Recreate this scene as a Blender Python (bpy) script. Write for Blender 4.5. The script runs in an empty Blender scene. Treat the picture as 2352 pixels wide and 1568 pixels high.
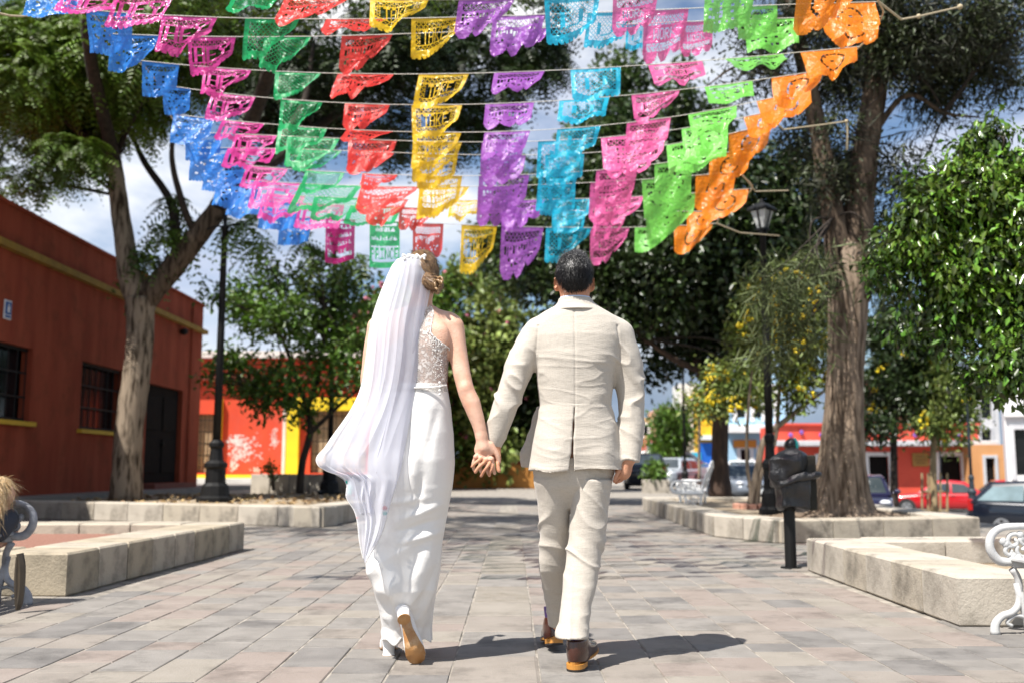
import bpy, math, random
import numpy as np
from mathutils import Vector, Matrix
random.seed(7); rng = np.random.default_rng(7)
C = bpy.context.scene.collection
scene = bpy.context.scene

# ------------------------------------------------------------------ camera, sky, sun, exposure
PITCH = math.radians(7.28); CAMZ = 0.85; PW, PH = 2352.0, 1568.0; FPX = 35.0 / 36.0 * PW
cam_d = bpy.data.cameras.new("camera"); cam = bpy.data.objects.new("camera", cam_d); C.objects.link(cam)
cam.location = (0, 0, CAMZ); cam.rotation_euler = (math.pi / 2 + PITCH, 0, 0)
cam_d.lens = 35; cam_d.sensor_width = 36; cam_d.clip_start = 0.05; cam_d.clip_end = 6000
cam_d.dof.use_dof = True; cam_d.dof.focus_distance = 4.45; cam_d.dof.aperture_fstop = 2.2
scene.camera = cam
SUN = Vector((-0.70, -0.72, 1.66)).normalized()
sl = bpy.data.lights.new("sun", 'SUN'); so = bpy.data.objects.new("sun", sl); C.objects.link(so)
sl.energy = 5.0; sl.angle = math.radians(0.53); sl.color = (1.0, 0.955, 0.89)
so.rotation_euler = (-SUN).to_track_quat('-Z', 'Y').to_euler(); so.location = (-10, -10, 20)
world = bpy.data.worlds.new("World"); scene.world = world; world.use_nodes = True
wn = world.node_tree.nodes; wl = world.node_tree.links; wn.clear()
def wnode(t, **k):
    n = wn.new(t)
    for a, b in k.items(): setattr(n, a, b)
    return n
out = wnode('ShaderNodeOutputWorld'); bg = wnode('ShaderNodeBackground')
sky = wnode('ShaderNodeTexSky', sky_type='NISHITA', sun_disc=False)
sky.sun_elevation = math.asin(SUN.z); sky.sun_rotation = math.atan2(SUN.x, SUN.y)
sky.air_density = 1.0; sky.dust_density = 0.25; sky.ozone_density = 3.0
tc = wnode('ShaderNodeTexCoord'); mp = wnode('ShaderNodeMapping')
mp.inputs['Scale'].default_value = (1.0, 1.0, 2.2); mp.inputs['Location'].default_value = (1.3, 1.7, 0.1)
nz = wnode('ShaderNodeTexNoise'); nz.inputs['Scale'].default_value = 2.6; nz.inputs['Detail'].default_value = 9
nz.inputs['Roughness'].default_value = 0.56; nz.inputs['Distortion'].default_value = 0.35
rp = wnode('ShaderNodeValToRGB'); rp.color_ramp.elements[0].position = 0.46; rp.color_ramp.elements[1].position = 0.60
nz2 = wnode('ShaderNodeTexNoise'); nz2.inputs['Scale'].default_value = 3.4; nz2.inputs['Detail'].default_value = 6
rp2 = wnode('ShaderNodeValToRGB')
rp2.color_ramp.elements[0].position = 0.36; rp2.color_ramp.elements[0].color = (4.6, 5.2, 6.6, 1)
rp2.color_ramp.elements[1].position = 0.58; rp2.color_ramp.elements[1].color = (9.0, 9.05, 9.2, 1)
mx = wnode('ShaderNodeMixRGB'); bg.inputs['Strength'].default_value = 0.075
wl.new(tc.outputs['Generated'], mp.inputs['Vector']); wl.new(mp.outputs['Vector'], nz.inputs['Vector'])
wl.new(mp.outputs['Vector'], nz2.inputs['Vector'])
wl.new(nz.outputs['Fac'], rp.inputs['Fac']); wl.new(nz2.outputs['Fac'], rp2.inputs['Fac'])
wl.new(rp.outputs['Color'], mx.inputs['Fac']); wl.new(sky.outputs['Color'], mx.inputs['Color1'])
wl.new(rp2.outputs['Color'], mx.inputs['Color2']); wl.new(mx.outputs['Color'], bg.inputs['Color'])
wl.new(bg.outputs['Background'], out.inputs['Surface'])
vs = scene.view_settings
vs.view_transform = 'Standard'; vs.look = 'None'; vs.gamma = 1.0; vs.use_curve_mapping = False; vs.exposure = 0.88
scene.cycles.max_bounces = 8; scene.cycles.transparent_max_bounces = 12
scene.cycles.use_denoising = True

# ------------------------------------------------------------------ pixel -> place helpers (photo measured at 2352 x 1568)
cP, sP = math.cos(PITCH), math.sin(PITCH)
def ray(px, py):
    u = (px - PW / 2) / FPX; v = (PH / 2 - py) / FPX
    return u, cP - v * sP, sP + v * cP
def at(px, py, Y):
    u, dy, dz = ray(px, py); t = Y / dy
    return Vector((u * t, Y, CAMZ + dz * t))
def ground(px, py, z=0.0):
    u, dy, dz = ray(px, py); t = (z - CAMZ) / dz
    return Vector((u * t, dy * t, z))
def mpp(Y, py=900):                       # metres per photo pixel at depth Y
    return Y / ray(0, py)[1] / FPX

# ------------------------------------------------------------------ object helpers
def tag(o, label=None, cat=None, group=None, kind=None):
    if label: o['label'] = label
    if cat: o['category'] = cat
    if group: o['group'] = group
    if kind: o['kind'] = kind
    return o
def thing(name, label, cat, loc=(0, 0, 0), rz=0.0, group=None):
    o = bpy.data.objects.new(name, None); C.objects.link(o)
    o.location = loc; o.rotation_euler = (0, 0, rz); o.empty_display_size = 0.1
    return tag(o, label, cat, group)
def link_mesh(name, me, mat=None, parent=None, smooth=False):
    o = bpy.data.objects.new(name, me); C.objects.link(o)
    if mat is not None and not me.materials: me.materials.append(mat)
    if parent is not None:
        o.parent = parent; 
    if smooth: me.polygons.foreach_set('use_smooth', np.ones(len(me.polygons), dtype=bool))
    return o
def np_mesh(name, V, Fq, per=None):
    """V (n,3); Fq (m,k) int array with the same k for all, or a list of tuples"""
    me = bpy.data.meshes.new(name)
    if isinstance(Fq, np.ndarray):
        m, k = Fq.shape; V = np.asarray(V, dtype=np.float32)
        me.vertices.add(len(V)); me.vertices.foreach_set('co', V.ravel())
        me.loops.add(m * k); me.loops.foreach_set('vertex_index', Fq.astype(np.int32).ravel())
        me.polygons.add(m); me.polygons.foreach_set('loop_start', np.arange(0, m * k, k, dtype=np.int32))
        me.update(calc_edges=True); me.validate()
    else:
        me.from_pydata([tuple(v) for v in V], [], [tuple(f) for f in Fq]); me.update()
    return me
def obj(name, V, F, mat, parent=None, smooth=False, world_space=False):
    me = np_mesh(name, V, F)
    o = link_mesh(name, me, mat, parent, smooth)
    if world_space and parent is not None:
        o.matrix_parent_inverse = parent_matrix(parent).inverted()
    return o
def parent_matrix(p):
    m = Matrix.Translation(p.location) @ p.rotation_euler.to_matrix().to_4x4()
    if p.parent is not None: m = parent_matrix(p.parent) @ p.matrix_parent_inverse @ m
    return m

class MB:
    """collects simple solids and joins them into one mesh"""
    def __init__(s): s.V = []; s.F = []
    def add(s, V, F):
        b = len(s.V); s.V += [tuple(v) for v in V]; s.F += [tuple(i + b for i in f) for f in F]; return s
    def box(s, c, d, rz=0.0, bev=0.0, rx=0.0):
        x, y, z = d[0] / 2, d[1] / 2, d[2] / 2
        R = Matrix.Rotation(rz, 3, 'Z') @ Matrix.Rotation(rx, 3, 'X'); c = Vector(c)
        if bev <= 0:
            P = [(-x, -y, -z), (x, -y, -z), (x, y, -z), (-x, y, -z), (-x, -y, z), (x, -y, z), (x, y, z), (-x, y, z)]
            F = [(0, 3, 2, 1), (4, 5, 6, 7), (0, 1, 5, 4), (1, 2, 6, 5), (2, 3, 7, 6), (3, 0, 4, 7)]
        else:
            b = min(bev, x * .9, y * .9, z * .9); P = []; 
            for zz, ins in ((-z, b), (-z + b, 0), (z - b, 0), (z, b)):
                P += [(-x + ins + b * 0, -y + ins, zz), (x - ins, -y + ins, zz), (x - ins, y - ins, zz), (-x + ins, y - ins, zz)]
            F = [(3, 2, 1, 0), (12, 13, 14, 15)]
            for k in range(3):
                for i in range(4):
                    j = (i + 1) % 4; F.append((k * 4 + i, k * 4 + j, k * 4 + 4 + j, k * 4 + 4 + i))
        return s.add([c + R @ Vector(p) for p in P], F)
    def tube(s, pts, rad, n=8, caps=True, wob=0.0):
        V, F = tube_geo(pts, rad, n, caps, wob); return s.add(V, F)
    def lathe(s, c, prof, n=16, axis='Z'):
        V = []; F = []; c = Vector(c)
        for r, h in prof:
            for i in range(n):
                a = 2 * math.pi * i / n; p = Vector((r * math.cos(a), r * math.sin(a), h))
                if axis == 'X': p = Vector((p.z, p.x, p.y))
                if axis == 'Y': p = Vector((p.x, p.z, p.y))
                V.append(c + p)
        for k in range(len(prof) - 1):
            for i in range(n):
                j = (i + 1) % n; f = (k * n + i, k * n + j, (k + 1) * n + j, (k + 1) * n + i)
                F.append(f if axis != 'Y' else f[::-1])
        F.append(tuple(range(n))[::-1]); F.append(tuple((len(prof) - 1) * n + i for i in range(n)))
        return s.add(V, F)
    def prism(s, poly, z0, z1):
        n = len(poly); V = [(p[0], p[1], z0) for p in poly] + [(p[0], p[1], z1) for p in poly]
        F = [tuple(range(n))[::-1], tuple(range(n, 2 * n))] + [(i, (i + 1) % n, n + (i + 1) % n, n + i) for i in range(n)]
        return s.add(V, F)
    def sphere(s, c, r, n=10, m=7, sc=(1, 1, 1)):
        V = [];F = []
        for k in range(m + 1):
            t = math.pi * k / m
            for i in range(n):
                a = 2 * math.pi * i / n
                V.append((c[0] + r * sc[0] * math.sin(t) * math.cos(a), c[1] + r * sc[1] * math.sin(t) * math.sin(a), c[2] + r * sc[2] * math.cos(t)))
        for k in range(m):
            for i in range(n):
                j = (i + 1) % n; F.append((k * n + i, (k + 1) * n + i, (k + 1) * n + j, k * n + j))
        return s.add(V, F)
    def obj(s, name, mat, parent=None, smooth=False, world_space=False):
        return obj(name, s.V, s.F, mat, parent, smooth, world_space)

def catmull(pts, n):
    P = [Vector(p) for p in pts]
    if len(P) == 2: return [P[0].lerp(P[1], i / n) for i in range(n + 1)]
    P = [2 * P[0] - P[1]] + P + [2 * P[-1] - P[-2]]; R = []; segs = len(P) - 3
    for i in range(n + 1):
        f = i / n * segs; k = min(int(f), segs - 1); t = f - k
        a, b, c, d = P[k:k + 4]
        R.append(0.5 * ((2 * b) + (c - a) * t + (2 * a - 5 * b + 4 * c - d) * t * t + (3 * b - a - 3 * c + d) * t ** 3))
    return R
def tube_geo(pts, rad, n=8, caps=True, wob=0.0):
    P = [Vector(p) for p in pts]; m = len(P)
    if not hasattr(rad, '__len__'): rad = [rad] * m
    if len(rad) != m: rad = list(np.interp(np.linspace(0, 1, m), np.linspace(0, 1, len(rad)), rad))
    V = []; F = []; t0 = (P[1] - P[0]).normalized()
    ref = Vector((0, 0, 1)) if abs(t0.z) < 0.9 else Vector((1, 0, 0)); nrm = t0.cross(ref).normalized()
    ph = random.random() * 6
    for k in range(m):
        t = (P[min(k + 1, m - 1)] - P[max(k - 1, 0)]).normalized()
        nrm = (nrm - t * nrm.dot(t)).normalized(); bn = t.cross(nrm)
        for i in range(n):
            a = 2 * math.pi * i / n
            r = rad[k] * (1 + wob * (math.sin(3 * a + ph + k * .35) * .6 + math.sin(5 * a - k * .6 + ph) * .5 + .4 * math.sin(k * 1.7 + a)))
            V.append(P[k] + (nrm * math.cos(a) + bn * math.sin(a)) * r)
    for k in range(m - 1):
        for i in range(n):
            j = (i + 1) % n; F.append((k * n + i, k * n + j, (k + 1) * n + j, (k + 1) * n + i))
    if caps: F.append(tuple(range(n))[::-1]); F.append(tuple((m - 1) * n + i for i in range(n)))
    return V, F

# ------------------------------------------------------------------ materials
def srgb(r, g, b): 
    f = lambda c: ((c / 255 + .055) / 1.055) ** 2.4 if c > 10 else c / 255 / 12.92
    return (f(r), f(g), f(b))
MATS = {}
def M(name, col, col2=None, scale=6.0, rough=0.8, bump=0.0, bscale=None, metal=0.0, spec=0.5, stretch=(1, 1, 1), detail=5, lo=.35, hi=.65,
      island=0.0, trans=0.0, coat=0.0, dirt=None, dscale=2.0, sss=0.0, alpha=1.0):
    if name in MATS: return MATS[name]
    m = bpy.data.materials.new(name); m.use_nodes = True; nt = m.node_tree; N = nt.nodes; L = nt.links
    p = N['Principled BSDF']; p.inputs['Roughness'].default_value = rough; p.inputs['Metallic'].default_value = metal
    p.inputs['Specular IOR Level'].default_value = spec; p.inputs['Coat Weight'].default_value = coat; p.inputs['Coat Roughness'].default_value = .05
    if sss: p.inputs['Subsurface Weight'].default_value = sss; p.inputs['Subsurface Radius'].default_value = (.012, .005, .003); p.inputs['Subsurface Scale'].default_value = .6
    c1 = (*col, 1); c2 = (*(col2 or col), 1)
    tcn = N.new('ShaderNodeTexCoord'); mpn = N.new('ShaderNodeMapping'); mpn.inputs['Scale'].default_value = stretch
    L.new(tcn.outputs['Object'], mpn.inputs['Vector'])
    no = N.new('ShaderNodeTexNoise'); no.inputs['Scale'].default_value = scale; no.inputs['Detail'].default_value = detail
    L.new(mpn.outputs['Vector'], no.inputs['Vector'])
    r = N.new('ShaderNodeValToRGB'); r.color_ramp.elements[0].position = lo; r.color_ramp.elements[1].position = hi
    r.color_ramp.elements[0].color = c1; r.color_ramp.elements[1].color = c2; L.new(no.outputs['Fac'], r.inputs['Fac'])
    colout = r.outputs['Color']
    if dirt is not None:
        n2 = N.new('ShaderNodeTexNoise'); n2.inputs['Scale'].default_value = dscale; n2.inputs['Detail'].default_value = 8; n2.inputs['Roughness'].default_value = .7
        L.new(tcn.outputs['Object'], n2.inputs['Vector'])
        r2 = N.new('ShaderNodeValToRGB'); r2.color_ramp.elements[0].position = .5; r2.color_ramp.elements[1].position = .72
        L.new(n2.outputs['Fac'], r2.inputs['Fac'])
        mm = N.new('ShaderNodeMixRGB'); mm.inputs['Color2'].default_value = (*dirt, 1)
        L.new(r2.outputs['Color'], mm.inputs['Fac']); L.new(colout, mm.inputs['Color1']); colout = mm.outputs['Color']
    if island:
        g = N.new('ShaderNodeNewGeometry'); hs = N.new('ShaderNodeHueSaturation')
        mr = N.new('ShaderNodeMapRange'); mr.inputs['To Min'].default_value = 1 - island; mr.inputs['To Max'].default_value = 1 + island
        mr2 = N.new('ShaderNodeMapRange'); mr2.inputs['To Min'].default_value = .5 - island * .035; mr2.inputs['To Max'].default_value = .5 + island * .035
        L.new(g.outputs['Random Per Island'], mr.inputs['Value']); L.new(mr.outputs['Result'], hs.inputs['Value'])
        L.new(g.outputs['Random Per Island'], mr2.inputs['Value']); L.new(mr2.outputs['Result'], hs.inputs['Hue'])
        L.new(colout, hs.inputs['Color']); colout = hs.outputs['Color']
    L.new(colout, p.inputs['Base Color'])
    if bump:
        nb = N.new('ShaderNodeTexNoise'); nb.inputs['Scale'].default_value = bscale or scale * 4; nb.inputs['Detail'].default_value = 8; nb.inputs['Roughness'].default_value = .65
        L.new(mpn.outputs['Vector'], nb.inputs['Vector'])
        bp = N.new('ShaderNodeBump'); bp.inputs['Strength'].default_value = bump; bp.inputs['Distance'].default_value = .02
        L.new(nb.outputs['Fac'], bp.inputs['Height']); L.new(bp.outputs['Normal'], p.inputs['Normal'])
    sh = p.outputs['BSDF']; o = N['Material Output']
    if trans:
        tl = N.new('ShaderNodeBsdfTranslucent'); L.new(colout, tl.inputs['Color']); ms = N.new('ShaderNodeMixShader'); ms.inputs['Fac'].default_value = trans
        L.new(sh, ms.inputs[1]); L.new(tl.outputs['BSDF'], ms.inputs[2]); sh = ms.outputs['Shader']
    if alpha < 1:
        tp = N.new('ShaderNodeBsdfTransparent'); ms = N.new('ShaderNodeMixShader'); ms.inputs['Fac'].default_value = alpha
        L.new(tp.outputs['BSDF'], ms.inputs[1]); L.new(sh, ms.inputs[2]); sh = ms.outputs['Shader']
    L.new(sh, o.inputs['Surface']); MATS[name] = m
    return m

def fnoise(P, freq, seed=0, n=24, aniso=(1, 1, 1)):
    """smooth vectorised noise: a sum of random waves, about -1..1"""
    r = np.random.default_rng(seed); k = r.normal(size=(n, 3)); k /= np.linalg.norm(k, axis=1)[:, None]
    k *= r.uniform(.6, 1.5, size=(n, 1)) * freq; k = k * np.array(aniso)[None]; ph = r.uniform(0, 6.283, n)
    out = np.zeros(len(P))
    for i in range(n): out += np.cos(P @ k[i] + ph[i])
    return out / math.sqrt(n / 2.0) * .7
# ------------------------------------------------------------------ ground, streets, paving
def street_z(x, y):
    z = -0.24 - 0.08 * x + 0.018 * y
    return min(-0.02, max(-1.5, z))
m_asph = M("asphalt", (.115, .112, .108), (.17, .165, .16), 3, .9, .25, 60)
xs = np.concatenate([np.linspace(-400, -30, 8), np.linspace(-25, 90, 60), np.linspace(100, 600, 8)])
ys = np.concatenate([np.linspace(-60, -5, 5), np.linspace(0, 130, 60), np.linspace(150, 900, 9)])
V = [(x, y, street_z(x, y)) for y in ys for x in xs]; nx = len(xs)
Fq = np.array([(j * nx + i, j * nx + i + 1, (j + 1) * nx + i + 1, (j + 1) * nx + i) for j in range(len(ys) - 1) for i in range(nx - 1)])
tag(obj("street", np.array(V), Fq, m_asph), kind='structure')
tag(obj("ground", [(-3000, -800, -1.6), (3000, -800, -1.6), (3000, 3000, -1.6), (-3000, 3000, -1.6)], [(0, 1, 2, 3)],
        M("earth", (.16, .14, .10), (.10, .12, .06), .05, .95)), kind='structure')
# far hill, air haze put into its grey-blue colour
hv = []; hf = []; n = 80
for j, yy in enumerate((1300, 1700, 2300, 2900)):
    for i in range(n):
        x = -2600 + 5200 * i / (n - 1)
        h = (95 + 175 * math.exp(-((x - 420) / 520) ** 2) + 60 * math.exp(-((x + 900) / 600) ** 2) + 14 * math.sin(x * .011) + 9 * math.sin(x * .031 + 1)) * (0, .62, 1, 0)[j]
        hv.append((x, yy + 60 * math.sin(x * .006), h - 2))
for j in range(3):
    for i in range(n - 1): hf.append((j * n + i, j * n + i + 1, (j + 1) * n + i + 1, (j + 1) * n + i))
tag(obj("hill", hv, hf, M("hazed_hill_slope", (.095, .125, .17), (.12, .15, .19), .01, 1, spec=0), None, True), kind='structure')

m_slab = M("slab_mortar", (.34, .305, .26), (.15, .135, .115), 9, .95, .3, 40)
m_far = bpy.data.materials.new("far_paving"); m_far.use_nodes = True
_n = m_far.node_tree.nodes; _l = m_far.node_tree.links; _p = _n['Principled BSDF']; _p.inputs['Roughness'].default_value = .85
_b = _n.new('ShaderNodeTexBrick'); _b.inputs['Scale'].default_value = 1.0; _b.inputs['Brick Width'].default_value = .5; _b.inputs['Row Height'].default_value = .25
_b.inputs['Mortar Size'].default_value = .012; _b.inputs['Color1'].default_value = (.235, .205, .182, 1); _b.inputs['Color2'].default_value = (.19, .178, .168, 1); _b.inputs['Mortar'].default_value = (.27, .24, .2, 1)
_t = _n.new('ShaderNodeTexCoord'); _l.new(_t.outputs['Object'], _b.inputs['Vector']); _l.new(_b.outputs['Color'], _p.inputs['Base Color'])
plaza = thing("plaza_pavement", None, None); plaza['kind'] = 'structure'
poly = [(-12, -3), (8, -3), (8.2, 9.2), (7.0, 21.6), (4.2, 22.2), (9.0, 52), (13, 66), (-16, 66), (-16, 34), (-12, 30)]
MB().prism(poly, -1.3, -0.0025).obj("slab", m_slab, plaza)
# far sheet beyond the single stones
obj("far_paving", [(-10, 27, -.003), (5.2, 27, -.003), (8.6, 52, -.003), (11, 65, -.003), (-15, 65, -.003), (-15, 34, -.003)], [(0, 1, 2, 3, 4, 5)], m_far, plaza)
STONES = []
def stone_mat(k, c, c2): return M("paving_stone_%s" % k, c, c2, 5, .82, .28, 70, dirt=tuple(x * .58 for x in c), dscale=3.1, spec=.3, detail=8)
sm = [stone_mat("grey", (.190, .176, .160), (.232, .215, .196)), stone_mat("warm", (.215, .190, .165), (.246, .218, .190)), stone_mat("pink", (.224, .186, .162), (.250, .211, .186)),
      stone_mat("pale", (.232, .208, .176), (.262, .236, .203)), stone_mat("slate", (.152, .142, .133), (.190, .178, .166))]
m_rough = M("rough_slab_stone", (.205, .182, .152), (.245, .218, .182), 7, .9, .9, 22, dirt=(.17, .145, .105), dscale=5, detail=9)
def stone(x0, x1, y0, y1, mi, rough=False):
    g = .0045; z = random.uniform(-.0022, .0022) + .002; c = .004
    a, b = random.uniform(-.0018, .0018), random.uniform(-.0018, .0018)
    P = []
    for ins, zz in ((0, -.010), (0, z - .004), (c, z)):
        P += [(x0 + g + ins, y0 + g + ins, zz), (x1 - g - ins, y0 + g + ins, zz), (x1 - g - ins, y1 - g - ins, zz), (x0 + g + ins, y1 - g - ins, zz)]
    if rough: P = [(p[0] + random.uniform(-.008, .008), p[1] + random.uniform(-.008, .008), p[2]) for p in P]
    P = [(x, y, zz + (a * (1 if x > (x0 + x1) / 2 else -1) + b * (1 if y > (y0 + y1) / 2 else -1) if k >= 8 else 0)) for k, (x, y, zz) in enumerate(P)]
    F = [(8, 9, 10, 11)] + [(k * 4 + i, k * 4 + (i + 1) % 4, k * 4 + 4 + (i + 1) % 4, k * 4 + 4 + i) for k in range(2) for i in range(4)]
    STONES.append((((x0 + x1) / 2, (y0 + y1) / 2), P, F, mi))
y = 2.6
while y < 20:
    l = random.uniform(.55, .95); stone(-.255, .115, y, y + l, random.choice((9, 9, 3, 0, 1)), True); y += l
def rows(x0, sgn, xlim):
    x = x0; k = 0
    while abs(x) < xlim:
        w = .247 if k % 3 else .262; xa, xb = (x, x + w) if sgn > 0 else (x - w, x)
        y = 2.4 + random.random() * .5; ymax = 27 if abs(x) < 3.4 else 24
        while y < ymax:
            l = random.choice((.22, .26, .30, .34, .40, .46)) * random.uniform(.93, 1.07)
            if not (y > 11 and abs(x) < 1 and random.random() < 0): stone(xa, xb, y, y + l, random.choice((0, 0, 0, 1, 1, 2, 2, 3, 4)))
            y += l
        x += sgn * w; k += 1
rows(.115, 1, 6.2); rows(-.255, -1, 8.8)
def in_view(c):
    return c[1] > 3.7 and abs(c[0] / c[1]) < .53
def hidden(c):     # under the planters
    return (c[0] < -2.9 and 6.9 < c[1] < 10.6) or (c[0] > 2.5 and 5.6 < c[1] < 8.5)
vis = sorted([s for s in STONES if in_view(s[0]) and not hidden(s[0])], key=lambda s: math.hypot(*s[0]))
near, rest = vis[:299], vis[299:] + [s for s in STONES if not in_view(s[0]) and not hidden(s[0])]
for c, P, F, mi in near:
    obj("paving_stone", P, F, m_rough if mi == 9 else sm[mi], plaza)
b = MB(); mids = []
for c, P, F, mi in rest:
    b.add(P, F); mids += [5 if mi == 9 else mi] * len(F)
o = b.obj("distant_paving_stones", sm[0], plaza); o['kind'] = 'stuff'
for m in sm[1:] + [m_rough]: o.data.materials.append(m)
o.data.polygons.foreach_set('material_index', np.array(mids, dtype=np.int32))

# ------------------------------------------------------------------ planters made of stone blocks
m_block = M("planter_block", (.40, .35, .275), (.33, .29, .235), 3, .9, .4, 45, dirt=(.12, .105, .08), dscale=3.2, detail=9)
m_block2 = M("planter_block_pale", (.44, .395, .33), (.38, .34, .285), 4, .9, .35, 45, dirt=(.17, .15, .12), dscale=2.6, detail=9)
m_block3 = M("planter_block_brown", (.36, .305, .225), (.28, .24, .175), 4, .9, .4, 45, dirt=(.11, .095, .07), dscale=3.6, detail=9)
def block(A, B, inward, th, h, z0, mat, root):
    A, B = Vector((*A, 0)), Vector((*B, 0)); d = (B - A); L = d.length; d.normalize(); mid = (A + B) / 2 + inward * (th / 2)
    mb = MB().box((0, 0, h / 2), (L - .012, th, h), 0, .014)
    o = mb.obj("block", mat, root); o.location = (mid.x + inward.x * random.uniform(-.004, .004), mid.y, z0 + random.uniform(-.003, .003)); o.rotation_euler = (0, 0, math.atan2(d.y, d.x))
    if random.random() < .9: o.rotation_euler.z += random.uniform(-.003, .003)
    return o
def planter(label, runs, th, h, blen, soil_poly, soil_z, soil_mat, mats, z0=0.0, name="stone_planter"):
    root = thing(name, label, "planter"); 
    for k, (A, B, inw) in enumerate(runs):
        A2, B2 = Vector(A), Vector(B); n = max(1, round((B2 - A2).length / blen))
        for i in range(n):
            block(A2.lerp(B2, i / n), A2.lerp(B2, (i + 1) / n), Vector((*inw, 0)).normalized(), th, h + .0035 * (k % 3), z0, random.choice(mats), root)
    MB().prism(soil_poly, z0 - .01, soil_z).obj("soil", soil_mat, root)
    return root
m_tez = M("red_gravel_soil", (.20, .085, .055), (.36, .19, .14), 55, .95, .9, 90)
m_soil = M("dry_soil", (.27, .20, .125), (.40, .33, .24), 7, .95, .7, 30, dirt=(.13, .09, .055), dscale=3)
t = .5
planter("low stone planter with red gravel behind the bench with the seated girl",
        [((-2.99, 6.83), (-2.84, 10.74), (-1, 0)), ((-8.0, 6.83), (-3.50, 6.83), (0, 1)), ((-8.0, 10.74), (-3.35, 10.74), (0, -1))], .5, .292, .52,
        [(-8, 7.1), (-3.24, 7.1), (-3.14, 10.5), (-8, 10.5)], .20, m_tez, [m_block, m_block3, m_block])
planter("long stone planter in which the forked tree and the left lamp post stand",
        [((-9.0, 17.75), (-2.80, 14.72), (.42, .9)), ((-2.76, 14.76), (-2.45, 17.6), (-1, .1)), ((-2.45, 17.6), (-3.4, 24.9), (-1, -.1))], .45, .30, .78,
        [(-9.0, 18.1), (-3.0, 15.15), (-2.7, 17.6), (-3.6, 25), (-9.2, 25)], .235, m_soil, [m_block2, m_block2, m_block])
planter("stone planter nearest on the right, behind the white bench armrest",
        [((2.415, 5.52), (2.49, 8.56), (1, 0)), ((2.90, 5.52), (7.2, 5.52), (0, 1)), ((2.96, 8.62), (7.2, 8.75), (0, -1))], .46, .272, .52,
        [(2.6, 5.7), (7.1, 5.7), (7.1, 8.5), (2.7, 8.4)], .10, m_soil, [m_block2, m_block2, m_block])
planter("long stone planter around the roots of the big right-hand tree",
        [((2.72, 21.0), (2.593, 15.68), (1, 0)), ((2.593, 15.68), (2.535, 12.8), (1, 0)), ((2.555, 12.74), (3.026, 11.62), (.9, .42)), ((3.05, 11.60), (5.70, 12.38), (-.1, .95)), ((5.70, 12.42), (6.4, 21.0), (-1, 0)), ((2.75, 21.05), (6.3, 21.05), (0, -1))],
        .42, .265, .62, [(2.95, 20.8), (2.85, 15.7), (2.75, 12.9), (3.2, 11.95), (5.5, 12.7), (6.1, 20.8)], .215, m_soil, [m_block2, m_block, m_block2])
# small walls far left, kerb of the left sidewalk
wl_ = thing("low_wall", "pale block wall low behind the small green tree", "wall")
for i in range(6):
    A = at(582 + i * 45, 1132, 26.5 - i * .25); B = at(625 + i * 45, 1132, 26.5 - (i + 1) * .25)
    block((A.x, A.y), (B.x, B.y), Vector((0, 1, 0)), .4, .53, .19, m_block2, wl_)
mb = MB().prism([(-16, 25.2), (-3.3, 25.2), (-3.3, 33), (-16, 33)], -.005, .19); tag(mb.obj("terrace", m_block3), kind='structure')
mb = MB().prism([(-9.6, 11), (-8.75, 11), (-8.75, 30.6), (-8.2, 35), (-8.2, 60), (-24, 60), (-24, 30.6), (-9.6, 30.6)], -.004, .335); tag(mb.obj("sidewalk", M("sidewalk_concrete", (.24, .22, .20), (.18, .17, .155), 2, .9, .3, 30)), kind='structure')
mb = MB().prism([(-25, 36.5), (-6.2, 36.5), (-6.2, 60), (-25, 60)], .336, .50); tag(mb.obj("raised_sidewalk", M("kerb_white", (.62, .60, .56), (.5, .48, .45), 2, .9)), kind='structure')
# orange planter under the far shrubs
orange_w = thing("orange_planter_wall", "long orange painted planter wall below the flowering shrubs", "planter")
A = at(1030, 1105, 44); B = at(1228, 1105, 44)
MB().box(((A.x + B.x) / 2, 44.4, .53), (B.x - A.x + 1.2, .5, 1.06), 0, .02).obj("wall", M("ochre_paint", (.42, .19, .035), (.36, .15, .025), 3, .7), orange_w)
MB().box(((A.x + B.x) / 2, 44.4, 1.12), (B.x - A.x + 1.4, .62, .12), 0, .02).obj("coping", M("oxide_paint", (.22, .045, .02), (.17, .035, .02), 3, .7), orange_w)

# ------------------------------------------------------------------ buildings
def facade(W_, z0, z1, D_, holes, rev=.22):
    """wall solid in local space: front at y=0 facing -y, u = x in 0..W_, holes cut with reveals"""
    us = sorted({0, W_} | {h[0] for h in holes} | {h[1] for h in holes}); zs = sorted({z0, z1} | {h[2] for h in holes} | {h[3] for h in holes})
    mb = MB()
    for i in range(len(us) - 1):
        for j in range(len(zs) - 1):
            um, zm = (us[i] + us[i + 1]) / 2, (zs[j] + zs[j + 1]) / 2
            if any(h[0] < um < h[1] and h[2] < zm < h[3] for h in holes): continue
            mb.add([(us[i], 0, zs[j]), (us[i + 1], 0, zs[j]), (us[i + 1], 0, zs[j + 1]), (us[i], 0, zs[j + 1])], [(0, 1, 2, 3)])
    for a, b_, c, d in [h[:4] for h in holes]:
        mb.add([(a, 0, c), (b_, 0, c), (b_, 0, d), (a, 0, d), (a, rev, c), (b_, rev, c), (b_, rev, d), (a, rev, d)], [(0, 4, 5, 1), (1, 5, 6, 2), (2, 6, 7, 3), (3, 7, 4, 0), ])
        mb.add([(a, rev + .35, c), (b_, rev + .35, c), (b_, rev + .35, d), (a, rev + .35, d)], [(0, 1, 2, 3)])
    mb.add([(0, 0, z0), (W_, 0, z0), (W_, D_, z0), (0, D_, z0), (0, 0, z1), (W_, 0, z1), (W_, D_, z1), (0, D_, z1)], [(1, 2, 6, 5), (2, 3, 7, 6), (3, 0, 4, 7), (4, 5, 6, 7)])
    return mb
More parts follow.
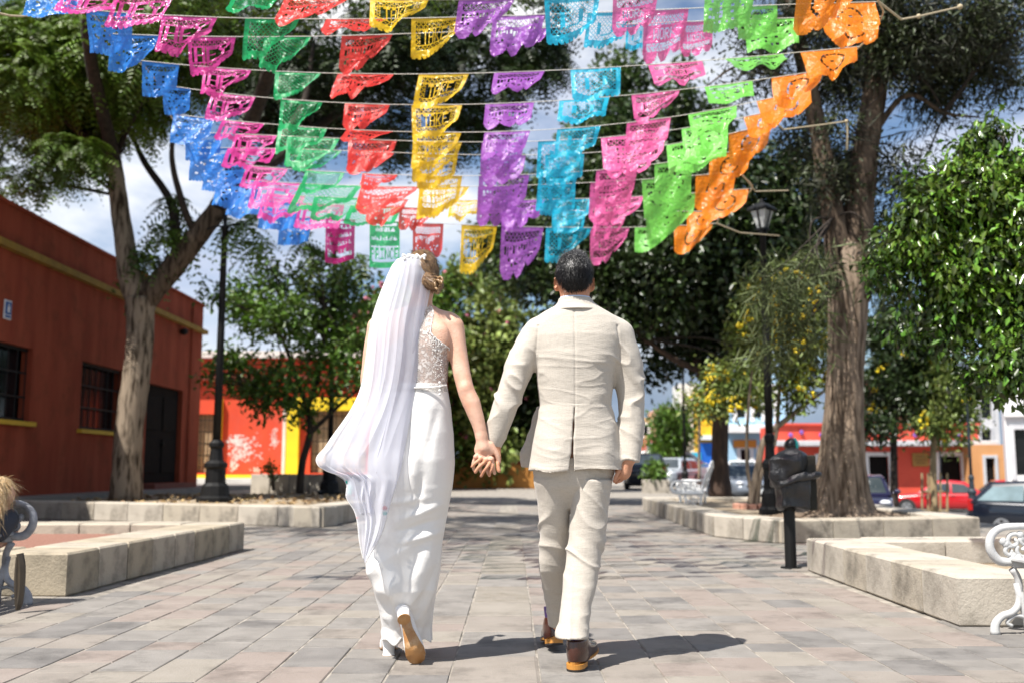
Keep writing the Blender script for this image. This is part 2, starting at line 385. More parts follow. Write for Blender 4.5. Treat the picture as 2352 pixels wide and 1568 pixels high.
m_glass = M("dark_glass", (.006, .007, .009), (.01, .011, .013), 2, .15, spec=.25)
m_iron = M("black_iron", (.008, .008, .008), (.012, .012, .012), 8, .6, spec=.2)
m_terra = M("terracotta_wall", (.23, .046, .024), (.31, .072, .038), 1.6, .9, .3, 25, stretch=(1.4, 1.4, .28), detail=9, dirt=(.17, .045, .022), dscale=1.6, spec=.15)
m_yel = M("yellow_trim", (.56, .36, .02), (.48, .30, .02), 3, .7)
m_door = M("black_door", (.008, .007, .007), (.012, .010, .009), 6, .9, spec=.1)
XW = -9.5
def onX(px, py):
    u, dy, dz = ray(px, py); t_ = XW / u; return dy * t_, CAMZ + dz * t_
Yc = 30.3; Y0 = 11.0
tb = thing("terracotta_building", "long terracotta building with yellow trim in shade behind the forked tree", "building", (XW, Y0, 0), math.pi / 2)
def hole(xa, ya, xb, yb):      # photo corners (upper left, lower right) -> opening in wall space
    ya_, za = onX(xa, ya); yb_, zb = onX(xb, yb); return (ya_ - Y0, yb_ - Y0, min(za, zb), max(za, zb))
zt = onX(462, 702)[1]; zm = onX(462, 762)[1]
h1 = (onX(2, 760)[0] - Y0 - 1.3, onX(76, 800)[0] - Y0, onX(70, 968)[1], onX(70, 800)[1])
h2 = (onX(190, 820)[0] - Y0, onX(285, 840)[0] - Y0, onX(200, 985)[1], onX(230, 838)[1])
h3 = (onX(338, 900)[0] - Y0, onX(420, 900)[0] - Y0, onX(400, 1107)[1], onX(400, 892)[1])
h0 = (2.0, 3.6, h1[2], h1[3])
facade(Yc - Y0, -.2, zt, 9, [h0, h1, h2, h3]).obj("wall", m_terra, tb)
Wd = Yc - Y0
MB().box((Wd / 2, -.07, zm), (Wd + .16, .16, .13)).obj("cornice", M("ochre_cornice", (.30, .18, .02), (.22, .13, .015), 4, .8), tb)
MB().box((Wd / 2, .14, zt + .03), (Wd + .06, .40, .07)).obj("roof_edge", m_terra, tb)
for h in (h0, h1, h2):
    w = MB(); a, b_, c, d = h
    for zz in (c + .03, d - .03): w.box(((a + b_) / 2, .12, zz), (b_ - a - .01, .05, .06))
    for q in range(8): w.tube([(a + .05 + (b_ - a - .1) * q / 7, .1, c + .01), (a + .05 + (b_ - a - .1) * q / 7, .1, d - .01)], .012, 5)
    for q in (.33, .66): w.box(((a + b_) / 2, .1, c + (d - c) * q), (b_ - a - .02, .02, .03))
    wo = w.obj("window", m_iron, tb); MB().box(((a + b_) / 2, .26, (c + d) / 2), (b_ - a - .01, .02, d - c - .01)).obj("pane", m_glass, wo)
    MB().box(((a + b_) / 2, -.03, c - .05), (b_ - a + .2, .16, .085)).obj("sill", m_yel, tb)
a, b_, c, d = h3
dd = MB().box(((a + b_) / 2, .16, (c + d) / 2), (b_ - a - .01, .06, d - c - .01))
for q in (.25, .75):
    for zz in (.28, .72): dd.box((a + (b_ - a) * q, .12, c + (d - c) * zz), ((b_ - a) * .38, .04, (d - c) * .36), 0, .015)
do = dd.obj("door", m_door, tb); MB().sphere((a + (b_ - a) * .55, .08, c + 1.05), .05).obj("handle", m_iron, do)
MB().box(((a + b_) / 2, -.2, c - .09), (b_ - a + .5, .4, .16)).obj("door_step", M("step_red", (.16, .045, .03), (.13, .04, .03), 3, .8), tb)
# drain pipe and wall lamp near the corner
MB().tube([(Wd - 1.15, -.05, .4), (Wd - 1.15, -.05, zt - .1)], .03, 6).obj("drain_pipe", m_terra, tb)
yv, zv = onX(413, 770); MB().lathe((yv - Y0, -.12, zv), [(.03, 0), (.11, .05), (.12, .14), (.05, .2)], 8).obj("wall_lamp", m_iron, tb)
sy, sz = onX(15, 712)
sg = thing("restroom_sign", "small blue and white sign on the terracotta wall", "sign", (XW + .02, sy, sz), math.pi / 2)
MB().box((0, 0, 0), (.26, .02, .36), 0, .004).obj("border", M("sign_white", (.7, .72, .75), None, 5, .5), sg)
MB().box((0, -.014, .03), (.21, .012, .24)).obj("panel", M("sign_blue", (.02, .09, .30), None, 5, .5), sg)
mb = MB().sphere((0, -.022, .09), .022, 8, 6, (1, .2, 1)).prism([(-.04, -.026), (.04, -.026), (.04, -.021), (-.04, -.021)], -.05, .06); mb.obj("pictogram", M("sign_white", (.7, .72, .75)), sg)
mb = MB().box((0, -.014, -.13), (.19, .012, .045)); mb.obj("caption_bar", M("sign_blue", (.02, .09, .30)), sg)

# red shop with yellow columns
YR = 39.0; k = mpp(YR, 950)
def fx(px, Y=YR, py=950): return at(px, py, Y).x
def fz(py, Y=YR, px=650): return at(px, py, Y).z
m_red = M("red_paint", (.60, .055, .012), (.54, .045, .012), 2, .7, dirt=(.5, .06, .03), dscale=1.3)
m_yellow = M("yellow_paint", (.80, .56, .01), (.72, .5, .01), 2, .6)
x0 = fx(380); rs = thing("red_shop", "bright red shop front with yellow columns behind the small tree", "building", (x0, YR, 0)); L_ = lambda px: fx(px) - x0
zb, ztop = .45, fz(822)
hL = (L_(452), L_(498), zb + .25, fz(950)); hR = (L_(715), L_(842), zb + .25, fz(940)); hR2 = (L_(880), L_(950), zb + .25, fz(940))
facade(L_(1010), zb, ztop, 8, [hL, hR, hR2]).obj("wall", m_red, rs)
MB().box((L_(690), -.05, ztop + .12), (L_(1010) + .3, .5, .26)).obj("parapet", M("shop_white", (.72, .66, .6), (.6, .5, .45), 2, .7), rs)
MB().box((L_(690), -.16, fz(868)), (L_(1010), .34, .16)).obj("canopy", M("oxide_paint", (.22, .045, .02)), rs)
for a_, b2 in ((500, 512), (662, 690)):
    MB().box(((L_(a_) + L_(b2)) / 2, -.12, (zb + fz(915)) / 2), (L_(b2) - L_(a_), .24, fz(915) - zb), 0, .02).obj("column", m_yellow, rs)
MB().box(((L_(662) + L_(850)) / 2, -.1, fz(928)), (L_(850) - L_(662), .2, .5), 0, .02).obj("lintel", m_yellow, rs)
MB().box((L_(655), -.06, (zb + fz(915)) / 2), (.12, .1, fz(915) - zb)).obj("white_strip", M("shop_white", (.72, .66, .6)), rs)
for (a, b_, c, d) in (hL, hR, hR2):
    w = MB(); nbar = max(5, int((b_ - a) / .22))
    for q in range(nbar + 1): w.tube([(a + (b_ - a) * q / nbar, .08, c), (a + (b_ - a) * q / nbar, .08, d)], .015, 5)
    for q in range(5): w.box(((a + b_) / 2, .08, c + (d - c) * (q + .5) / 5), (b_ - a, .02, .03))
    w.obj("grille", m_iron, rs); MB().box(((a + b_) / 2, .3, (c + d) / 2), (b_ - a - .01, .02, d - c - .01)).obj("shutter", M("tan_shutter", (.42, .30, .17), (.34, .24, .14), 2, .8), rs)
MB().box((L_(700), -.2, zb + .06), (L_(1010), .4, .24)).obj("base_band", m_yellow, rs)
# torn poster remains on the red panel
scrap = MB(); rr = random.Random(4)
for cx_, cy_, n_, sx, sy_ in ((560, 1035, 150, 40, 34), (545, 1012, 110, 34, 12), (548, 1040, 90, 16, 20), (632, 1014, 60, 10, 14), (634, 992, 24, 7, 14), (592, 1078, 40, 11, 6), (540, 1070, 60, 9, 18)):
    for _ in range(n_):
        px, py = rr.gauss(cx_, sx * .45), rr.gauss(cy_, sy_ * .45); s_ = rr.uniform(.012, .06) * (1.4 if n_ > 100 else 1)
        cx2, cz2 = L_(px), fz(py); a0 = rr.random() * 6; yy = -.004 - rr.random() * .006
        pts = [(cx2 + s_ * rr.uniform(.5, 1.2) * math.cos(a0 - i * 1.25), yy, cz2 + s_ * rr.uniform(.2, .6) * math.sin(a0 - i * 1.25)) for i in range(5)]
        scrap.add(pts, [(4, 3, 2, 1, 0)] if False else [(0, 1, 2, 3, 4)])
o = scrap.obj("torn_poster_scraps", M("scrap_paper", (.70, .62, .58), (.60, .45, .40), 9, .9, island=.25), rs); o['kind'] = 'stuff'

# right-hand street buildings
def simple_building(name, label, pxl, pxr, pyt, Y, zb, mat, depth=8, rz=0, openings=(), cat="building"):
    xa = at(pxl, pyt, Y).x; xb = at(pxr, pyt, Y).x; zt_ = at((pxl + pxr) / 2, pyt, Y).z
    r = thing(name, label, cat, (xa, Y, 0), rz)
    hs = []
    for (oa, ob, ot, obm) in openings: hs.append((at(oa, ot, Y).x - xa, at(ob, ot, Y).x - xa, at(oa, obm, Y).z, at(oa, ot, Y).z))
    facade(xb - xa, zb, zt_, depth, hs).obj("wall", mat, r)
    return r, xa, xb, zt_, hs
m_white = M("white_paint", (.78, .77, .76), (.7, .69, .68), 2, .6)
def window_parts(r, h, fm, w=.16, glass=m_glass, sill=True, dark=None):
    a, b_, c, d = h; f = MB()
    f.box((a - w / 2 + .01, -.03, (c + d) / 2), (w, .1, d - c + w * 2)); f.box((b_ + w / 2 - .01, -.031, (c + d) / 2), (w, .1, d - c + w * 2))
    f.box(((a + b_) / 2, -.035, d + w / 2 - .01), (b_ - a + .01, .1, w))
    o = f.obj("window", fm, r); MB().box(((a + b_) / 2, .16, (c + d) / 2), (b_ - a - .01, .03, d - c - .01)).obj("pane", dark or glass, o)
    return o
YB = 56.0
m_rw = M("shop_red_wall", (.70, .085, .045), (.64, .07, .038), 1, .7, dirt=(.58, .07, .04), dscale=.8)
rb, xa, xb, zt_, hs = simple_building("red_restaurant", "low red building with white framed doors and a grey ledge", 1786, 2246, 976, YB, -1.6, m_rw, 4, 0,
    [(1994, 2040, 1046, 1160), (2156, 2206, 1046, 1160), (1880, 1912, 1050, 1120)])
m_led = M("grey_ledge", (.55, .55, .56), (.48, .48, .5), 2, .7)
zl = at(2000, 1018, YB).z; MB().box(((xb - xa) / 2, -.5, zl), (xb - xa + 1.2, 1.0, .3), 0, .03).obj("ledge", m_led, rb)
MB().box(((xb - xa) / 2, .1, zt_ + .06), (xb - xa + .2, .5, .12)).obj("parapet_cap", m_rw, rb)
for h in hs: window_parts(rb, h, m_white, .22, dark=m_door)
for i, px in enumerate((1815, 1840, 1885, 1925, 2100, 2150, 2200)):
    p = at(px, 992 if i % 2 else 998, YB); MB().sphere((p.x - xa, -.1, p.z), .13, 8, 6).obj("wall_ornament", M("violet_glaze", (.18, .08, .35), None, 5, .4), rb)
p0 = at(2094, 1039, YB); p1 = at(2132, 1070, YB)
sgn = thing("shop_sign", "ochre brown sign board on the red building between its doors", "sign", ((p0.x + p1.x) / 2, YB - .06, (p0.z + p1.z) / 2))
MB().box((0, 0, 0), (p1.x - p0.x, .08, p0.z - p1.z), 0, .02).obj("board", M("ochre_board", (.40, .22, .05), (.34, .18, .04), 4, .6), sgn)
mbt = MB()
for q, (w_, zz) in enumerate(((.55, .17), (.7, 0), (.5, -.17))): mbt.box((0, -.048, zz), (w_, .012, .05))
mbt.obj("lettering_rows", M("sign_brown", (.14, .07, .02)), sgn)
bb, xa, xb, zt_, hs = simple_building("blue_house", "pale blue two storey house with white framed windows", 1664, 1800, 858, 66, -1.0, M("pale_blue_wall", (.36, .56, .72), (.32, .52, .68), 1, .7), 3, 0,
    [(1690, 1710, 890, 958), (1730, 1748, 890, 958), (1760, 1776, 890, 958), (1700, 1722, 1030, 1100), (1745, 1765, 1030, 1100)])
for h in hs: window_parts(bb, h, m_white, .25)
zl = at(1700, 985, 66).z; MB().box(((xb - xa) / 2, -.4, zl), (xb - xa, .8, .5), 0, .02).obj("balcony", m_white, bb)
MB().box((L_(0) * 0 + 1.2, -.08, at(1700, 1018, 66).z), (1.5, .1, .5)).obj("orange_panel", M("orange_panel", (.6, .22, .03)), bb)
yb, xa, xb, zt_, hs = simple_building("yellow_house", "narrow house, yellow above a white ledge and blue below", 1604, 1664, 895, 68, -.8, M("deep_yellow_wall", (.72, .40, .01), (.66, .36, .01), 1, .7), 3, 0,
    [(1625, 1640, 925, 965)])
for h in hs: window_parts(yb, h, m_yellow, .2)
za = at(1630, 1004, 68).z
MB().box(((xb - xa) / 2, -.06, (za - .9) / 2 - .2), (xb - xa - .02, .12, za + .6)).obj("blue_ground_floor", M("cobalt_wall", (.005, .09, .42), (.005, .12, .5), 1, .6), yb)
MB().box(((xb - xa) / 2, -.3, za), (xb - xa, .6, .3)).obj("ledge", m_white, yb)
p0 = at(1600, 1065, 67.4); MB().box((p0.x - xa, -.16, p0.z), (.8, .08, 1.6)).obj("cyan_panel", M("cyan_paint", (.02, .42, .6), None, 3, .6), yb)
wb, xa, xb, zt_, hs = simple_building("white_house", "white house squeezed beside the narrow yellow one", 1560, 1604, 880, 70, -.8, M("plaster_white", (.66, .64, .60), (.6, .58, .55), 1, .8), 3, 0, [(1575, 1590, 920, 960)])
for h in hs: window_parts(wb, h, m_white, .2)
sb, xa, xb, zt_, hs = simple_building("salmon_house", "flat salmon house far down the street", 1515, 1566, 936, 92, -.8, M("salmon_wall", (.60, .34, .22), (.55, .3, .2), 1, .8), 8, 0, [(1530, 1540, 950, 975)])
for h in hs: window_parts(sb, h, m_white, .2)
ob, xa, xb, zt_, hs = simple_building("ochre_house", "sandy ochre house farthest down the street behind the round green tree", 1462, 1516, 958, 96, -.8, M("sand_wall", (.50, .35, .18), (.46, .31, .16), 1, .8), 8, 0, [(1478, 1488, 975, 1000)])
for h in hs: window_parts(ob, h, m_white, .2)
lr, xa, xb, zt_, hs = simple_building("low_red_house", "low faded red house under the sandy one", 1470, 1520, 1010, 84, -.8, M("faded_red_wall", (.5, .13, .09), None, 1, .8), 6, 0, [(1490, 1500, 1020, 1045)])
for h in hs: window_parts(lr, h, m_white, .2)
ap, xa, xb, zt_, hs = simple_building("apartment_block", "pale grey apartment block with dark windows above the red building", 2150, 2290, 890, 72, -1.5, M("grey_plaster", (.58, .57, .57), (.5, .5, .51), 1, .8), 3, 0,
    [(2175, 2200, 915, 960), (2215, 2240, 915, 960), (2252, 2276, 915, 960), (2252, 2276, 985, 1020)])
for h in hs: window_parts(ap, h, m_led, .15)
bk, xa, xb, zt_, hs = simple_building("brick_house", "brown brick house rising behind the red building's roof", 1990, 2110, 872, 74, -1.5, M("brown_brick", (.28, .12, .075), (.22, .09, .06), 6, .9), 3, 0, [(2010, 2036, 900, 950)])
for h in hs: window_parts(bk, h, m_led, .15)
oh, xa, xb, zt_, hs = simple_building("orange_house", "narrow orange house between the red building and the white one", 2247, 2312, 1020, 54, -1.6, M("orange_wall", (.60, .30, .12), (.54, .26, .1), 1, .8), 3, 0, [(2262, 2284, 1050, 1120)])
for h in hs: window_parts(oh, h, m_led, .15, dark=m_door)
wb2, xa, xb, zt_, hs = simple_building("white_corner_building", "white building with framed windows at the right edge behind the dark hatchback", 2302, 2620, 885, 44, -1.6, m_white, 3, -.42,
    [(2326, 2350, 985, 1090), (2390, 2430, 985, 1090)])
for h in hs: window_parts(wb2, h, m_led, .2)
MB().box(((xb - xa) / 2, -.12, at(2330, 950, 44).z), (xb - xa, .24, .25)).obj("cornice", m_white, wb2)
# ------------------------------------------------------------------ trees
def leaf_geo(c, axis, nrm, L, Wd, fold=.25):
    """c (n,3) leaf base, axis and nrm unit (n,3); diamond leaf of two folded triangles pairs -> 4 verts, 2 tris"""
    side = np.cross(axis, nrm); side /= np.linalg.norm(side, axis=1)[:, None] + 1e-9
    L = np.broadcast_to(np.asarray(L, float), (len(c),))[:, None]; Wd = np.broadcast_to(np.asarray(Wd, float), (len(c),))[:, None]
    a = c; t = c + axis * L - nrm * L * .12; m = c + axis * L * .45
    l = m + side * Wd * .5 + nrm * Wd * fold; r = m - side * Wd * .5 + nrm * Wd * fold
    V = np.stack([a, l, t, r], 1).reshape(-1, 3); i = np.arange(len(c))[:, None] * 4
    F = np.concatenate([i + np.array([[0, 2, 1]]), i + np.array([[0, 3, 2]])], 0)
    return V, F
def unit(v): return v / (np.linalg.norm(v, axis=-1, keepdims=True) + 1e-9)
def crown_points(blobs, n, seed, flat=1.0, inner=.45, clump=1.1, thr=-.25):
    r = np.random.default_rng(seed); Cc = np.array([b[0] for b in blobs]); R = np.array([b[1] for b in blobs]); w = R ** 2 * np.array([b[2] if len(b) > 2 else 1 for b in blobs])
    k = r.choice(len(blobs), size=n * 2, p=w / w.sum()); d = unit(r.normal(size=(n * 2, 3))); q = r.uniform(inner ** 3, 1.08 ** 3, n * 2) ** (1 / 3)
    P = Cc[k] + d * (R[k] * q)[:, None] * np.array([1, 1, flat]); keep = fnoise(P, clump * 2 * math.pi / np.median(R) * .35, seed) > thr
    P = P[keep][:n]; return P, d[keep][:n]
def px_blobs(lst, Y, dep=1.0, jit=.5, seed=0):
    r = random.Random(seed); out = []
    for b in lst:
        px, py, rp = b[:3]; yy = Y + (b[3] if len(b) > 3 else r.uniform(-jit, jit)) * 1.0
        out.append((np.array(at(px, py, yy)), rp * mpp(yy, py), b[4] if len(b) > 4 else 1.0))
    return out
def make_crown(name, root, mat, blobs, n_twig, per, L, Wd, seed, spread=.22, droop=.3, inner=.45, thr=-.25, flat=1.0, up=.45, clump=1.1):
    r = np.random.default_rng(seed + 1); T, D = crown_points(blobs, n_twig, seed, flat, inner, clump, thr); n = len(T) * per
    c = np.repeat(T, per, 0) + r.normal(size=(n, 3)) * spread; d = np.repeat(D, per, 0)
    ax = unit(d * .6 + r.normal(size=(n, 3)) * .8 + np.array([0, 0, -droop])); nr = unit(r.normal(size=(n, 3)) * .7 + np.array([0, 0, up]) + d * .3)
    nr = unit(nr - ax * np.sum(ax * nr, 1)[:, None]); s = r.uniform(.65, 1.25, n)
    V, F = leaf_geo(c, ax, nr, L * s, Wd * s); o = obj(name, V, F, mat, root); return o
def make_fronds(name, root, mat, blobs, n, L, seed, nl=9, inner=.5, thr=-.3, droop=.7, w=.16):
    """feathery pinnate fronds"""
    r = np.random.default_rng(seed + 3); T, D = crown_points(blobs, n, seed, 1.0, inner, 1.1, thr); n = len(T)
    ax = unit(D * np.array([1, 1, .4]) + r.normal(size=(n, 3)) * .6); Ls = L * r.uniform(.7, 1.25, n); Vs = []; Fs = []
    nr0 = unit(np.array([0, 0, 1]) + r.normal(size=(n, 3)) * .25); off = 0
    for k in range(nl):
        t = (k + .6) / nl; c = T + ax * (Ls * t)[:, None] + np.array([0, 0, -1]) * (Ls * droop * t * t)[:, None]
        tan = unit(ax + np.array([0, 0, -1]) * (2 * droop * t)); sd = unit(np.cross(tan, nr0)); wl2 = Ls * w * math.sin(math.pi * (.12 + .85 * t)) * 2.1
        for sg_ in (-1, 1):
            a = unit(sd * sg_ + tan * .35 + np.array([0, 0, -.25])); nn = unit(np.cross(a, tan) * sg_ + r.normal(size=(n, 3)) * .2)
            V, F = leaf_geo(c, a, nn, wl2, Ls / nl * .75, .1); Vs.append(V); Fs.append(F + off); off += len(V)
    return obj(name, np.concatenate(Vs), np.concatenate(Fs), mat, root)
def make_needles(name, root, mat, blobs, n, L, seed, wd=.012, droop=.6, inner=.3, thr=-.2, per=8, spread=.12):
    r = np.random.default_rng(seed + 5); T, D = crown_points(blobs, n, seed, 1, inner, 1.1, thr); m = len(T) * per
    c = np.repeat(T, per, 0) + r.normal(size=(m, 3)) * spread; d = np.repeat(D, per, 0)
    ax = unit(d * .5 + r.normal(size=(m, 3)) * .55 + np.array([0, 0, -droop])); nr = unit(np.cross(ax, r.normal(size=(m, 3))))
    s = r.uniform(.6, 1.3, m); V, F = leaf_geo(c, ax, nr, L * s, wd, .1); return obj(name, V, F, mat, root)
def limb_obj(name, root, mat, chains, sides=10, wob=.05, n=None):
    mb = MB()
    for pts, rad in chains:
        P = catmull(pts, n or max(8, 5 * len(pts))); R = np.interp(np.linspace(0, 1, len(P)), np.linspace(0, 1, len(rad)), rad)
        mb.tube(P, list(R), sides, True, wob)
    return mb.obj(name, mat, root, True)
def twig_chains(starts, blobs, n, r0, seed):
    r = random.Random(seed); ch = []
    for _ in range(n):
        b = r.choice(blobs); c = Vector(b[0]) + Vector((r.gauss(0, 1), r.gauss(0, 1), r.gauss(0, 1))) * b[1] * .45
        s = min(starts, key=lambda q: (q - c).length + r.random() * 1.0); m = s.lerp(c, .5) + Vector((r.gauss(0, .1), r.gauss(0, .1), r.uniform(0, .25)))
        ch.append(([s, m, c], [r0 * r.uniform(.6, 1), r0 * .5, r0 * .12]))
    return ch
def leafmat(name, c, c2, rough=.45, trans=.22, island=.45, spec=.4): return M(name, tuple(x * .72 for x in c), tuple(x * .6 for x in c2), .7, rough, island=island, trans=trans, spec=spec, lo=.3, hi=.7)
m_bark = M("pale_bark", (.29, .23, .17), (.055, .04, .028), 4.5, .95, 1.0, 22, stretch=(3, 3, .55), detail=12, lo=.46, hi=.64, spec=.1)
m_barkd = M("dark_bark", (.045, .032, .023), (.02, .014, .01), 4, .95, .9, 18, stretch=(3, 3, .7))
m_barkb = M("fluted_bark", (.30, .23, .17), (.085, .06, .042), 4.2, .95, 1.0, 24, stretch=(4, 4, .5), detail=12, lo=.42, hi=.66, spec=.1)
m_jac = leafmat("feathery_leaf", (.20, .31, .03), (.06, .115, .015))
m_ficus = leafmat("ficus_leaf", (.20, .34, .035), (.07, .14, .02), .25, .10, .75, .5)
m_dark = leafmat("dark_leaf", (.06, .095, .022), (.022, .04, .012), .34, .15, .5)
m_mid = leafmat("mid_leaf", (.17, .30, .035), (.07, .14, .02))
m_olive = leafmat("olive_leaf", (.33, .40, .10), (.17, .24, .05))
m_needle = leafmat("grey_needle", (.24, .29, .12), (.13, .165, .06), .6, .3, .35)
m_flower = M("yellow_flower", (.88, .70, .02), (.82, .58, .01), 3, .6, trans=.2, island=.2)
m_pinkf = M("pink_flower", (.55, .10, .22), (.5, .16, .2), 3, .6, trans=.2, island=.2)

# forked feathery tree (left)
Yt = 19.6
def A(px, py, dy=0.0, Y=None): return at(px, py, (Y if Y else Yt) + dy)
t1 = thing("jacaranda_tree", "tall forked tree with feathery leaves and pale patchy bark in the left planter", "tree")
px1 = mpp(Yt)
stem = [A(288, 1150), A(292, 1050), A(304, 930), A(318, 820), A(322, 740), A(325, 685)]
lim_l = [A(325, 700), A(300, 640), A(286, 560), A(272, 450), A(262, 370), A(240, 260, .5), A(200, 120, 1)]
lim_r = [A(325, 700), A(375, 640), A(440, 560), A(510, 470), A(600, 390, 1), A(720, 300, 2), A(860, 200, 3)]
limb_obj("trunk", t1, m_bark, [(stem, [37 * px1, 32 * px1, 31 * px1, 30 * px1, 31 * px1, 35 * px1]), (lim_l, [31 * px1, 27 * px1, 23 * px1, 20 * px1, 17 * px1, 11 * px1, 5 * px1])], 16, .05, 34)
limb_obj("side_limb", t1, M("shaded_limb_bark", (.13, .095, .068), (.04, .028, .02), 4.5, .95, 1.0, 22, stretch=(3, 3, .55), detail=12, lo=.46, hi=.64, spec=.1), [(lim_r[:4], [31 * px1, 27 * px1, 25 * px1, 23 * px1])], 12, .06, 24)  # crown shade put into this limb: darker copy of the pale bark
limb_obj("upper_limbs", t1, m_barkd, [([A(505, 475), A(600, 390, 1), A(720, 300, 2), A(860, 200, 3)], [26 * px1, 20 * px1, 13 * px1, 6 * px1]),
    ([A(420, 600), A(405, 540), A(390, 460, .4), A(330, 370, .8), A(300, 300, 1)], [15 * px1, 13 * px1, 10 * px1, 8 * px1, 4 * px1]),
    ([A(450, 545), A(420, 470, -.4), A(395, 360, -.6), A(410, 250, -.5)], [9 * px1, 8 * px1, 6 * px1, 3 * px1]),
    ([A(510, 470), A(640, 330), A(700, 230, .5), A(720, 100, .5)], [18 * px1, 12 * px1, 8 * px1, 4 * px1]),
    ([A(262, 370), A(180, 300), A(90, 230, -1), A(0, 180, -1)], [13 * px1, 9 * px1, 6 * px1, 3 * px1])], 10, .06, 22)
bl = px_blobs([(60, 150, 105), (170, 235, 105), (60, 300, 95), (250, 120, 100), (330, 215, 70), (150, 70, 100), (280, 290, 50), (10, 380, 50), (170, 335, 50), (400, 70, 120), (110, 390, 34, 0, .6), (50, 420, 26, 0, .5)], Yt, jit=1.6, seed=1)
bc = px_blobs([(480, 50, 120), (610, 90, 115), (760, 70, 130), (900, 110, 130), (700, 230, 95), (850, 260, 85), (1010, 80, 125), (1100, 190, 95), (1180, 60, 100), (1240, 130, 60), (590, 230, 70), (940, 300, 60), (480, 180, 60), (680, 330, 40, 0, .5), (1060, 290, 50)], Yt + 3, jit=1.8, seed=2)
ov = [(np.array(c_), r_, w_) for c_, r_, w_ in (((-2.6, 13.6, 9.6), 1.9, 1), ((-.2, 14.3, 10.2), 1.9, 1), ((-5.0, 14.6, 9.4), 2.0, 1), ((-3.9, 9.6, 9.6), 1.5, .6), ((-1.2, 10.4, 10.0), 1.4, .5), ((-6.6, 11.2, 9.4), 1.8, .8), ((1.6, 15.5, 10.6), 1.5, .7))]
lowb = px_blobs([(560, 520, 24), (590, 560, 16), (370, 540, 22), (340, 600, 18), (400, 470, 16), (700, 560, 20), (730, 590, 14), (820, 590, 14)], Yt, jit=.6, seed=3)
limb_obj("twigs", t1, m_barkd, twig_chains([Vector(p) for p in lim_l[3:] + lim_r[3:]], bl + bc, 60, 5 * px1, 4), 5, 0)
make_fronds("crown", t1, m_jac, bl, 6500, .50, 11, nl=10, inner=.1, thr=-.5)
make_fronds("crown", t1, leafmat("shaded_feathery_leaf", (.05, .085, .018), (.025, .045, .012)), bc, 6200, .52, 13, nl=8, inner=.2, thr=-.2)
limb_obj("overhead_limbs", t1, m_barkd, [([A(505, 475), Vector((-4.6, 17.5, 7.6)), Vector((-2.6, 13.8, 9.3)), Vector((-.2, 13.0, 10.0))], [.2, .14, .09, .03]), ([A(262, 370), Vector((-7.4, 16.5, 8.6)), Vector((-5.2, 12.5, 9.2)), Vector((-3.8, 9.8, 9.5))], [.14, .11, .07, .03])], 8)
make_fronds("overhead_crown", t1, m_jac, ov, 2000, .52, 19, nl=7, inner=.2, thr=.05)
make_fronds("low_sprays", t1, m_jac, lowb, 170, .6, 17, nl=9, inner=.1, thr=-2, droop=1.0)

# small green tree behind the left lamp
Yt = 24.0; px1 = mpp(Yt)
t3 = thing("small_leafy_tree", "small airy green tree with a thin dark trunk behind the left lamp post", "tree")
limb_obj("trunk", t3, m_barkd, [([A(688, 1133), A(695, 1060), A(712, 990), A(706, 930)], [9 * px1, 8 * px1, 8 * px1, 7 * px1]),
    ([A(706, 940), A(680, 860), A(640, 760), A(600, 690)], [6 * px1, 5 * px1, 4 * px1, 2 * px1]), ([A(706, 940), A(735, 840), A(745, 700), A(725, 600)], [6 * px1, 5 * px1, 4 * px1, 2 * px1]),
    ([A(715, 990), A(780, 930), A(840, 880)], [6 * px1, 4 * px1, 2 * px1]), ([A(700, 930), A(610, 890), A(500, 870)], [5 * px1, 3 * px1, 2 * px1])], 8, .05)
b3 = px_blobs([(565, 680, 48), (610, 640, 32), (640, 660, 40), (720, 615, 32), (715, 690, 55), (800, 640, 38), (640, 740, 55), (700, 760, 55), (780, 740, 60), (570, 745, 32), (560, 865, 48), (650, 880, 50), (750, 860, 55), (475, 875, 26), (830, 800, 50), (690, 930, 42), (490, 680, 26), (835, 890, 45), (610, 910, 36), (520, 830, 28), (800, 690, 36), (600, 585, 12), (715, 565, 12)], Yt, jit=.9, seed=5)
limb_obj("twigs", t3, m_barkd, twig_chains([A(680, 860), A(640, 760), A(745, 700), A(735, 840), A(610, 890), A(780, 930)], b3, 46, 3.2 * px1, 6), 5, 0)
make_crown("crown", t3, m_mid, b3, 780, 11, .17, .09, 21, spread=.17, inner=.25, thr=-.35)

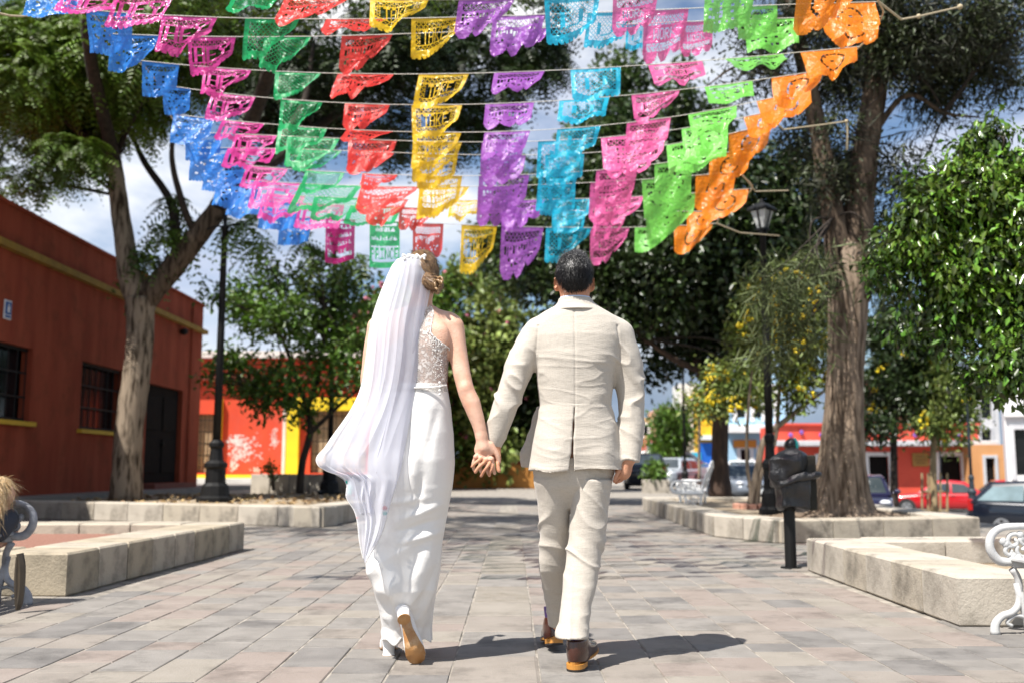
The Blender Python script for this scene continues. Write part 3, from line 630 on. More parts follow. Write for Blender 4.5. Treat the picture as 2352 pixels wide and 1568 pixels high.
# flowering shrubs in the middle distance
Yt = 45.5
for i, (lst, lab, ff) in enumerate([
    ([(1110, 740, 80), (1150, 820, 90), (1070, 830, 70), (1160, 920, 85), (1085, 930, 80), (1120, 1010, 80), (1195, 1010, 55), (1060, 670, 45), (1130, 660, 40), (1045, 640, 28), (1205, 760, 45)], "tall olive green flowering shrub between the couple's heads", 1),
    ([(1000, 800, 75), (940, 860, 75), (980, 940, 80), (900, 960, 70), (1020, 1020, 70), (930, 1040, 60), (1005, 700, 50)], "rounded green shrub behind the bride's shoulder", 1),
    ([(860, 760, 60), (870, 850, 65), (840, 940, 60), (880, 1030, 60), (880, 690, 40)], "shrub with small red flowers left of the bride's veil", 1),
    ([(1225, 930, 60), (1250, 860, 60), (1240, 1010, 60), (1210, 850, 40)], "dark leafed shrub just left of the groom's jacket", 0)]):
    sh = thing("flowering_shrub", lab, "shrub", group="far flowering shrubs")
    bs = px_blobs(lst, Yt, jit=1.2, seed=30 + i)
    bcx = sum(b[0][0] for b in bs) / len(bs)
    limb_obj("stem", sh, m_barkd, [([Vector((bcx + q * .5, Yt + .3 * q, .9)), Vector((bcx + q * 1.2, Yt, 3.5)), Vector((bcx + q * 2, Yt, 6.5))], [.13, .1, .05]) for q in (-1, 0, 1)], 6)
    make_crown("foliage", sh, m_olive if i == 0 else (m_mid if i < 3 else m_dark), bs, 1300, 9, .36, .20, 40 + i, spread=.34, inner=.3, thr=-.4)
    if ff:
        T, D = crown_points(bs, 260, 50 + i, 1, .9, 1.1, -.2); mb = MB()
        for p in T[:120]: mb.sphere(p, random.uniform(.07, .14), 5, 4)
        mb.obj("flowers", m_pinkf, sh)['kind'] = 'stuff'

# big dark tree right of centre
Yt = 23.4; px1 = mpp(Yt)
t5 = thing("dark_broad_tree", "broad dark tree with a leaning brown trunk behind the groom", "tree")
limb_obj("trunk", t5, M("brown_bark", (.085, .05, .033), (.04, .025, .018), 4, .95, .9, 18, stretch=(3, 3, .7)), [([A(1654, 1140), A(1654, 1060), A(1655, 960), A(1652, 890)], [27 * px1, 19 * px1, 19 * px1, 24 * px1]),
    ([A(1645, 910), A(1610, 850), A(1580, 760, .5), A(1560, 650, 1)], [17 * px1, 13 * px1, 11 * px1, 7 * px1]), ([A(1655, 910), A(1670, 800), A(1660, 700), A(1700, 560)], [18 * px1, 14 * px1, 12 * px1, 7 * px1]),
    ([A(1610, 850), A(1560, 830, -.5), A(1480, 780, -1)], [10 * px1, 8 * px1, 4 * px1]), ([A(1662, 860), A(1730, 760), A(1790, 640)], [13 * px1, 10 * px1, 5 * px1])], 12, .06)
b5 = px_blobs([(1420, 690, 95), (1550, 620, 120), (1540, 750, 85), (1700, 590, 120), (1470, 590, 90), (1345, 625, 60), (1640, 480, 110), (1790, 560, 85), (1450, 800, 45), (1700, 720, 85), (1810, 430, 85), (1640, 380, 65), (1550, 430, 70), (1850, 640, 60), (1265, 640, 40), (1240, 600, 40), (1420, 600, 80), (1490, 840, 36), (1620, 800, 50), (1780, 700, 60), (1400, 530, 60), (1730, 850, 40)], Yt, jit=1.6, seed=7)
limb_obj("twigs", t5, m_barkd, twig_chains([A(1580, 760, .5), A(1560, 650, 1), A(1660, 700), A(1700, 560), A(1790, 640), A(1480, 780, -1)], b5, 60, 5 * px1, 8), 5, 0)
make_crown("crown", t5, m_dark, b5, 4300, 9, .19, .11, 23, spread=.2, inner=.2, thr=-.55)

# tall tree farther back in the middle
Yt = 37.0; px1 = mpp(Yt)
t10 = thing("tall_slender_tree", "tall slender green tree rising behind the blue and pink paper banners", "tree")
limb_obj("trunk", t10, m_barkd, [([A(1385, 1110), A(1390, 850), A(1400, 600), A(1420, 400), A(1425, 170)], [18 * px1, 15 * px1, 12 * px1, 8 * px1, 3 * px1]), ([A(1392, 700), A(1300, 560), A(1225, 420)], [9 * px1, 6 * px1, 3 * px1]), ([A(1405, 560), A(1480, 400), A(1555, 250)], [8 * px1, 5 * px1, 2 * px1])], 8)
b10 = px_blobs([(1420, 170, 36), (1400, 240, 42), (1455, 300, 55), (1400, 360, 60), (1480, 400, 70), (1560, 240, 36), (1545, 330, 50), (1330, 300, 40), (1220, 420, 62), (1290, 470, 70), (1180, 500, 50), (1230, 540, 60), (1140, 560, 45), (1350, 440, 60), (1600, 340, 50), (1190, 610, 55), (1340, 540, 60), (1570, 160, 18), (1480, 190, 18), (1410, 480, 60), (1650, 280, 28)], Yt, jit=1.8, seed=9)
limb_obj("twigs", t10, m_barkd, twig_chains([A(1400, 600), A(1420, 400), A(1300, 560), A(1225, 420), A(1480, 400)], b10, 40, 5 * px1, 10), 5, 0)
make_crown("crown", t10, M("mixed_green_leaf", (.075, .12, .025), (.03, .055, .015), .7, .4, island=.4, trans=.3), b10, 2500, 10, .28, .16, 25, spread=.28, inner=.2, thr=-.4)

# big fluted tree with grey needle foliage (right)
Yt = 13.1; px1 = mpp(Yt)
t6 = thing("fluted_trunk_tree", "large tree with a broad flared pale trunk and wispy grey needles, right planter", "tree")
prof = [(1200, 1926, 98), (1180, 1926, 74), (1130, 1928, 58), (1050, 1933, 47), (950, 1938, 42), (850, 1942, 40), (760, 1946, 42), (680, 1950, 45), (620, 1951, 46), (575, 1952, 38), (545, 1953, 22)]
V = []; F = []; ns = 40
Pp = [A(x, y) for y, x, w in prof]; Rr = [w * px1 for y, x, w in prof]; PP = catmull(Pp, 48); RR = np.interp(np.linspace(0, 1, 49), np.linspace(0, 1, len(Rr)), Rr)
for k, p in enumerate(PP):
    h = k / 48
    for i in range(ns):
        a = 2 * math.pi * i / ns
        fl = (.16 * max(0, 1 - h * 2.2) + .05) * (math.sin(5 * a + 1 + h) + .6 * math.sin(8 * a + 2 - h * 2) + .35 * math.sin(13 * a))
        r_ = RR[k] * (1 + fl + .03 * math.sin(k * 1.3 + 4 * a) * h); V.append((p.x + r_ * math.cos(a), p.y + r_ * math.sin(a), p.z))
for k in range(48):
    for i in range(ns): F.append((k * ns + i, k * ns + (i + 1) % ns, (k + 1) * ns + (i + 1) % ns, (k + 1) * ns + i))
obj("trunk", V, F, m_barkb, t6, True)
limb_obj("dark_limb", t6, M("shaded_limb_bark", (.13, .095, .068)), [([A(1942, 690), A(1915, 500), A(1885, 330), A(1845, 140), A(1800, -60)], [36 * px1, 27 * px1, 22 * px1, 19 * px1, 14 * px1]),  # shade under the crown put into the limbs' darker bark colour
    ([A(1957, 690), A(1972, 500), A(1990, 330), A(2015, 170), A(2035, -60)], [42 * px1, 35 * px1, 30 * px1, 26 * px1, 20 * px1]),
    ([A(2010, 200), A(2100, 130, .5), A(2230, 110, .6), A(2340, 150, .6)], [14 * px1, 10 * px1, 6 * px1, 2 * px1]), ([A(1990, 330), A(2080, 220), A(2170, 260), A(2250, 270)], [9 * px1, 6 * px1, 4 * px1, 2 * px1]),
    ([A(1860, 200), A(1780, 170), A(1700, 150), A(1620, 200)], [9 * px1, 6 * px1, 3 * px1, 1.5 * px1])], 12, .06)
mb = MB(); rr = random.Random(12)
for q in range(12):
    a = rr.uniform(-math.pi, 0) ; r0 = 1.15 * 74 * px1; c0 = A(1935, 1190)
    pts = [Vector((c0.x + math.cos(a) * r0 * s_, c0.y + math.sin(a) * r0 * s_ * .6, .215 + .07 * (1 - s_ / 2.2) + .01)) for s_ in (.7, 1.1, 1.5, 2.0)]
    mb.tube(catmull(pts, 8), [.07, .055, .045, .02], 7, True, .1)
mb.obj("roots", m_barkb, t6, True)
bn = px_blobs([(2060, 120, 60), (2130, 190, 55), (2230, 130, 60), (2300, 170, 45), (2180, 60, 70), (2060, 20, 70), (2110, 300, 40, 0, .4), (2060, 400, 50, 0, .5), (1950, 500, 50, .5, .5), (1900, 420, 46, 0, .7), (2020, 530, 45, .5, .5), (2300, 40, 70), (2230, 270, 36, 0, .4), (1930, 300, 40), (1960, 100, 50), (1870, 30, 60), (1760, 170, 45, 0, .4), (1690, 140, 40, 0, .3), (1760, 60, 50, 0, .5), (1700, 210, 30, 0, .3), (1930, 180, 60, .6), (1920, 400, 60, .8), (2000, 60, 70, .8), (2100, 430, 40, .4, .6), (1850, 300, 50, .8, .5), (2160, 160, 60, .6)], Yt, jit=.8, seed=13)
make_crown("leafy_clumps", t6, leafmat("dark_scale_leaf", (.06, .08, .022), (.03, .042, .014), .5, .15, .4), bn, 1500, 12, .10, .035, 77, spread=.16, inner=.1, thr=-.2, droop=.4)
make_needles("foliage", t6, M("dark_needle", (.05, .052, .03), (.025, .03, .016), .7, .6, island=.4, trans=.2), bn, 1700, .20, 27, wd=.013, droop=.5, inner=.1, thr=-.35, per=9, spread=.11)
bw = px_blobs([(1800, 700, 50, -1.2), (1850, 640, 44, -1.2), (1760, 660, 40, -1.2), (1960, 560, 36, .5), (2020, 640, 36, .5), (1850, 760, 45, -1.0), (2030, 590, 36, -.4), (1880, 600, 30, -.6), (1790, 790, 34, -1.0)], Yt, seed=14)
make_needles("pale_sprays", t6, m_needle, bw, 210, .27, 28, wd=.011, droop=.5, inner=.05, thr=-.7, per=10, spread=.13)
limb_obj("twigs", t6, m_barkd, twig_chains([A(2015, 170), A(2100, 130, .5), A(2230, 110, .6), A(1990, 330), A(1915, 500), A(1945, 640), A(1780, 170), A(2170, 260)], bn + bw, 110, 4 * px1, 15), 5, 0)

# ficus leaning in from the right, close
Yt = 8.6; px1 = mpp(Yt)
t7 = thing("glossy_ficus_tree", "glossy leafed green tree leaning in at the right edge", "tree")
limb_obj("trunk", t7, m_bark, [([A(2560, 1290), A(2550, 1000), A(2530, 760), A(2520, 560)], [45 * px1, 38 * px1, 34 * px1, 28 * px1]), ([A(2530, 760), A(2420, 640), A(2290, 560), A(2160, 560)], [22 * px1, 15 * px1, 9 * px1, 3 * px1]),
    ([A(2522, 600), A(2400, 480), A(2280, 400)], [18 * px1, 11 * px1, 4 * px1]), ([A(2530, 760), A(2400, 760), A(2250, 740)], [16 * px1, 10 * px1, 3 * px1])], 12)
b7 = px_blobs([(2240, 450, 85), (2330, 580, 115), (2210, 610, 95), (2280, 730, 95), (2120, 560, 62), (2180, 720, 50), (2340, 350, 60), (2060, 560, 38), (2340, 810, 62), (2270, 840, 36), (2420, 520, 170), (2150, 480, 48), (2060, 640, 40, 0, .6), (2120, 660, 55), (2190, 380, 40, 0, .5), (2290, 320, 36, 0, .5), (2200, 800, 30), (2000, 560, 26, 0, .5), (2020, 610, 24, 0, .5), (2130, 420, 40, 0, .5), (2250, 360, 50, 0, .6), (2420, 740, 110), (2090, 730, 28, 0, .5), (2000, 600, 14, 0, .5), (2140, 760, 36)], Yt, jit=.45, seed=16)
limb_obj("twigs", t7, m_barkd, twig_chains([A(2420, 640), A(2290, 560), A(2160, 560), A(2400, 480), A(2280, 400), A(2400, 760), A(2250, 740)], b7, 70, 4 * px1, 17), 5, 0)
b7 = [(c_ + np.random.default_rng(i_).normal(size=3) * .06, r_ * .88, w_) for i_, (c_, r_, w_) in enumerate(b7)]
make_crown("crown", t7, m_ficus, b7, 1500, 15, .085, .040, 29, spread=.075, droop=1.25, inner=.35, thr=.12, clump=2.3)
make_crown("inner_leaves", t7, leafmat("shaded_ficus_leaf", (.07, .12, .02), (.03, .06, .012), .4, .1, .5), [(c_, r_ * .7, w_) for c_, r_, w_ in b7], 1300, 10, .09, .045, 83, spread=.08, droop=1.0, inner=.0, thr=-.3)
make_crown("hanging_sprays", t7, m_ficus, [(c_ + np.array([0, 0, -r_ * .55]), r_ * .75, w_) for c_, r_, w_ in b7[:9]], 170, 22, .08, .038, 85, spread=.07, droop=1.6, inner=.5, thr=.1, clump=2.5)

# flowering yellow shrubs and young trees on the right
def shrub_tree(name, label, stems, blobs, n, mat, seed, leaf=.12, fl=40, fr=.07, group=None, bark=None, per=9, spread=.13, rad=None):
    t = thing(name, label, "tree", group=group)
    limb_obj("trunk", t, bark or m_bark, [(s, r) for s, r in stems], 7, .05)
    ends = [s[-1] for s, r in stems] + [s[len(s) // 2] for s, r in stems]
    limb_obj("twigs", t, m_barkd, twig_chains(ends, blobs, 24, .018, seed), 4, 0)
    make_crown("crown", t, mat, blobs, n, per, leaf, leaf * .42, seed, spread=spread, inner=.15, thr=-.45)
    if fl:
        T, D = crown_points(blobs, fl * 4, seed + 9, 1, .75, 1.1, -.2); mb = MB()
        for p in T[:fl]:
            for q in range(5): mb.sphere(p + np.array([random.gauss(0, fr * .7), random.gauss(0, fr * .7), random.gauss(0, fr * .5)]), fr * random.uniform(.35, .6), 5, 4)
        mb.obj("flowers", m_flower, t)['kind'] = 'stuff'
    return t
Yt = 16.3; px1 = mpp(Yt)
by = px_blobs([(1745, 730, 55), (1800, 690, 55), (1850, 750, 60), (1780, 800, 45), (1870, 830, 45), (1715, 790, 34), (1870, 670, 50), (1830, 640, 35), (1740, 670, 30), (1840, 900, 32), (1890, 760, 40), (1810, 860, 34)], Yt, jit=.5, seed=18)
shrub_tree("yellow_flower_tree", "slanting pale stemmed small tree full of yellow flowers beside the right lamp post",
    [([A(1722, 1165), A(1741, 1068), A(1757, 1006), A(1809, 960), A(1860, 920), A(1896, 895)], [9 * px1, 8 * px1, 7 * px1, 6 * px1, 5 * px1, 3 * px1]), ([A(1737, 1165), A(1748, 1083), A(1780, 1010), A(1790, 900), A(1800, 780)], [7 * px1, 6 * px1, 5 * px1, 4 * px1, 2 * px1]),
     ([A(1728, 1150), A(1715, 1050), A(1720, 920), A(1735, 800)], [5 * px1, 4 * px1, 3 * px1, 2 * px1])], by, 620, leafmat("yellow_green_leaf", (.22, .27, .05), (.12, .17, .03)), 61, .13, 130, .075)
Yt = 21.0
b8 = px_blobs([(1650, 890, 34), (1700, 885, 40), (1620, 920, 30), (1735, 900, 30), (1670, 930, 30), (1640, 860, 24)], Yt, jit=.3, seed=19)
shrub_tree("yellow_flower_tree", "short bushy tree with yellow flowers in front of the leaning brown trunk", [([A(1606, 1110), A(1606, 1000), A(1612, 920), A(1640, 880)], [.03, .03, .028, .015]), ([A(1610, 930), A(1660, 905), A(1710, 890)], [.02, .016, .01])], b8, 260, m_olive, 63, .14, 50, .075)
Yt = 30.0
b11 = px_blobs([(2060, 800, 70), (2020, 880, 55), (2100, 760, 55), (2100, 880, 60), (2050, 940, 60), (2110, 940, 36), (2030, 760, 40), (2080, 700, 40), (2000, 960, 34)], Yt, jit=.8, seed=20)
shrub_tree("street_tree", "dense dark street tree in front of the brown brick house", [([A(2054, 1180), A(2053, 1000), A(2056, 860), A(2070, 760)], [.13, .09, .08, .04])], b11, 1300, m_dark, 65, .2, 26, .1, "young trees along the street", m_barkd, 9, .22)
b12 = px_blobs([(2160, 940, 48), (2195, 900, 42), (2205, 970, 36), (2150, 890, 36), (2180, 850, 34), (2130, 960, 28), (2165, 1000, 26)], Yt, jit=.5, seed=22)
sy_ = shrub_tree("street_tree", "young staked street tree with yellow flowers in front of the red car", [([A(2146, 1178), A(2143, 1060), A(2150, 960), A(2170, 880)], [.12, .10, .08, .04])], b12, 620, m_olive, 67, .18, 30, .11, "young trees along the street", M("tan_stake", (.34, .25, .14), (.26, .19, .1), 4, .9), 8, .2)
mb = MB()
for px in (2118, 2132, 2160, 2176): mb.tube([A(px, 1176), A(px, 1085)], .035, 5)
mb.tube([A(2118, 1128), A(2176, 1128)], .03, 5); mb.tube([A(2118, 1172), A(2176, 1172)], .03, 5)
mb.obj("stake_frame", MATS["tan_stake"], sy_)
Yt = 62.0
b9 = px_blobs([(1540, 995, 32), (1560, 965, 24), (1518, 1015, 20), (1555, 1020, 26), (1530, 960, 18)], Yt, jit=.8, seed=24)
shrub_tree("round_tree", "small round bright green tree down the street, in front of the far houses", [([A(1545, 1095), A(1545, 1040), A(1543, 1000)], [.15, .12, .06])], b9, 420, m_mid, 69, .4, 0, .1, None, m_barkd, 9, .35)
# young sapling in the left planter and dry leaves
Yt = 24.6
sp = thing("sapling", "tiny green sapling in the soil behind the left lamp post", "plant"); limb_obj("stem", sp, m_bark, [([A(628, 1125), A(625, 1090), A(622, 1062)], [.05, .035, .015])], 5)
make_crown("leaves", sp, m_mid, px_blobs([(620, 1070, 14), (630, 1090, 10)], Yt, seed=3), 20, 8, .1, .05, 71, spread=.05, thr=-3)
# brick ring round the yellow flower tree
rg = thing("brick_ring", "low reddish brick ring round the foot of the slanting yellow flowered tree", "planter", tuple(at(1738, 1172, 16.3)))
m_ring = M("red_brick", (.40, .18, .12), (.48, .28, .21), 5, .9, .4)
for i in range(16):
    a = 2 * math.pi * i / 16; o = MB().box((0, 0, .05), (.12, .09, .13), 0, .012).obj("brick", m_ring, rg); o.location = (.33 * math.cos(a), .33 * math.sin(a), random.uniform(0, .01)); o.rotation_euler = (0, 0, a + math.pi / 2)
# litter of dry leaves on the left soil
n = 700; r = np.random.default_rng(5); c = np.stack([r.uniform(-8.5, -3.0, n), r.uniform(17.6, 24.5, n), np.full(n, .245)], 1); ax = unit(np.stack([r.normal(size=n), r.normal(size=n), r.normal(size=n) * .2], 1)); nr = unit(np.stack([r.normal(size=n) * .3, r.normal(size=n) * .3, np.ones(n)], 1))
V, F = leaf_geo(c, ax, nr, .14, .08); tag(obj("dry_leaves", V, F, M("dry_leaf", (.42, .30, .15), (.22, .13, .06), 3, .9, island=.4)), kind='stuff')
# ------------------------------------------------------------------ street lamps
m_lamp = M("lamp_black", (.006, .006, .007), (.010, .010, .010), 9, .55, spec=.22)
m_lampb = M("lamp_blue_black", (.018, .026, .034), (.03, .04, .05), 9, .4)
m_lglass = M("lamp_glass", (.55, .56, .55), (.45, .46, .45), 2, .25)
def lamp(label, base, H, s=1.0, lantern=.5, mat=None, arm=False, drop=0.0, bs=1.0):
    mat = mat or m_lamp; r = thing("street_lamp", label, "street lamp", tuple(base), 0, "black street lamps round the plaza")
    s0, s = s, s * bs
    b = MB().lathe((0, 0, 0), [(.30 * s, 0), (.30 * s, .08), (.24 * s, .12), (.22 * s, .30), (.17 * s, .36), (.16 * s, .62), (.19 * s, .66), (.19 * s, .72), (.12 * s, .78), (.10 * s, 1.0), (.125 * s, 1.04), (.125 * s, 1.10), (.075 * s, 1.16)], 12)
    b.obj("base", mat, r, False); s = s0
    MB().lathe((0, 0, 0), [(.068 * s, 1.15), (.062 * s, H * .6), (.05 * s, H - .06), (.075 * s, H - .05), (.075 * s, H)], 10).obj("post", mat, r, True)
    if lantern:
        l = MB(); t = H; q = lantern
        for i in range(4):
            a = math.pi / 4 + i * math.pi / 2; c, d = math.cos(a), math.sin(a); l.tube([(.11 * q * c, .11 * q * d, t + .02), (.23 * q * c, .23 * q * d, t + .48 * q)], .012, 5)
        l.lathe((0, 0, t), [(.17 * q, 0), (.17 * q, .03)], 4).lathe((0, 0, t + .47 * q), [(.36 * q, 0), (.36 * q, .03), (.17 * q, .17 * q), (.06 * q, .2 * q), (.03 * q, .3 * q)], 4)
        lo = l.obj("lantern", mat, r); MB().lathe((0, 0, t), [(.12 * q, .04 * q), (.27 * q, .46 * q)], 4).obj("lantern_glass", m_lglass, lo)
    if arm:
        MB().tube([(0, 0, H - .02), (.15, 0, H + .03), (.55, 0, H + .04)], .018, 6).tube([(0, 0, H - .02), (-.15, 0, H + .0), (-.35, 0, H - .06)], .018, 6).tube([(0, 0, H), (0, 0, H + .22)], .04, 6).obj("arm", mat, r)
    return r
p = ground(493, 1152, .235); lamp("tall black lamp post in the left planter next to the forked tree", (p.x, p.y, .235), at(510, 520, p.y).z - .235, 1.15, 0, None, True)
p = at(756, 1140, 24.5); lamp("black lamp post whose base shows left of the billowing veil", (p.x, p.y, .225), 6.2, 1.0, .7)
p = at(1773, 1180, 14.2); lamp("black lamp post with a lantern behind the litter bin", (p.x, p.y, .21), at(1766, 530, 14.2).z - .21, .85, .62, bs=.72)
p = at(1574, 1112, 33); lamp("slim black lamp post behind the far white bench", (p.x, p.y, 0), at(1572, 735, 33).z, .65, .9)
p = at(2236, 1188, 27.5); lamp("blue-black lamp post left of the dark hatchback", (p.x, p.y, p.z), at(2232, 880, 27.5).z - p.z, .6, .9, m_lampb)
p = at(2164, 1150, 46); lamp("thin distant lamp post in front of the red building's open doorway", (p.x, p.y, p.z), at(2163, 1000, 46).z - p.z, .6, .5, m_lampb)

# ------------------------------------------------------------------ white cast iron benches
m_bw = M("bench_white_iron", (.52, .52, .51), (.40, .40, .40), 9, .42, .12, 60, spec=.5)
def spiral(c, r0, r1, a0, a1, n=22): return [(c[0] + (r0 + (r1 - r0) * i / n) * math.cos(a0 + (a1 - a0) * i / n), 0, c[1] + (r0 + (r1 - r0) * i / n) * math.sin(a0 + (a1 - a0) * i / n)) for i in range(n + 1)]
def bench_end(mb, y):
    """end frame in local XZ (front is -x): scroll arm rest, S leg, ornaments"""
    T = lambda pts, r, n=8: mb.tube([(p[0], y + (p[1] if len(p) > 2 else 0), p[-1]) for p in pts], r, n)
    sp = lambda *a, **k: spiral(*a, **k)
    # front leg S with foot turned out
    T(catmull([(-.245, 0, .0), (-.24, 0, .06), (-.20, 0, .105), (-.135, 0, .13), (-.095, 0, .175), (-.085, 0, .25), (-.09, 0, .33), (-.12, 0, .385)], 22), [.03, .026, .023, .022, .022, .022, .022, .024])
    T([(-.10, 0, .30), (-.075, 0, .20), (-.05, 0, .08), (-.045, 0, .0)], [.02, .026, .022, .026])
    T(catmull([(-.06, 0, .10), (-.12, 0, .11), (-.17, 0, .07), (-.14, 0, .05)], 12), .012)
    # scroll of the arm rest: big open curl
    T(catmull([(-.07, 0, .455), (-.13, 0, .425), (-.20, 0, .435), (-.245, 0, .50), (-.235, 0, .575), (-.17, 0, .625), (-.05, 0, .635), (.12, 0, .63), (.28, 0, .645), (.36, 0, .68)], 40), [.023, .026, .028, .026, .024, .022, .021, .02, .02, .02], 9)
    # acanthus ornaments inside
    for c, r0, a0, a1, rr in (((-.10, .545), .055, 0, 7.5, .014), ((-.02, .56), .045, 3, 10, .013), ((-.13, .485), .035, 1, 7, .013), ((-.04, .49), .05, 2.5, 9, .014), ((.06, .54), .05, 0, 7, .014), ((.05, .47), .04, 1, 8, .012), ((.14, .53), .055, 2, 9, .013), ((.15, .46), .04, 0, 7, .012)):
        T(sp(c, r0, .008, a0, a1), rr, 6)
    for c in ((-.165, .545), (-.15, .53), (-.06, .585), (-.11, .46), (.0, .5), (.1, .585), (-.02, .45), (.09, .50)): mb.sphere((c[0], y, c[1]), .024, 8, 6, (1, .7, 1))
    # seat rail block and rear leg with back post
    mb.box((.10, y, .415), (.44, .05, .055), 0, .01)
    T(catmull([(.30, 0, .0), (.27, 0, .15), (.28, 0, .40), (.33, 0, .62), (.42, 0, .86)], 18), [.026, .022, .024, .022, .018])
    T(catmull([(-.05, 0, .20), (.05, 0, .30), (.16, 0, .22), (.28, 0, .16)], 16), .014); T(sp((.08, .22), .06, .01, 0, 8), .012, 6); T(sp((.18, .3), .05, .01, 2, 9), .012, 6); T(sp((.0, .33), .045, .01, 1, 8), .012, 6)
def bench(label, loc, rz, L=1.35, mat=None, s=1.0):
    r = thing("park_bench", label, "bench", loc, rz, "white cast iron benches"); r.scale = (s, s, s); mat = mat or m_bw
    for y in (0, L):
        mb = MB(); bench_end(mb, y); mb.obj("end_frame", mat, r, True)
    for k in range(6): MB().box((-.105 + k * .078, L / 2, .443), (.066, L + .03, .022), 0, .005).obj("seat_slat", mat, r)
    # lattice back rest: scrollwork between two rails
    b = MB(); n = 7
    b.tube([(.31, 0, .52), (.31, L, .52)], .016, 6); b.tube(catmull([(.44, 0, .88), (.45, L * .25, .97), (.455, L * .5, 1.0), (.45, L * .75, .97), (.44, L, .88)], 20), .018, 6)
    for i in range(n):
        yy = L * (i + .5) / n
        for sg_, h in ((1, .62), (-1, .74), (1, .86)):
            b.tube([(.31 + (p[2] - .52) * .33, yy + p[0], p[2]) for p in spiral((0, h), .085, .012, .6 * i, .6 * i + 7.5 * sg_, 16)], .012, 5)
        b.tube([(.31, yy, .52), (.44, yy + .05, .95)], .010, 5); b.tube([(.31, yy + .08, .52), (.44, yy - .05, .95)], .010, 5)
    b.obj("backrest", mat, r, True)
    return r
p = ground(2284, 1456); bench("white scroll-armed iron bench at the right edge", (p.x + .215, p.y - 1.18, 0), 0, 1.35, None, .87)
p = ground(66, 1388); bench("shaded white iron bench at the left edge with the seated girl", (p.x - .25, p.y - 1.35, 0), math.pi, 1.35, M("bench_shaded_iron", (.36, .37, .40), (.16, .16, .17), 9, .4, .1, 60)).scale = (1, -1, 1)  # shade on the white iron is put into this greyer colour
p = ground(1532, 1186); bench("far white lattice-backed bench on the path side of the big tree's planter", (p.x + .34, p.y, 0), -.25, 1.15, M("bench_sunlit_iron", (.80, .80, .79), None, 9, .4), 1.0)  # brighter copy of the bench white, sunlight put into the colour
# dark strap hanging on the left bench
st = thing("bag_strap", "dark leather strap hanging from the arm of the left bench", "strap"); q = lambda x, y, d=0: at(x, y, 6.05 + d)
m_leather = M("dark_leather", (.028, .020, .012), (.05, .036, .022), 8, .5)
MB().tube(catmull([q(46, 1270), q(50, 1300), q(49, 1350), q(44, 1410 - 25), q(40, 1462 - 62)], 16), [.020, .022, .020, .020, .012], 6).tube(catmull([q(42, 1278), q(38, 1330), q(40, 1400 - 10)], 12), .014, 6).obj("strap", m_leather, st)

# ------------------------------------------------------------------ litter bin with bag
m_bin = M("bin_dark_metal", (.012, .012, .010), (.022, .021, .016), 5, .6, .3, 40, dirt=(.04, .036, .026), dscale=6, spec=.25)
m_bag = M("black_plastic", (.006, .006, .007), (.010, .010, .012), 5, .3, .8, 22, spec=.55)
pb = ground(1817, 1304); sB = mpp(pb.y, 1150)
lb = thing("litter_bin", "black litter bin on a pole with a black bag folded over its rim", "bin", (pb.x, pb.y, 0))
zz = lambda py: at(1817, py, pb.y).z
MB().lathe((0, 0, 0), [(.05, 0), (.05, zz(1165))], 14).lathe((0, 0, 0), [(.09, 0), (.09, .012)], 14).obj("pole", M("pole_black", (.006, .006, .006), None, 8, .5, spec=.3), lb, False)
litter_bin_root, bin_zz, bin_base = lb, zz, pb

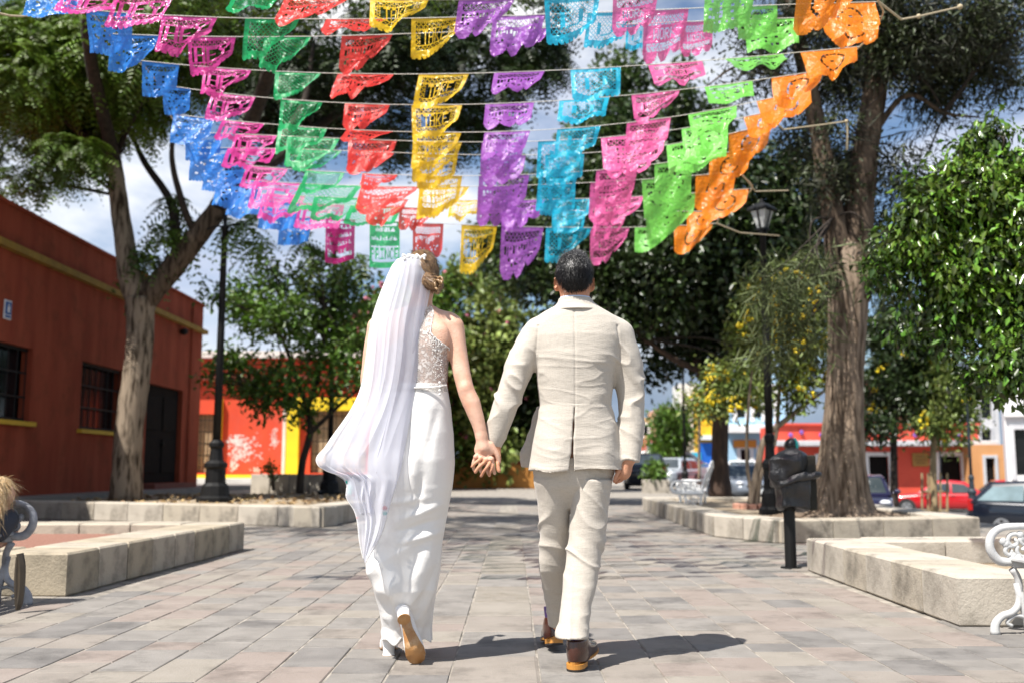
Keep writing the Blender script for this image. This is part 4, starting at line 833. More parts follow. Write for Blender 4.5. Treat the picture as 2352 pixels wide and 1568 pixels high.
# ------------------------------------------------------------------ cars
m_tyre = M("tyre_rubber", (.015, .015, .015), (.03, .03, .03), 5, .8); m_rim = M("alloy_rim", (.55, .56, .58), (.4, .41, .43), 8, .3, metal=.8)
m_cg = M("car_window", (.03, .04, .045), (.05, .06, .065), 2, .06, spec=.8); m_cgl = M("car_window_pale", (.22, .30, .33), (.14, .19, .2), 2, .08, spec=.8)
m_trim = M("car_black_trim", (.015, .015, .016), (.03, .03, .03), 5, .5); m_head = M("headlight_glass", (.75, .76, .78), (.55, .56, .6), 6, .1); m_tail = M("tail_lamp", (.35, .01, .01), None, 5, .2)
m_plate = M("number_plate", (.62, .63, .62), None, 5, .5); m_gold = M("gold_badge", (.70, .48, .12), None, 5, .3, metal=.6)
def car(name, label, loc, rz, paint, kind="sedan", L=4.3, Wd=1.72, H=1.46, glass=None, plate=True, badge=False):
    """front points to +x"""
    r = thing(name, label, "car" if kind not in ("van",) else "van", loc, rz, "vehicles parked along the street"); glass = glass or m_cg; h2 = L / 2
    hood = {'sedan': .68, 'hatch': .66, 'suv': .62, 'van': .6}[kind]
    belt = H * .62; hoodz = H * (.60 if kind != 'suv' else .62)
    if kind == 'sedan': top = [(-h2, .50 * H), (-h2 + .08, .62 * H), (-h2 + .75, .66 * H), (-.15, belt + .02), (.55, belt), (.95, belt - .01), (h2 - .55, hoodz - .06), (h2 - .12, .47 * H), (h2, .40 * H)]; gh = [(-h2 + .62, belt), (-.95, H - .06), (-.35, H), (.25, H - .02), (.98, belt)]
    elif kind == 'hatch': top = [(-h2, .48 * H), (-h2 + .04, .64 * H), (-h2 + .3, .66 * H), (-.15, belt + .02), (.5, belt), (.85, belt - .01), (h2 - .5, hoodz - .07), (h2 - .1, .46 * H), (h2, .4 * H)]; gh = [(-h2 + .08, belt + .03), (-h2 + .55, H - .05), (-.35, H), (.3, H - .03), (.98, belt)]
    elif kind == 'suv': top = [(-h2, .5 * H), (-h2 + .05, .63 * H), (-h2 + .3, .65 * H), (-.2, belt + .02), (.5, belt), (.9, belt - .01), (h2 - .4, hoodz - .04), (h2 - .08, .5 * H), (h2, .42 * H)]; gh = [(-h2 + .06, belt + .03), (-h2 + .25, H - .04), (-.3, H), (.4, H - .03), (.95, belt)]
    else: top = [(-h2, .5 * H), (-h2 + .03, .58 * H), (-h2 + .3, .6 * H), (-.2, .6 * H), (.5, .6 * H), (1.2, .58 * H), (h2 - .3, .52 * H), (h2 - .06, .45 * H), (h2, .35 * H)]; gh = [(-h2 + .04, .58 * H), (-h2 + .1, H - .04), (-.3, H), (1.1, H - .06), (h2 - .35, .56 * H)]
    xs_ = [t[0] for t in top]; zs_ = [t[1] for t in top]; S = np.unique(np.concatenate([np.linspace(-h2, h2, 26), xs_]))
    V = []; F = []; K = 12
    for x in S:
        zt_ = float(np.interp(x, xs_, zs_)); e = max(0, abs(x) / h2 - .72) / .28; w = Wd / 2 * (1 - .16 * e ** 2.2); zb_ = .20 + .08 * e ** 2
        for y_, z_ in ((-.86, zb_), (-1.0, zb_ + .12), (-1.0, (zb_ + zt_) / 2), (-.99, zt_ - .14), (-.955, zt_ - .05), (-.80, zt_ - .004), (.80, zt_ - .004), (.955, zt_ - .05), (.99, zt_ - .14), (1.0, (zb_ + zt_) / 2), (1.0, zb_ + .12), (.86, zb_)): V.append((x, y_ * w, z_))
    for k in range(len(S) - 1):
        for i in range(K): F.append((k * K + i, (k + 1) * K + i, (k + 1) * K + (i + 1) % K, k * K + (i + 1) % K))
    F.append(tuple(range(K))); F.append(tuple(((len(S) - 1) * K + i) for i in range(K))[::-1])
    body = obj("body", V, F, paint, r, True)
    # greenhouse with roof
    gx = [g[0] for g in gh]; gz = [g[1] for g in gh]; S2 = np.unique(np.concatenate([np.linspace(gx[0], gx[-1], 17), gx])); V = []; F = []
    for x in S2:
        z_ = float(np.interp(x, gx, gz)); q_ = (z_ - belt) / (H - belt) if H > belt else 0; wt = Wd / 2 * (.94 - .20 * max(q_, 0)); wb_ = Wd / 2 * .93
        for y_, zz_ in ((-wb_, belt - .04), (-wt, z_ - .06 * max(q_, 0) - .01), (-wt * .88, z_), (wt * .88, z_), (wt, z_ - .06 * max(q_, 0) - .01), (wb_, belt - .04)): V.append((x, y_, zz_))
    for k in range(len(S2) - 1):
        for i in range(5): F.append((k * 6 + i, (k + 1) * 6 + i, (k + 1) * 6 + i + 1, k * 6 + i + 1))
    obj("roof", V, F, paint, r, True)
    # glass panes proud of the greenhouse by a few millimetres
    def side_pt(x, f, s):      # f 0 belt..1 roof edge on side s
        z_ = float(np.interp(x, gx, gz)); q_ = (z_ - belt) / (H - belt); wt = Wd / 2 * (.94 - .20 * max(q_, 0)); wb_ = Wd / 2 * .93; zt2 = z_ - .06 * max(q_, 0) - .01
        return (x, s * (wb_ + (wt - wb_) * f + .006), belt - .04 + (zt2 - belt + .04) * f)
    x0, x1, x2, x3, x4 = gx
    segs_ = [(x1 + .0 if kind != 'sedan' else x1 + .0, (x1 + x3) / 2 - .05), ((x1 + x3) / 2 + .05, x3 + .02)]
    ca = lambda a, b, f: a + (b - a) * f
    for s in (-1, 1):
        xm = (x1 + x3) / 2 - .02
        for (a, b_, a2, b2) in ((ca(x0, x1, .35), xm - .04, x1 + .06, xm - .04), (xm + .04, ca(x3, x4, .72), xm + .04, x3 - .02)):
            P = [side_pt(a, .16, s), side_pt(b_, .16, s) if b_ < x3 + .4 else side_pt(b_, .3, s), side_pt(b2, .9, s), side_pt(a2, .88, s)]
            P[0] = (a, P[0][1], belt + .035); P[1] = (b_, s * (Wd / 2 * .925 + .004), belt + .03)
            obj("side_window", P, [(0, 1, 2, 3) if s < 0 else (3, 2, 1, 0)], glass, r)
        hb = MB().tube([(x3 - .1 + .55, s * Wd * .47, belt + .06), (x3 - .1 + .5, s * Wd * .56, belt + .09)], .02, 5).sphere((x3 + .42, s * Wd * .57, belt + .1), .09, 8, 6, (.7, 1, .8)); hb.obj("mirror", paint, r, True)
        for xx in (-.18, .55 * h2 * .0 + .62): pass
        o = MB(); [o.box((xx, s * (Wd / 2 - .003), belt - .1), (.16, .02, .025)) for xx in (-.45, .45)]; o.obj("door_handle", m_trim, r)
    def cross(xa, za, wa, xb, zb2, wb2, nm, up=.008):
        dx, dz = xb - xa, zb2 - za; l = math.hypot(dx, dz); nx_, nz_ = -dz / l * up, dx / l * up
        if nz_ < 0: nx_, nz_ = -nx_, -nz_
        obj(nm, [(xa + nx_, -wa, za + nz_), (xa + nx_, wa, za + nz_), (xb + nx_, wb2, zb2 + nz_), (xb + nx_, -wb2, zb2 + nz_)], [(0, 1, 2, 3)], glass, r)
    cross(ca(x3, x4, .9), ca(gz[3], gz[4], .9), Wd / 2 * .80, ca(x3, x4, .1), ca(gz[3], gz[4], .1), Wd / 2 * .63, "windscreen")
    cross(ca(x0, x1, .15), ca(gz[0], gz[1], .15), Wd / 2 * .78, ca(x0, x1, .88), ca(gz[0], gz[1], .88), Wd / 2 * .62, "rear_window")
    for xx in (-h2 + .82 if kind != 'van' else -h2 + .9, h2 - .85):
        for s in (-1, 1):
            R_ = .31 if kind != 'suv' else .35; y_ = s * (Wd / 2 - .10)
            ar = MB().lathe((xx, s * (Wd / 2 - .055), R_), [(R_ + .06, 0), (R_ + .06, .06)], 20, 'Y'); ar.obj("wheel_arch", m_trim, r)
            w = MB().lathe((xx, y_ - .10 if s > 0 else y_ - .10, R_), [(R_ * .7, 0), (R_ * .97, .01), (R_, .04), (R_, .17), (R_ * .97, .2), (R_ * .7, .21)], 20, 'Y').obj("wheel", m_tyre, r)
            rm = MB().lathe((xx, y_ + (.105 if s > 0 else -.125), R_), [(R_ * .66, 0), (R_ * .66, .02)], 16, 'Y').lathe((xx, y_ + (.125 if s > 0 else -.135), R_), [(R_ * .16, 0), (R_ * .16, .012)], 8, 'Y')
            rm.obj("rim", m_rim, w)
            sp_ = MB()
            for q_ in range(5):
                a = q_ * 2 * math.pi / 5 + .31; sp_.box((xx + math.cos(a) * R_ * .4, y_ + (.128 if s > 0 else -.128), R_ + math.sin(a) * R_ * .4), (R_ * .26, .012, R_ * .26), 0, .01)
            sp_.obj("rim_holes", m_trim, w)
    f = MB()
    for s in (-1, 1):
        MB().sphere((h2 - .18, s * Wd * .37, .50 * H - .01), .2, 10, 7, (.75, .8, .42)).obj("headlight", m_head, r, True)
        MB().box((-h2 + .06, s * Wd * .40, .56 * H), (.12, .2, .18 if kind == 'sedan' else .32), 0, .03).obj("tail_light", m_tail, r)
    g = MB().box((h2 - .035, 0, .40 * H), (.08, Wd * .52, .12), 0, .02).box((h2 - .03, 0, .22 * H), (.09, Wd * .66, .1), 0, .02); g.obj("grille", m_trim, r)
    MB().box((h2 + .005, 0, .40 * H + .0), (.03, Wd * .5, .018), 0, .004).box((h2 - .0, 0, .455 * H), (.05, Wd * .52, .02), 0, .005).obj("grille_bar", m_rim, r)
    MB().box((0, 0, .20), (L * .55, Wd * 1.005, .1), 0, .03).obj("sill", m_trim, r)
    if plate: MB().box((h2 + .01, 0, .27 * H), (.03, .42, .16), 0, .005).obj("front_plate", m_plate, r); MB().box((-h2 - .005, 0, .45 * H), (.03, .42, .16), 0, .005).obj("rear_plate", m_plate, r)
    if badge: MB().box((h2 + .02, 0, .40 * H), (.03, .17, .045), 0, .008).box((h2 + .021, 0, .40 * H), (.03, .06, .085), 0, .008).obj("badge", m_gold, r)
    return r
CP = lambda n, c, c2=None: M(n, c, c2 or c, 2, .22, coat=.8, spec=.5)
navy = CP("navy_car_paint", (.006, .009, .017)); red = CP("red_car_paint", (.42, .008, .012)); whitep = CP("white_car_paint", (.72, .73, .74)); grey = CP("grey_car_paint", (.13, .15, .18)); silver = CP("silver_car_paint", (.36, .39, .42)); bluep = CP("indigo_car_paint", (.018, .018, .05))
car("parked_car", "dark navy hatchback parked at the right edge behind the bench arm", (14.1, 26.1, -.92), -.66, navy, "hatch", 3.95, 1.68, 1.48, m_cgl)
p = at(1985, 1180, 32); car("parked_car", "indigo sedan facing the plaza from behind the fluted tree trunk", (p.x - .75, 30.0, -.82), -1.92, bluep, "sedan", 4.2, 1.75, 1.5, None, True, True)
car("parked_car", "bright red sedan parked sideways before the red building", (18.6, 43.6, -1.08), math.pi - .40, red, "sedan", 4.5, 1.78, 1.46)
car("parked_car", "second red car half hidden between the lamp post and the dark hatchback", (23.6, 48.5, -1.25), math.pi - .2, red, "hatch", 4.1, 1.72, 1.6)
car("parked_car", "white car facing the plaza behind the pale forked stems", (11.2, 48.5, -.30), -math.pi / 2 - .35, whitep, "suv", 4.2, 1.78, 1.58)
car("parked_car", "grey blue sedan facing the plaza right of the leaning brown trunk", (8.95, 39.5, -.36), -math.pi / 2 + .1, grey, "sedan", 4.3, 1.75, 1.4)
car("parked_car", "silver grey car behind the slim lamp post and the far bench", (8.0, 50.5, -.12), -math.pi / 2 - .5, silver, "suv", 4.3, 1.78, 1.55)
car("parked_car", "dark blue car seen past the groom's hand", (5.75, 43.5, -.02), math.pi / 2 - .1, navy, "suv", 4.2, 1.75, 1.55, m_cgl)
vn = car("parked_van", "white van with a pink stripe behind the parked cars", (10.0, 63.5, -.1), .1, whitep, "van", 5.2, 1.9, 2.1, m_cgl)
MB().box((-.3, -.957, 1.35), (4.2, .02, .16)).box((-.3, .957, 1.35), (4.2, .02, .16)).obj("pink_stripe", M("pink_stripe", (.6, .12, .3), None, 3, .4), vn)
pl = thing("concrete_box", "grey concrete box planter between the dark blue and silver cars", "planter", tuple(at(1506, 1140, 36)))
MB().box((0, 0, .3), (.9, .6, .62), 0, .03).obj("box", m_block2, pl); make_crown("plant", pl, m_mid, [(np.array([0, 0, .85]), .38)], 60, 8, .18, .08, 91, spread=.1, thr=-3)['kind'] = 'stuff'
# ------------------------------------------------------------------ implicit surfaces for people and clothes
class SDF:
    def __init__(s, lo, hi, h):
        s.h = h; s.lo = np.array(lo, float); s.n = np.ceil((np.array(hi) - s.lo) / h).astype(int) + 1; s.d = np.full(s.n, .5, np.float32)
    def _reg(s, blo, bhi):
        a = np.clip(np.floor((np.array(blo) - s.lo) / s.h).astype(int), 0, s.n); b = np.clip(np.ceil((np.array(bhi) - s.lo) / s.h).astype(int) + 1, 0, s.n)
        sl = tuple(slice(a[i], b[i]) for i in range(3))
        ax = [s.lo[i] + s.h * np.arange(a[i], b[i]) for i in range(3)]
        return sl, np.meshgrid(*ax, indexing='ij', sparse=True)
    def put(s, f, blo, bhi, k=0.0, op='u'):
        pad = .03 + k; sl, (X, Y, Z) = s._reg(np.array(blo) - pad, np.array(bhi) + pad)
        if 0 in s.d[sl].shape: return s
        a = s.d[sl]; b = f(X, Y, Z)
        if op == 's': b = -b; s.d[sl] = np.maximum(a, b) if k == 0 else -s._smin(-a, -b, k); return s
        if op == 'i': s.d[sl] = np.maximum(a, b); return s
        s.d[sl] = np.minimum(a, b) if k == 0 else s._smin(a, b, k); return s
    @staticmethod
    def _smin(a, b, k):
        h = np.maximum(k - np.abs(a - b), 0) / k; return np.minimum(a, b) - h * h * k * .25
    def cap(s, a, b, ra, rb, k=.02, flat=None, sq=(1, 1, 1)):
        """tapered capsule; flat = cut flush at b"""
        a = np.array(a, float); b = np.array(b, float); ba = b - a; l2 = ba @ ba; R = max(ra, rb)
        def f(X, Y, Z):
            dx, dy, dz = X - a[0], Y - a[1], Z - a[2]; t = np.clip((dx * ba[0] + dy * ba[1] + dz * ba[2]) / l2, 0, 1)
            ex, ey, ez = dx - ba[0] * t, dy - ba[1] * t, dz - ba[2] * t
            d = np.sqrt((ex / sq[0]) ** 2 + (ey / sq[1]) ** 2 + (ez / sq[2]) ** 2) - (ra + (rb - ra) * t)
            if flat:
                l = math.sqrt(l2); d = np.maximum(d, (dx * ba[0] + dy * ba[1] + dz * ba[2]) / l - l)
            return d
        return s.put(f, np.minimum(a, b) - R * 1.3, np.maximum(a, b) + R * 1.3, k)
    def chain(s, pts, rad, k=.02, flat=False, sq=(1, 1, 1)):
        """one smooth tapered limb through the points"""
        n = 1 if len(pts) == 2 else 4 * (len(pts) - 1); P = np.array([tuple(p) for p in catmull([tuple(p) for p in pts], n)]); R = np.interp(np.linspace(0, 1, n + 1), np.linspace(0, 1, len(rad)), rad)
        def f(X, Y, Z):
            best = None
            for i in range(n):
                a, ba = P[i], P[i + 1] - P[i]; l2 = ba @ ba + 1e-12; dx, dy, dz = X - a[0], Y - a[1], Z - a[2]; h = (dx * ba[0] + dy * ba[1] + dz * ba[2]) / l2; t = np.clip(h, 0, 1)
                d = np.sqrt(((dx - ba[0] * t) / sq[0]) ** 2 + ((dy - ba[1] * t) / sq[1]) ** 2 + ((dz - ba[2] * t) / sq[2]) ** 2) - (R[i] + (R[i + 1] - R[i]) * t)
                if flat and i == n - 1: d = np.maximum(d, (h - 1) * math.sqrt(l2))
                elif flat and i == n - 2: d = np.where(h > 1, np.maximum(d, .02), d)
                best = d if best is None else np.minimum(best, d)
            return best
        m = max(rad) * 1.3; return s.put(f, P.min(0) - m, P.max(0) + m, k)
    def ell(s, c, r, k=.02, op='u', R=None):
        c = np.array(c, float); r = np.array(r, float)
        def f(X, Y, Z):
            x, y, z = X - c[0], Y - c[1], Z - c[2]
            if R is not None: x, y, z = R[0][0] * x + R[0][1] * y + R[0][2] * z, R[1][0] * x + R[1][1] * y + R[1][2] * z, R[2][0] * x + R[2][1] * y + R[2][2] * z
            q = np.sqrt((x / r[0]) ** 2 + (y / r[1]) ** 2 + (z / r[2]) ** 2); q2 = np.sqrt((x / r[0] ** 2) ** 2 + (y / r[1] ** 2) ** 2 + (z / r[2] ** 2) ** 2) + 1e-9
            return q * (q - 1) / q2
        m = r.max() if R is not None else r
        return s.put(f, c - m, c + m, k, op)
    def stack(s, rows, k=.02, p=2.2, op='u', grow=0.0, extra=None):
        """rows (z, cx, cy, a, b) from low to high: stacked superellipses, flat at both ends"""
        q = np.array(sorted(rows)); z = q[:, 0]
        def f(X, Y, Z):
            g = lambda c: np.interp(Z, z, q[:, c])
            a, b = g(3) + grow, g(4) + grow; m = np.minimum(a, b)
            d = ((np.abs((X - g(1)) / a) ** p + np.abs((Y - g(2)) / b) ** p) ** (1 / p) - 1) * m * .95
            d = np.maximum(d, np.maximum(z[0] - Z, Z - z[-1]))
            if extra is not None: d = extra(X, Y, Z, d)
            return d
        A_ = (q[:, 3] + grow).max(); B_ = (q[:, 4] + grow).max()
        return s.put(f, (q[:, 1].min() - A_, q[:, 2].min() - B_, z[0]), (q[:, 1].max() + A_, q[:, 2].max() + B_, z[-1]), k, op)
    def mesh(s):
        D = s.d; ins = D < 0; c = [ins[i:ins.shape[0] - 1 + i, j:ins.shape[1] - 1 + j, k:ins.shape[2] - 1 + k] for i in (0, 1) for j in (0, 1) for k in (0, 1)]
        al = np.logical_and.reduce(c); an = np.logical_or.reduce(c); act = an & ~al; I = np.argwhere(act)
        off = np.array([(i, j, k) for i in (0, 1) for j in (0, 1) for k in (0, 1)])
        val = np.stack([D[tuple((I + o).T)] for o in off], 1); S = np.zeros((len(I), 3)); N = np.zeros(len(I))
        for a in range(8):
            for b in range(a + 1, 8):
                if np.abs(off[a] - off[b]).sum() != 1: continue
                m = (val[:, a] < 0) != (val[:, b] < 0); t = np.where(m, val[:, a] / (val[:, a] - val[:, b] + 1e-12), 0)
                S += m[:, None] * (off[a] + t[:, None] * (off[b] - off[a])); N += m
        V = s.lo + (I + S / N[:, None]) * s.h; idx = np.full(act.shape, -1, np.int64); idx[tuple(I.T)] = np.arange(len(I)); F = []
        for ax in range(3):
            u, v = (ax + 1) % 3, (ax + 2) % 3; sa = [slice(None)] * 3; sb = [slice(None)] * 3; sa[ax] = slice(0, -1); sb[ax] = slice(1, None)
            A_, B_ = ins[tuple(sa)], ins[tuple(sb)]; E = np.argwhere(A_ != B_); E = E[(E[:, u] > 0) & (E[:, v] > 0) & (E[:, u] < s.n[u] - 1) & (E[:, v] < s.n[v] - 1)]
            if not len(E): continue
            fl = A_[tuple(E.T)]; q = []
            for du, dv in ((-1, -1), (0, -1), (0, 0), (-1, 0)):
                e = E.copy(); e[:, u] += du; e[:, v] += dv; q.append(idx[tuple(e.T)])
            q = np.stack(q, 1); q[~fl] = q[~fl][:, ::-1]; F.append(q)
        return V, np.concatenate(F)
def vnormals(V, F):
    n = np.cross(V[F[:, 2]] - V[F[:, 0]], V[F[:, 3]] - V[F[:, 1]]); N = np.zeros_like(V)
    for i in range(4): np.add.at(N, F[:, i], n)
    return unit(N)
def relax(V, F, it=2, lam=.5):
    for _ in range(it):
        S = np.zeros_like(V); c = np.zeros(len(V))
        for i in range(4):
            for j in (1, 3): np.add.at(S, F[:, i], V[F[:, (i + j) % 4]]); np.add.at(c, F[:, i], 1)
        V = V * (1 - lam) + lam * S / np.maximum(c, 1)[:, None]
    return V
def ridge(n): return 1 - np.abs(n) * 1.6

m_skin_b = M("skin_fair", (.60, .35, .245), (.68, .42, .31), 22, .52, .3, 160, sss=.06, dirt=(.6, .30, .2), dscale=7)
m_skin_g = M("skin_tan", (.46, .20, .11), (.56, .28, .165), 22, .52, .3, 160, sss=.06)
def linen(name, c, c2, dk):
    m = bpy.data.materials.new(name); m.use_nodes = True; N = m.node_tree.nodes; L = m.node_tree.links; p = N['Principled BSDF']
    p.inputs['Roughness'].default_value = .9; p.inputs['Specular IOR Level'].default_value = .2; p.inputs['Sheen Weight'].default_value = .15
    tc_ = N.new('ShaderNodeTexCoord'); hs = []
    for st in ((260, 260, 22), (22, 260, 320)):
        mp_ = N.new('ShaderNodeMapping'); mp_.inputs['Scale'].default_value = st; L.new(tc_.outputs['Object'], mp_.inputs['Vector'])
        no = N.new('ShaderNodeTexNoise'); no.inputs['Scale'].default_value = 1; no.inputs['Detail'].default_value = 3; L.new(mp_.outputs['Vector'], no.inputs['Vector']); hs.append(no)
    ad = N.new('ShaderNodeMath'); ad.operation = 'ADD'; L.new(hs[0].outputs['Fac'], ad.inputs[0]); L.new(hs[1].outputs['Fac'], ad.inputs[1])
    r = N.new('ShaderNodeValToRGB'); r.color_ramp.elements[0].position = .62; r.color_ramp.elements[1].position = 1.25 / 1.0 if False else 1.0
    md = N.new('ShaderNodeMath'); md.operation = 'MULTIPLY'; md.inputs[1].default_value = .8; L.new(ad.outputs[0], md.inputs[0])
    r.color_ramp.elements[0].color = (*dk, 1); r.color_ramp.elements[1].color = (*c, 1); e = r.color_ramp.elements.new(.8); e.color = (*c2, 1); L.new(md.outputs[0], r.inputs['Fac']); L.new(r.outputs['Color'], p.inputs['Base Color'])
    n3 = N.new('ShaderNodeTexNoise'); n3.inputs['Scale'].default_value = 32; n3.inputs['Detail'].default_value = 6; mp3 = N.new('ShaderNodeMapping'); mp3.inputs['Scale'].default_value = (.5, .5, 1.3); L.new(tc_.outputs['Object'], mp3.inputs['Vector']); L.new(mp3.outputs['Vector'], n3.inputs['Vector'])
    a2 = N.new('ShaderNodeMath'); a2.operation = 'MULTIPLY_ADD'; a2.inputs[1].default_value = 2.2; L.new(n3.outputs['Fac'], a2.inputs[0]); L.new(ad.outputs[0], a2.inputs[2])
    bp = N.new('ShaderNodeBump'); bp.inputs['Strength'].default_value = .3; bp.inputs['Distance'].default_value = .004; L.new(a2.outputs[0], bp.inputs['Height']); L.new(bp.outputs['Normal'], p.inputs['Normal']); return m
m_linen = linen("cream_linen", (.485, .440, .382), (.47, .426, .368), (.435, .393, .337))
m_satin = M("ivory_satin", (.78, .76, .735), (.76, .74, .715), 3, .42, .10, 90, spec=.45)
m_shirt = M("pale_blue_shirt", (.55, .62, .75), None, 3, .7)
m_leath = M("brown_shoe_leather", (.060, .016, .008), (.035, .010, .006), 9, .24, .1, 60, coat=.4); m_sole = M("tan_heel_edge", (.50, .22, .04), (.42, .18, .03), 9, .45); m_solel = M("dark_sole", (.02, .015, .012), None, 5, .6)
m_sock = M("purple_sock", (.035, .012, .08), (.02, .01, .05), 20, .9)
m_tan = M("tan_leather_sole", (.46, .235, .085), (.36, .17, .06), 14, .45, .2, 40, dirt=(.55, .38, .22), dscale=20); m_whiteshoe = M("white_satin_shoe", (.76, .74, .72), None, 6, .4)

# ---- the groom
YG = 4.50; mg = mpp(YG, 900); G = lambda x, y, Y=YG: np.array(at(x, y, Y))
def srow(y, xl, xr, b, Y): p, q = G(xl, y, Y), G(xr, y, Y); return (p[2], (p[0] + q[0]) / 2, Y, (q[0] - p[0]) / 2, b)
groom = thing("person", "man seen from behind in a cream linen suit and brown shoes, holding the bride's hand", "person", (G(1320, 1500)[0], YG, 0))
jrows = [srow(1079, 1213, 1432, .150, 4.50), srow(1040, 1219, 1428, .145, 4.50), srow(990, 1228, 1420, .14, 4.50), srow(930, 1240, 1404, .128, 4.50), srow(870, 1233, 1411, .138, 4.50), srow(820, 1226, 1424, .145, 4.50),
         srow(775, 1219, 1430, .138, 4.50), srow(748, 1220, 1429, .122, 4.50), srow(732, 1229, 1416, .108, 4.495), srow(718, 1249, 1396, .094, 4.49), srow(706, 1272, 1376, .082, 4.485), srow(696, 1284, 1362, .074, 4.48)]
J = SDF(G(1085, 1090, 4.5) - np.array([0, .25, .02]), G(1500, 682, 4.5) + np.array([0, .22, .02]), .0042)
xs0 = G(1317, 900)[0]
J.stack(jrows, 0, 2.35)
# skirt of the jacket flares in front on the left side (front panel blown aside)
J.stack([(G(0, 1072)[2], G(1224, 1072)[0], 4.42 + .2, .052, .045), (G(0, 1040)[2], G(1221, 1040)[0], 4.42 + .2, .050, .05), (G(0, 1005)[2], G(1229, 1005)[0], 4.62, .035, .05), (G(0, 930)[2], G(1246, 930)[0], 4.60, .025, .04)], .02, 2)
# sleeves
J.chain([G(1237, 768, 4.50), G(1203, 824, 4.485), G(1178, 884, 4.47), G(1158, 940, 4.47), G(1130, 1022, 4.485)], [.074, .069, .0635, .058, .047], .018, True)
J.chain([G(1415, 772, 4.50), G(1438, 835, 4.505), G(1448, 900, 4.51), G(1450, 965, 4.50), G(1446, 1060, 4.47)], [.076, .071, .066, .060, .049], .018, True)
# vent: overlapping flaps
zt0, zb0 = G(0, 938)[2], G(0, 1085)[2]
def vent(X, Y, Z):
    f = np.clip((zt0 - Z) / (zt0 - zb0), 0, 1); xc = xs0 - .003 - .018 * f; hw = .0028 + .0075 * f ** 1.5
    return np.maximum(np.maximum(np.abs(X - xc) - hw, Y - 4.415), np.maximum(Z - zt0, zb0 - .1 - Z))
J.put(vent, (xs0 - .05, 4.30, zb0 - .02), (xs0 + .03, 4.42, zt0), 0, 's')
V, F = J.mesh(); V = relax(V, F, 1, .4); N = vnormals(V, F)
zr = lambda y: G(0, y)[2]
zz_, xx_ = V[:, 2], V[:, 0]; back = np.clip((4.5 - V[:, 1]) / .08, 0, 1)
low = np.clip((zr(790) - zz_) / .12, 0, 1)
Wv = V + np.stack([fnoise(V, 7, 1), fnoise(V, 7, 2), fnoise(V, 7, 3)], 1) * .05
hor = np.clip(ridge(fnoise(Wv, 30, 4, 24, (.22, .3, 1.6))), 0, 1) ** 2 - .3
hor2 = np.clip(ridge(fnoise(Wv, 62, 5, 30, (.3, .4, 1.5))), 0, 1) ** 2 - .3
fine = fnoise(Wv, 60, 6, 30, (.6, .6, 1.2))
torso = np.clip(1 - np.abs((xx_ - xs0) / .19) ** 6, 0, 1)
disp = back * torso * ((.25 + .75 * low) * (.0030 * hor + .0018 * hor2 + .0014 * fine + .0036 * fnoise(Wv, 22, 41, 24, (.3, .4, 1.5)))) + .0045 * fnoise(V, 8, 7, 20, (1.5, .6, .5)) * torso * back
# sleeve wrinkles run round the arm, stronger at the elbow
arm = 1 - torso; ew = np.exp(-((zz_ - zr(890)) / .13) ** 2) + .45
Ws = V @ np.array([[1, 0, .45], [0, 1, 0], [-.3, 0, 1]]); sl = np.clip(ridge(fnoise(Ws + fnoise(V, 8, 12)[:, None] * .04, 34, 8, 24, (.5, .5, 1.3))), 0, 1) ** 1.5 - .35
disp += arm * ew * (.0085 * sl + .0012 * fine) + arm * .003 * fnoise(V, 10, 19)
# centre seam and armhole seams
disp -= back * .0030 * np.exp(-((xx_ - xs0) / .0036) ** 2) * (zz_ > zt0) * (zz_ < zr(715))
for sx in (1231, 1418):
    cx_ = G(sx, 800)[0] + .012 * np.sin((zz_ - zr(800)) * 8) * (1 if sx < 1300 else -1); disp -= back * .0042 * np.exp(-((xx_ - cx_) / .0048) ** 2) * (zz_ < zr(752)) * (zz_ > zr(872))
disp += back * .003 * np.exp(-((zz_ - zr(1072)) / .012) ** 2) * fnoise(V, 14, 9)
V = V + N * disp[:, None]
hemw = np.clip((zr(960) - zz_) / .2, 0, 1) * torso; V[:, 1] += hemw * .012 * np.sin((xx_ - xs0) * 24 + 1) ; V[:, 2] += hemw ** 3 * (.010 * np.sin((xx_ - xs0) * 11 + .5) - .008)
o = obj("jacket", V, F, m_linen, groom, True, True)
# collar
K = SDF(G(1265, 722, 4.5) - np.array([0, .16, 0]), G(1380, 680, 4.5) + np.array([0, .16, .02]), .003)
def ringrow(y, cx, hw, b, Y): return (zr(y), G(cx, y, Y)[0], Y, hw * mg, b)
K.stack([ringrow(717, 1322, 57, .100, 4.478), ringrow(706, 1322, 48, .083, 4.478), ringrow(697, 1322, 41, .073, 4.476), ringrow(688, 1321, 37.5, .068, 4.475)], 0, 2.1)
K.stack([ringrow(722, 1322, 50, .09, 4.478), ringrow(700, 1321, 35, .062, 4.475), ringrow(680, 1321, 33.5, .060, 4.475)], 0, 2.1, 's')
V2, F2 = K.mesh(); V2 = relax(V2, F2, 2, .4); N2 = vnormals(V2, F2); V2 += N2 * (.0012 * fnoise(V2, 40, 3))[:, None]; obj("jacket_collar", V2, F2, m_linen, groom, True, True)
K = SDF(G(1270, 712, 4.5) - np.array([0, .14, 0]), G(1372, 672, 4.5) + np.array([0, .14, .02]), .003)
K.stack([ringrow(708, 1321, 37, .064, 4.475), ringrow(685, 1321, 34.5, .063, 4.475)], 0, 2); K.stack([ringrow(712, 1321, 31, .057, 4.475), ringrow(676, 1321, 31.5, .058, 4.475)], 0, 2, 's')
V2, F2 = K.mesh(); obj("shirt_collar", V2, F2, m_shirt, groom, True, True)
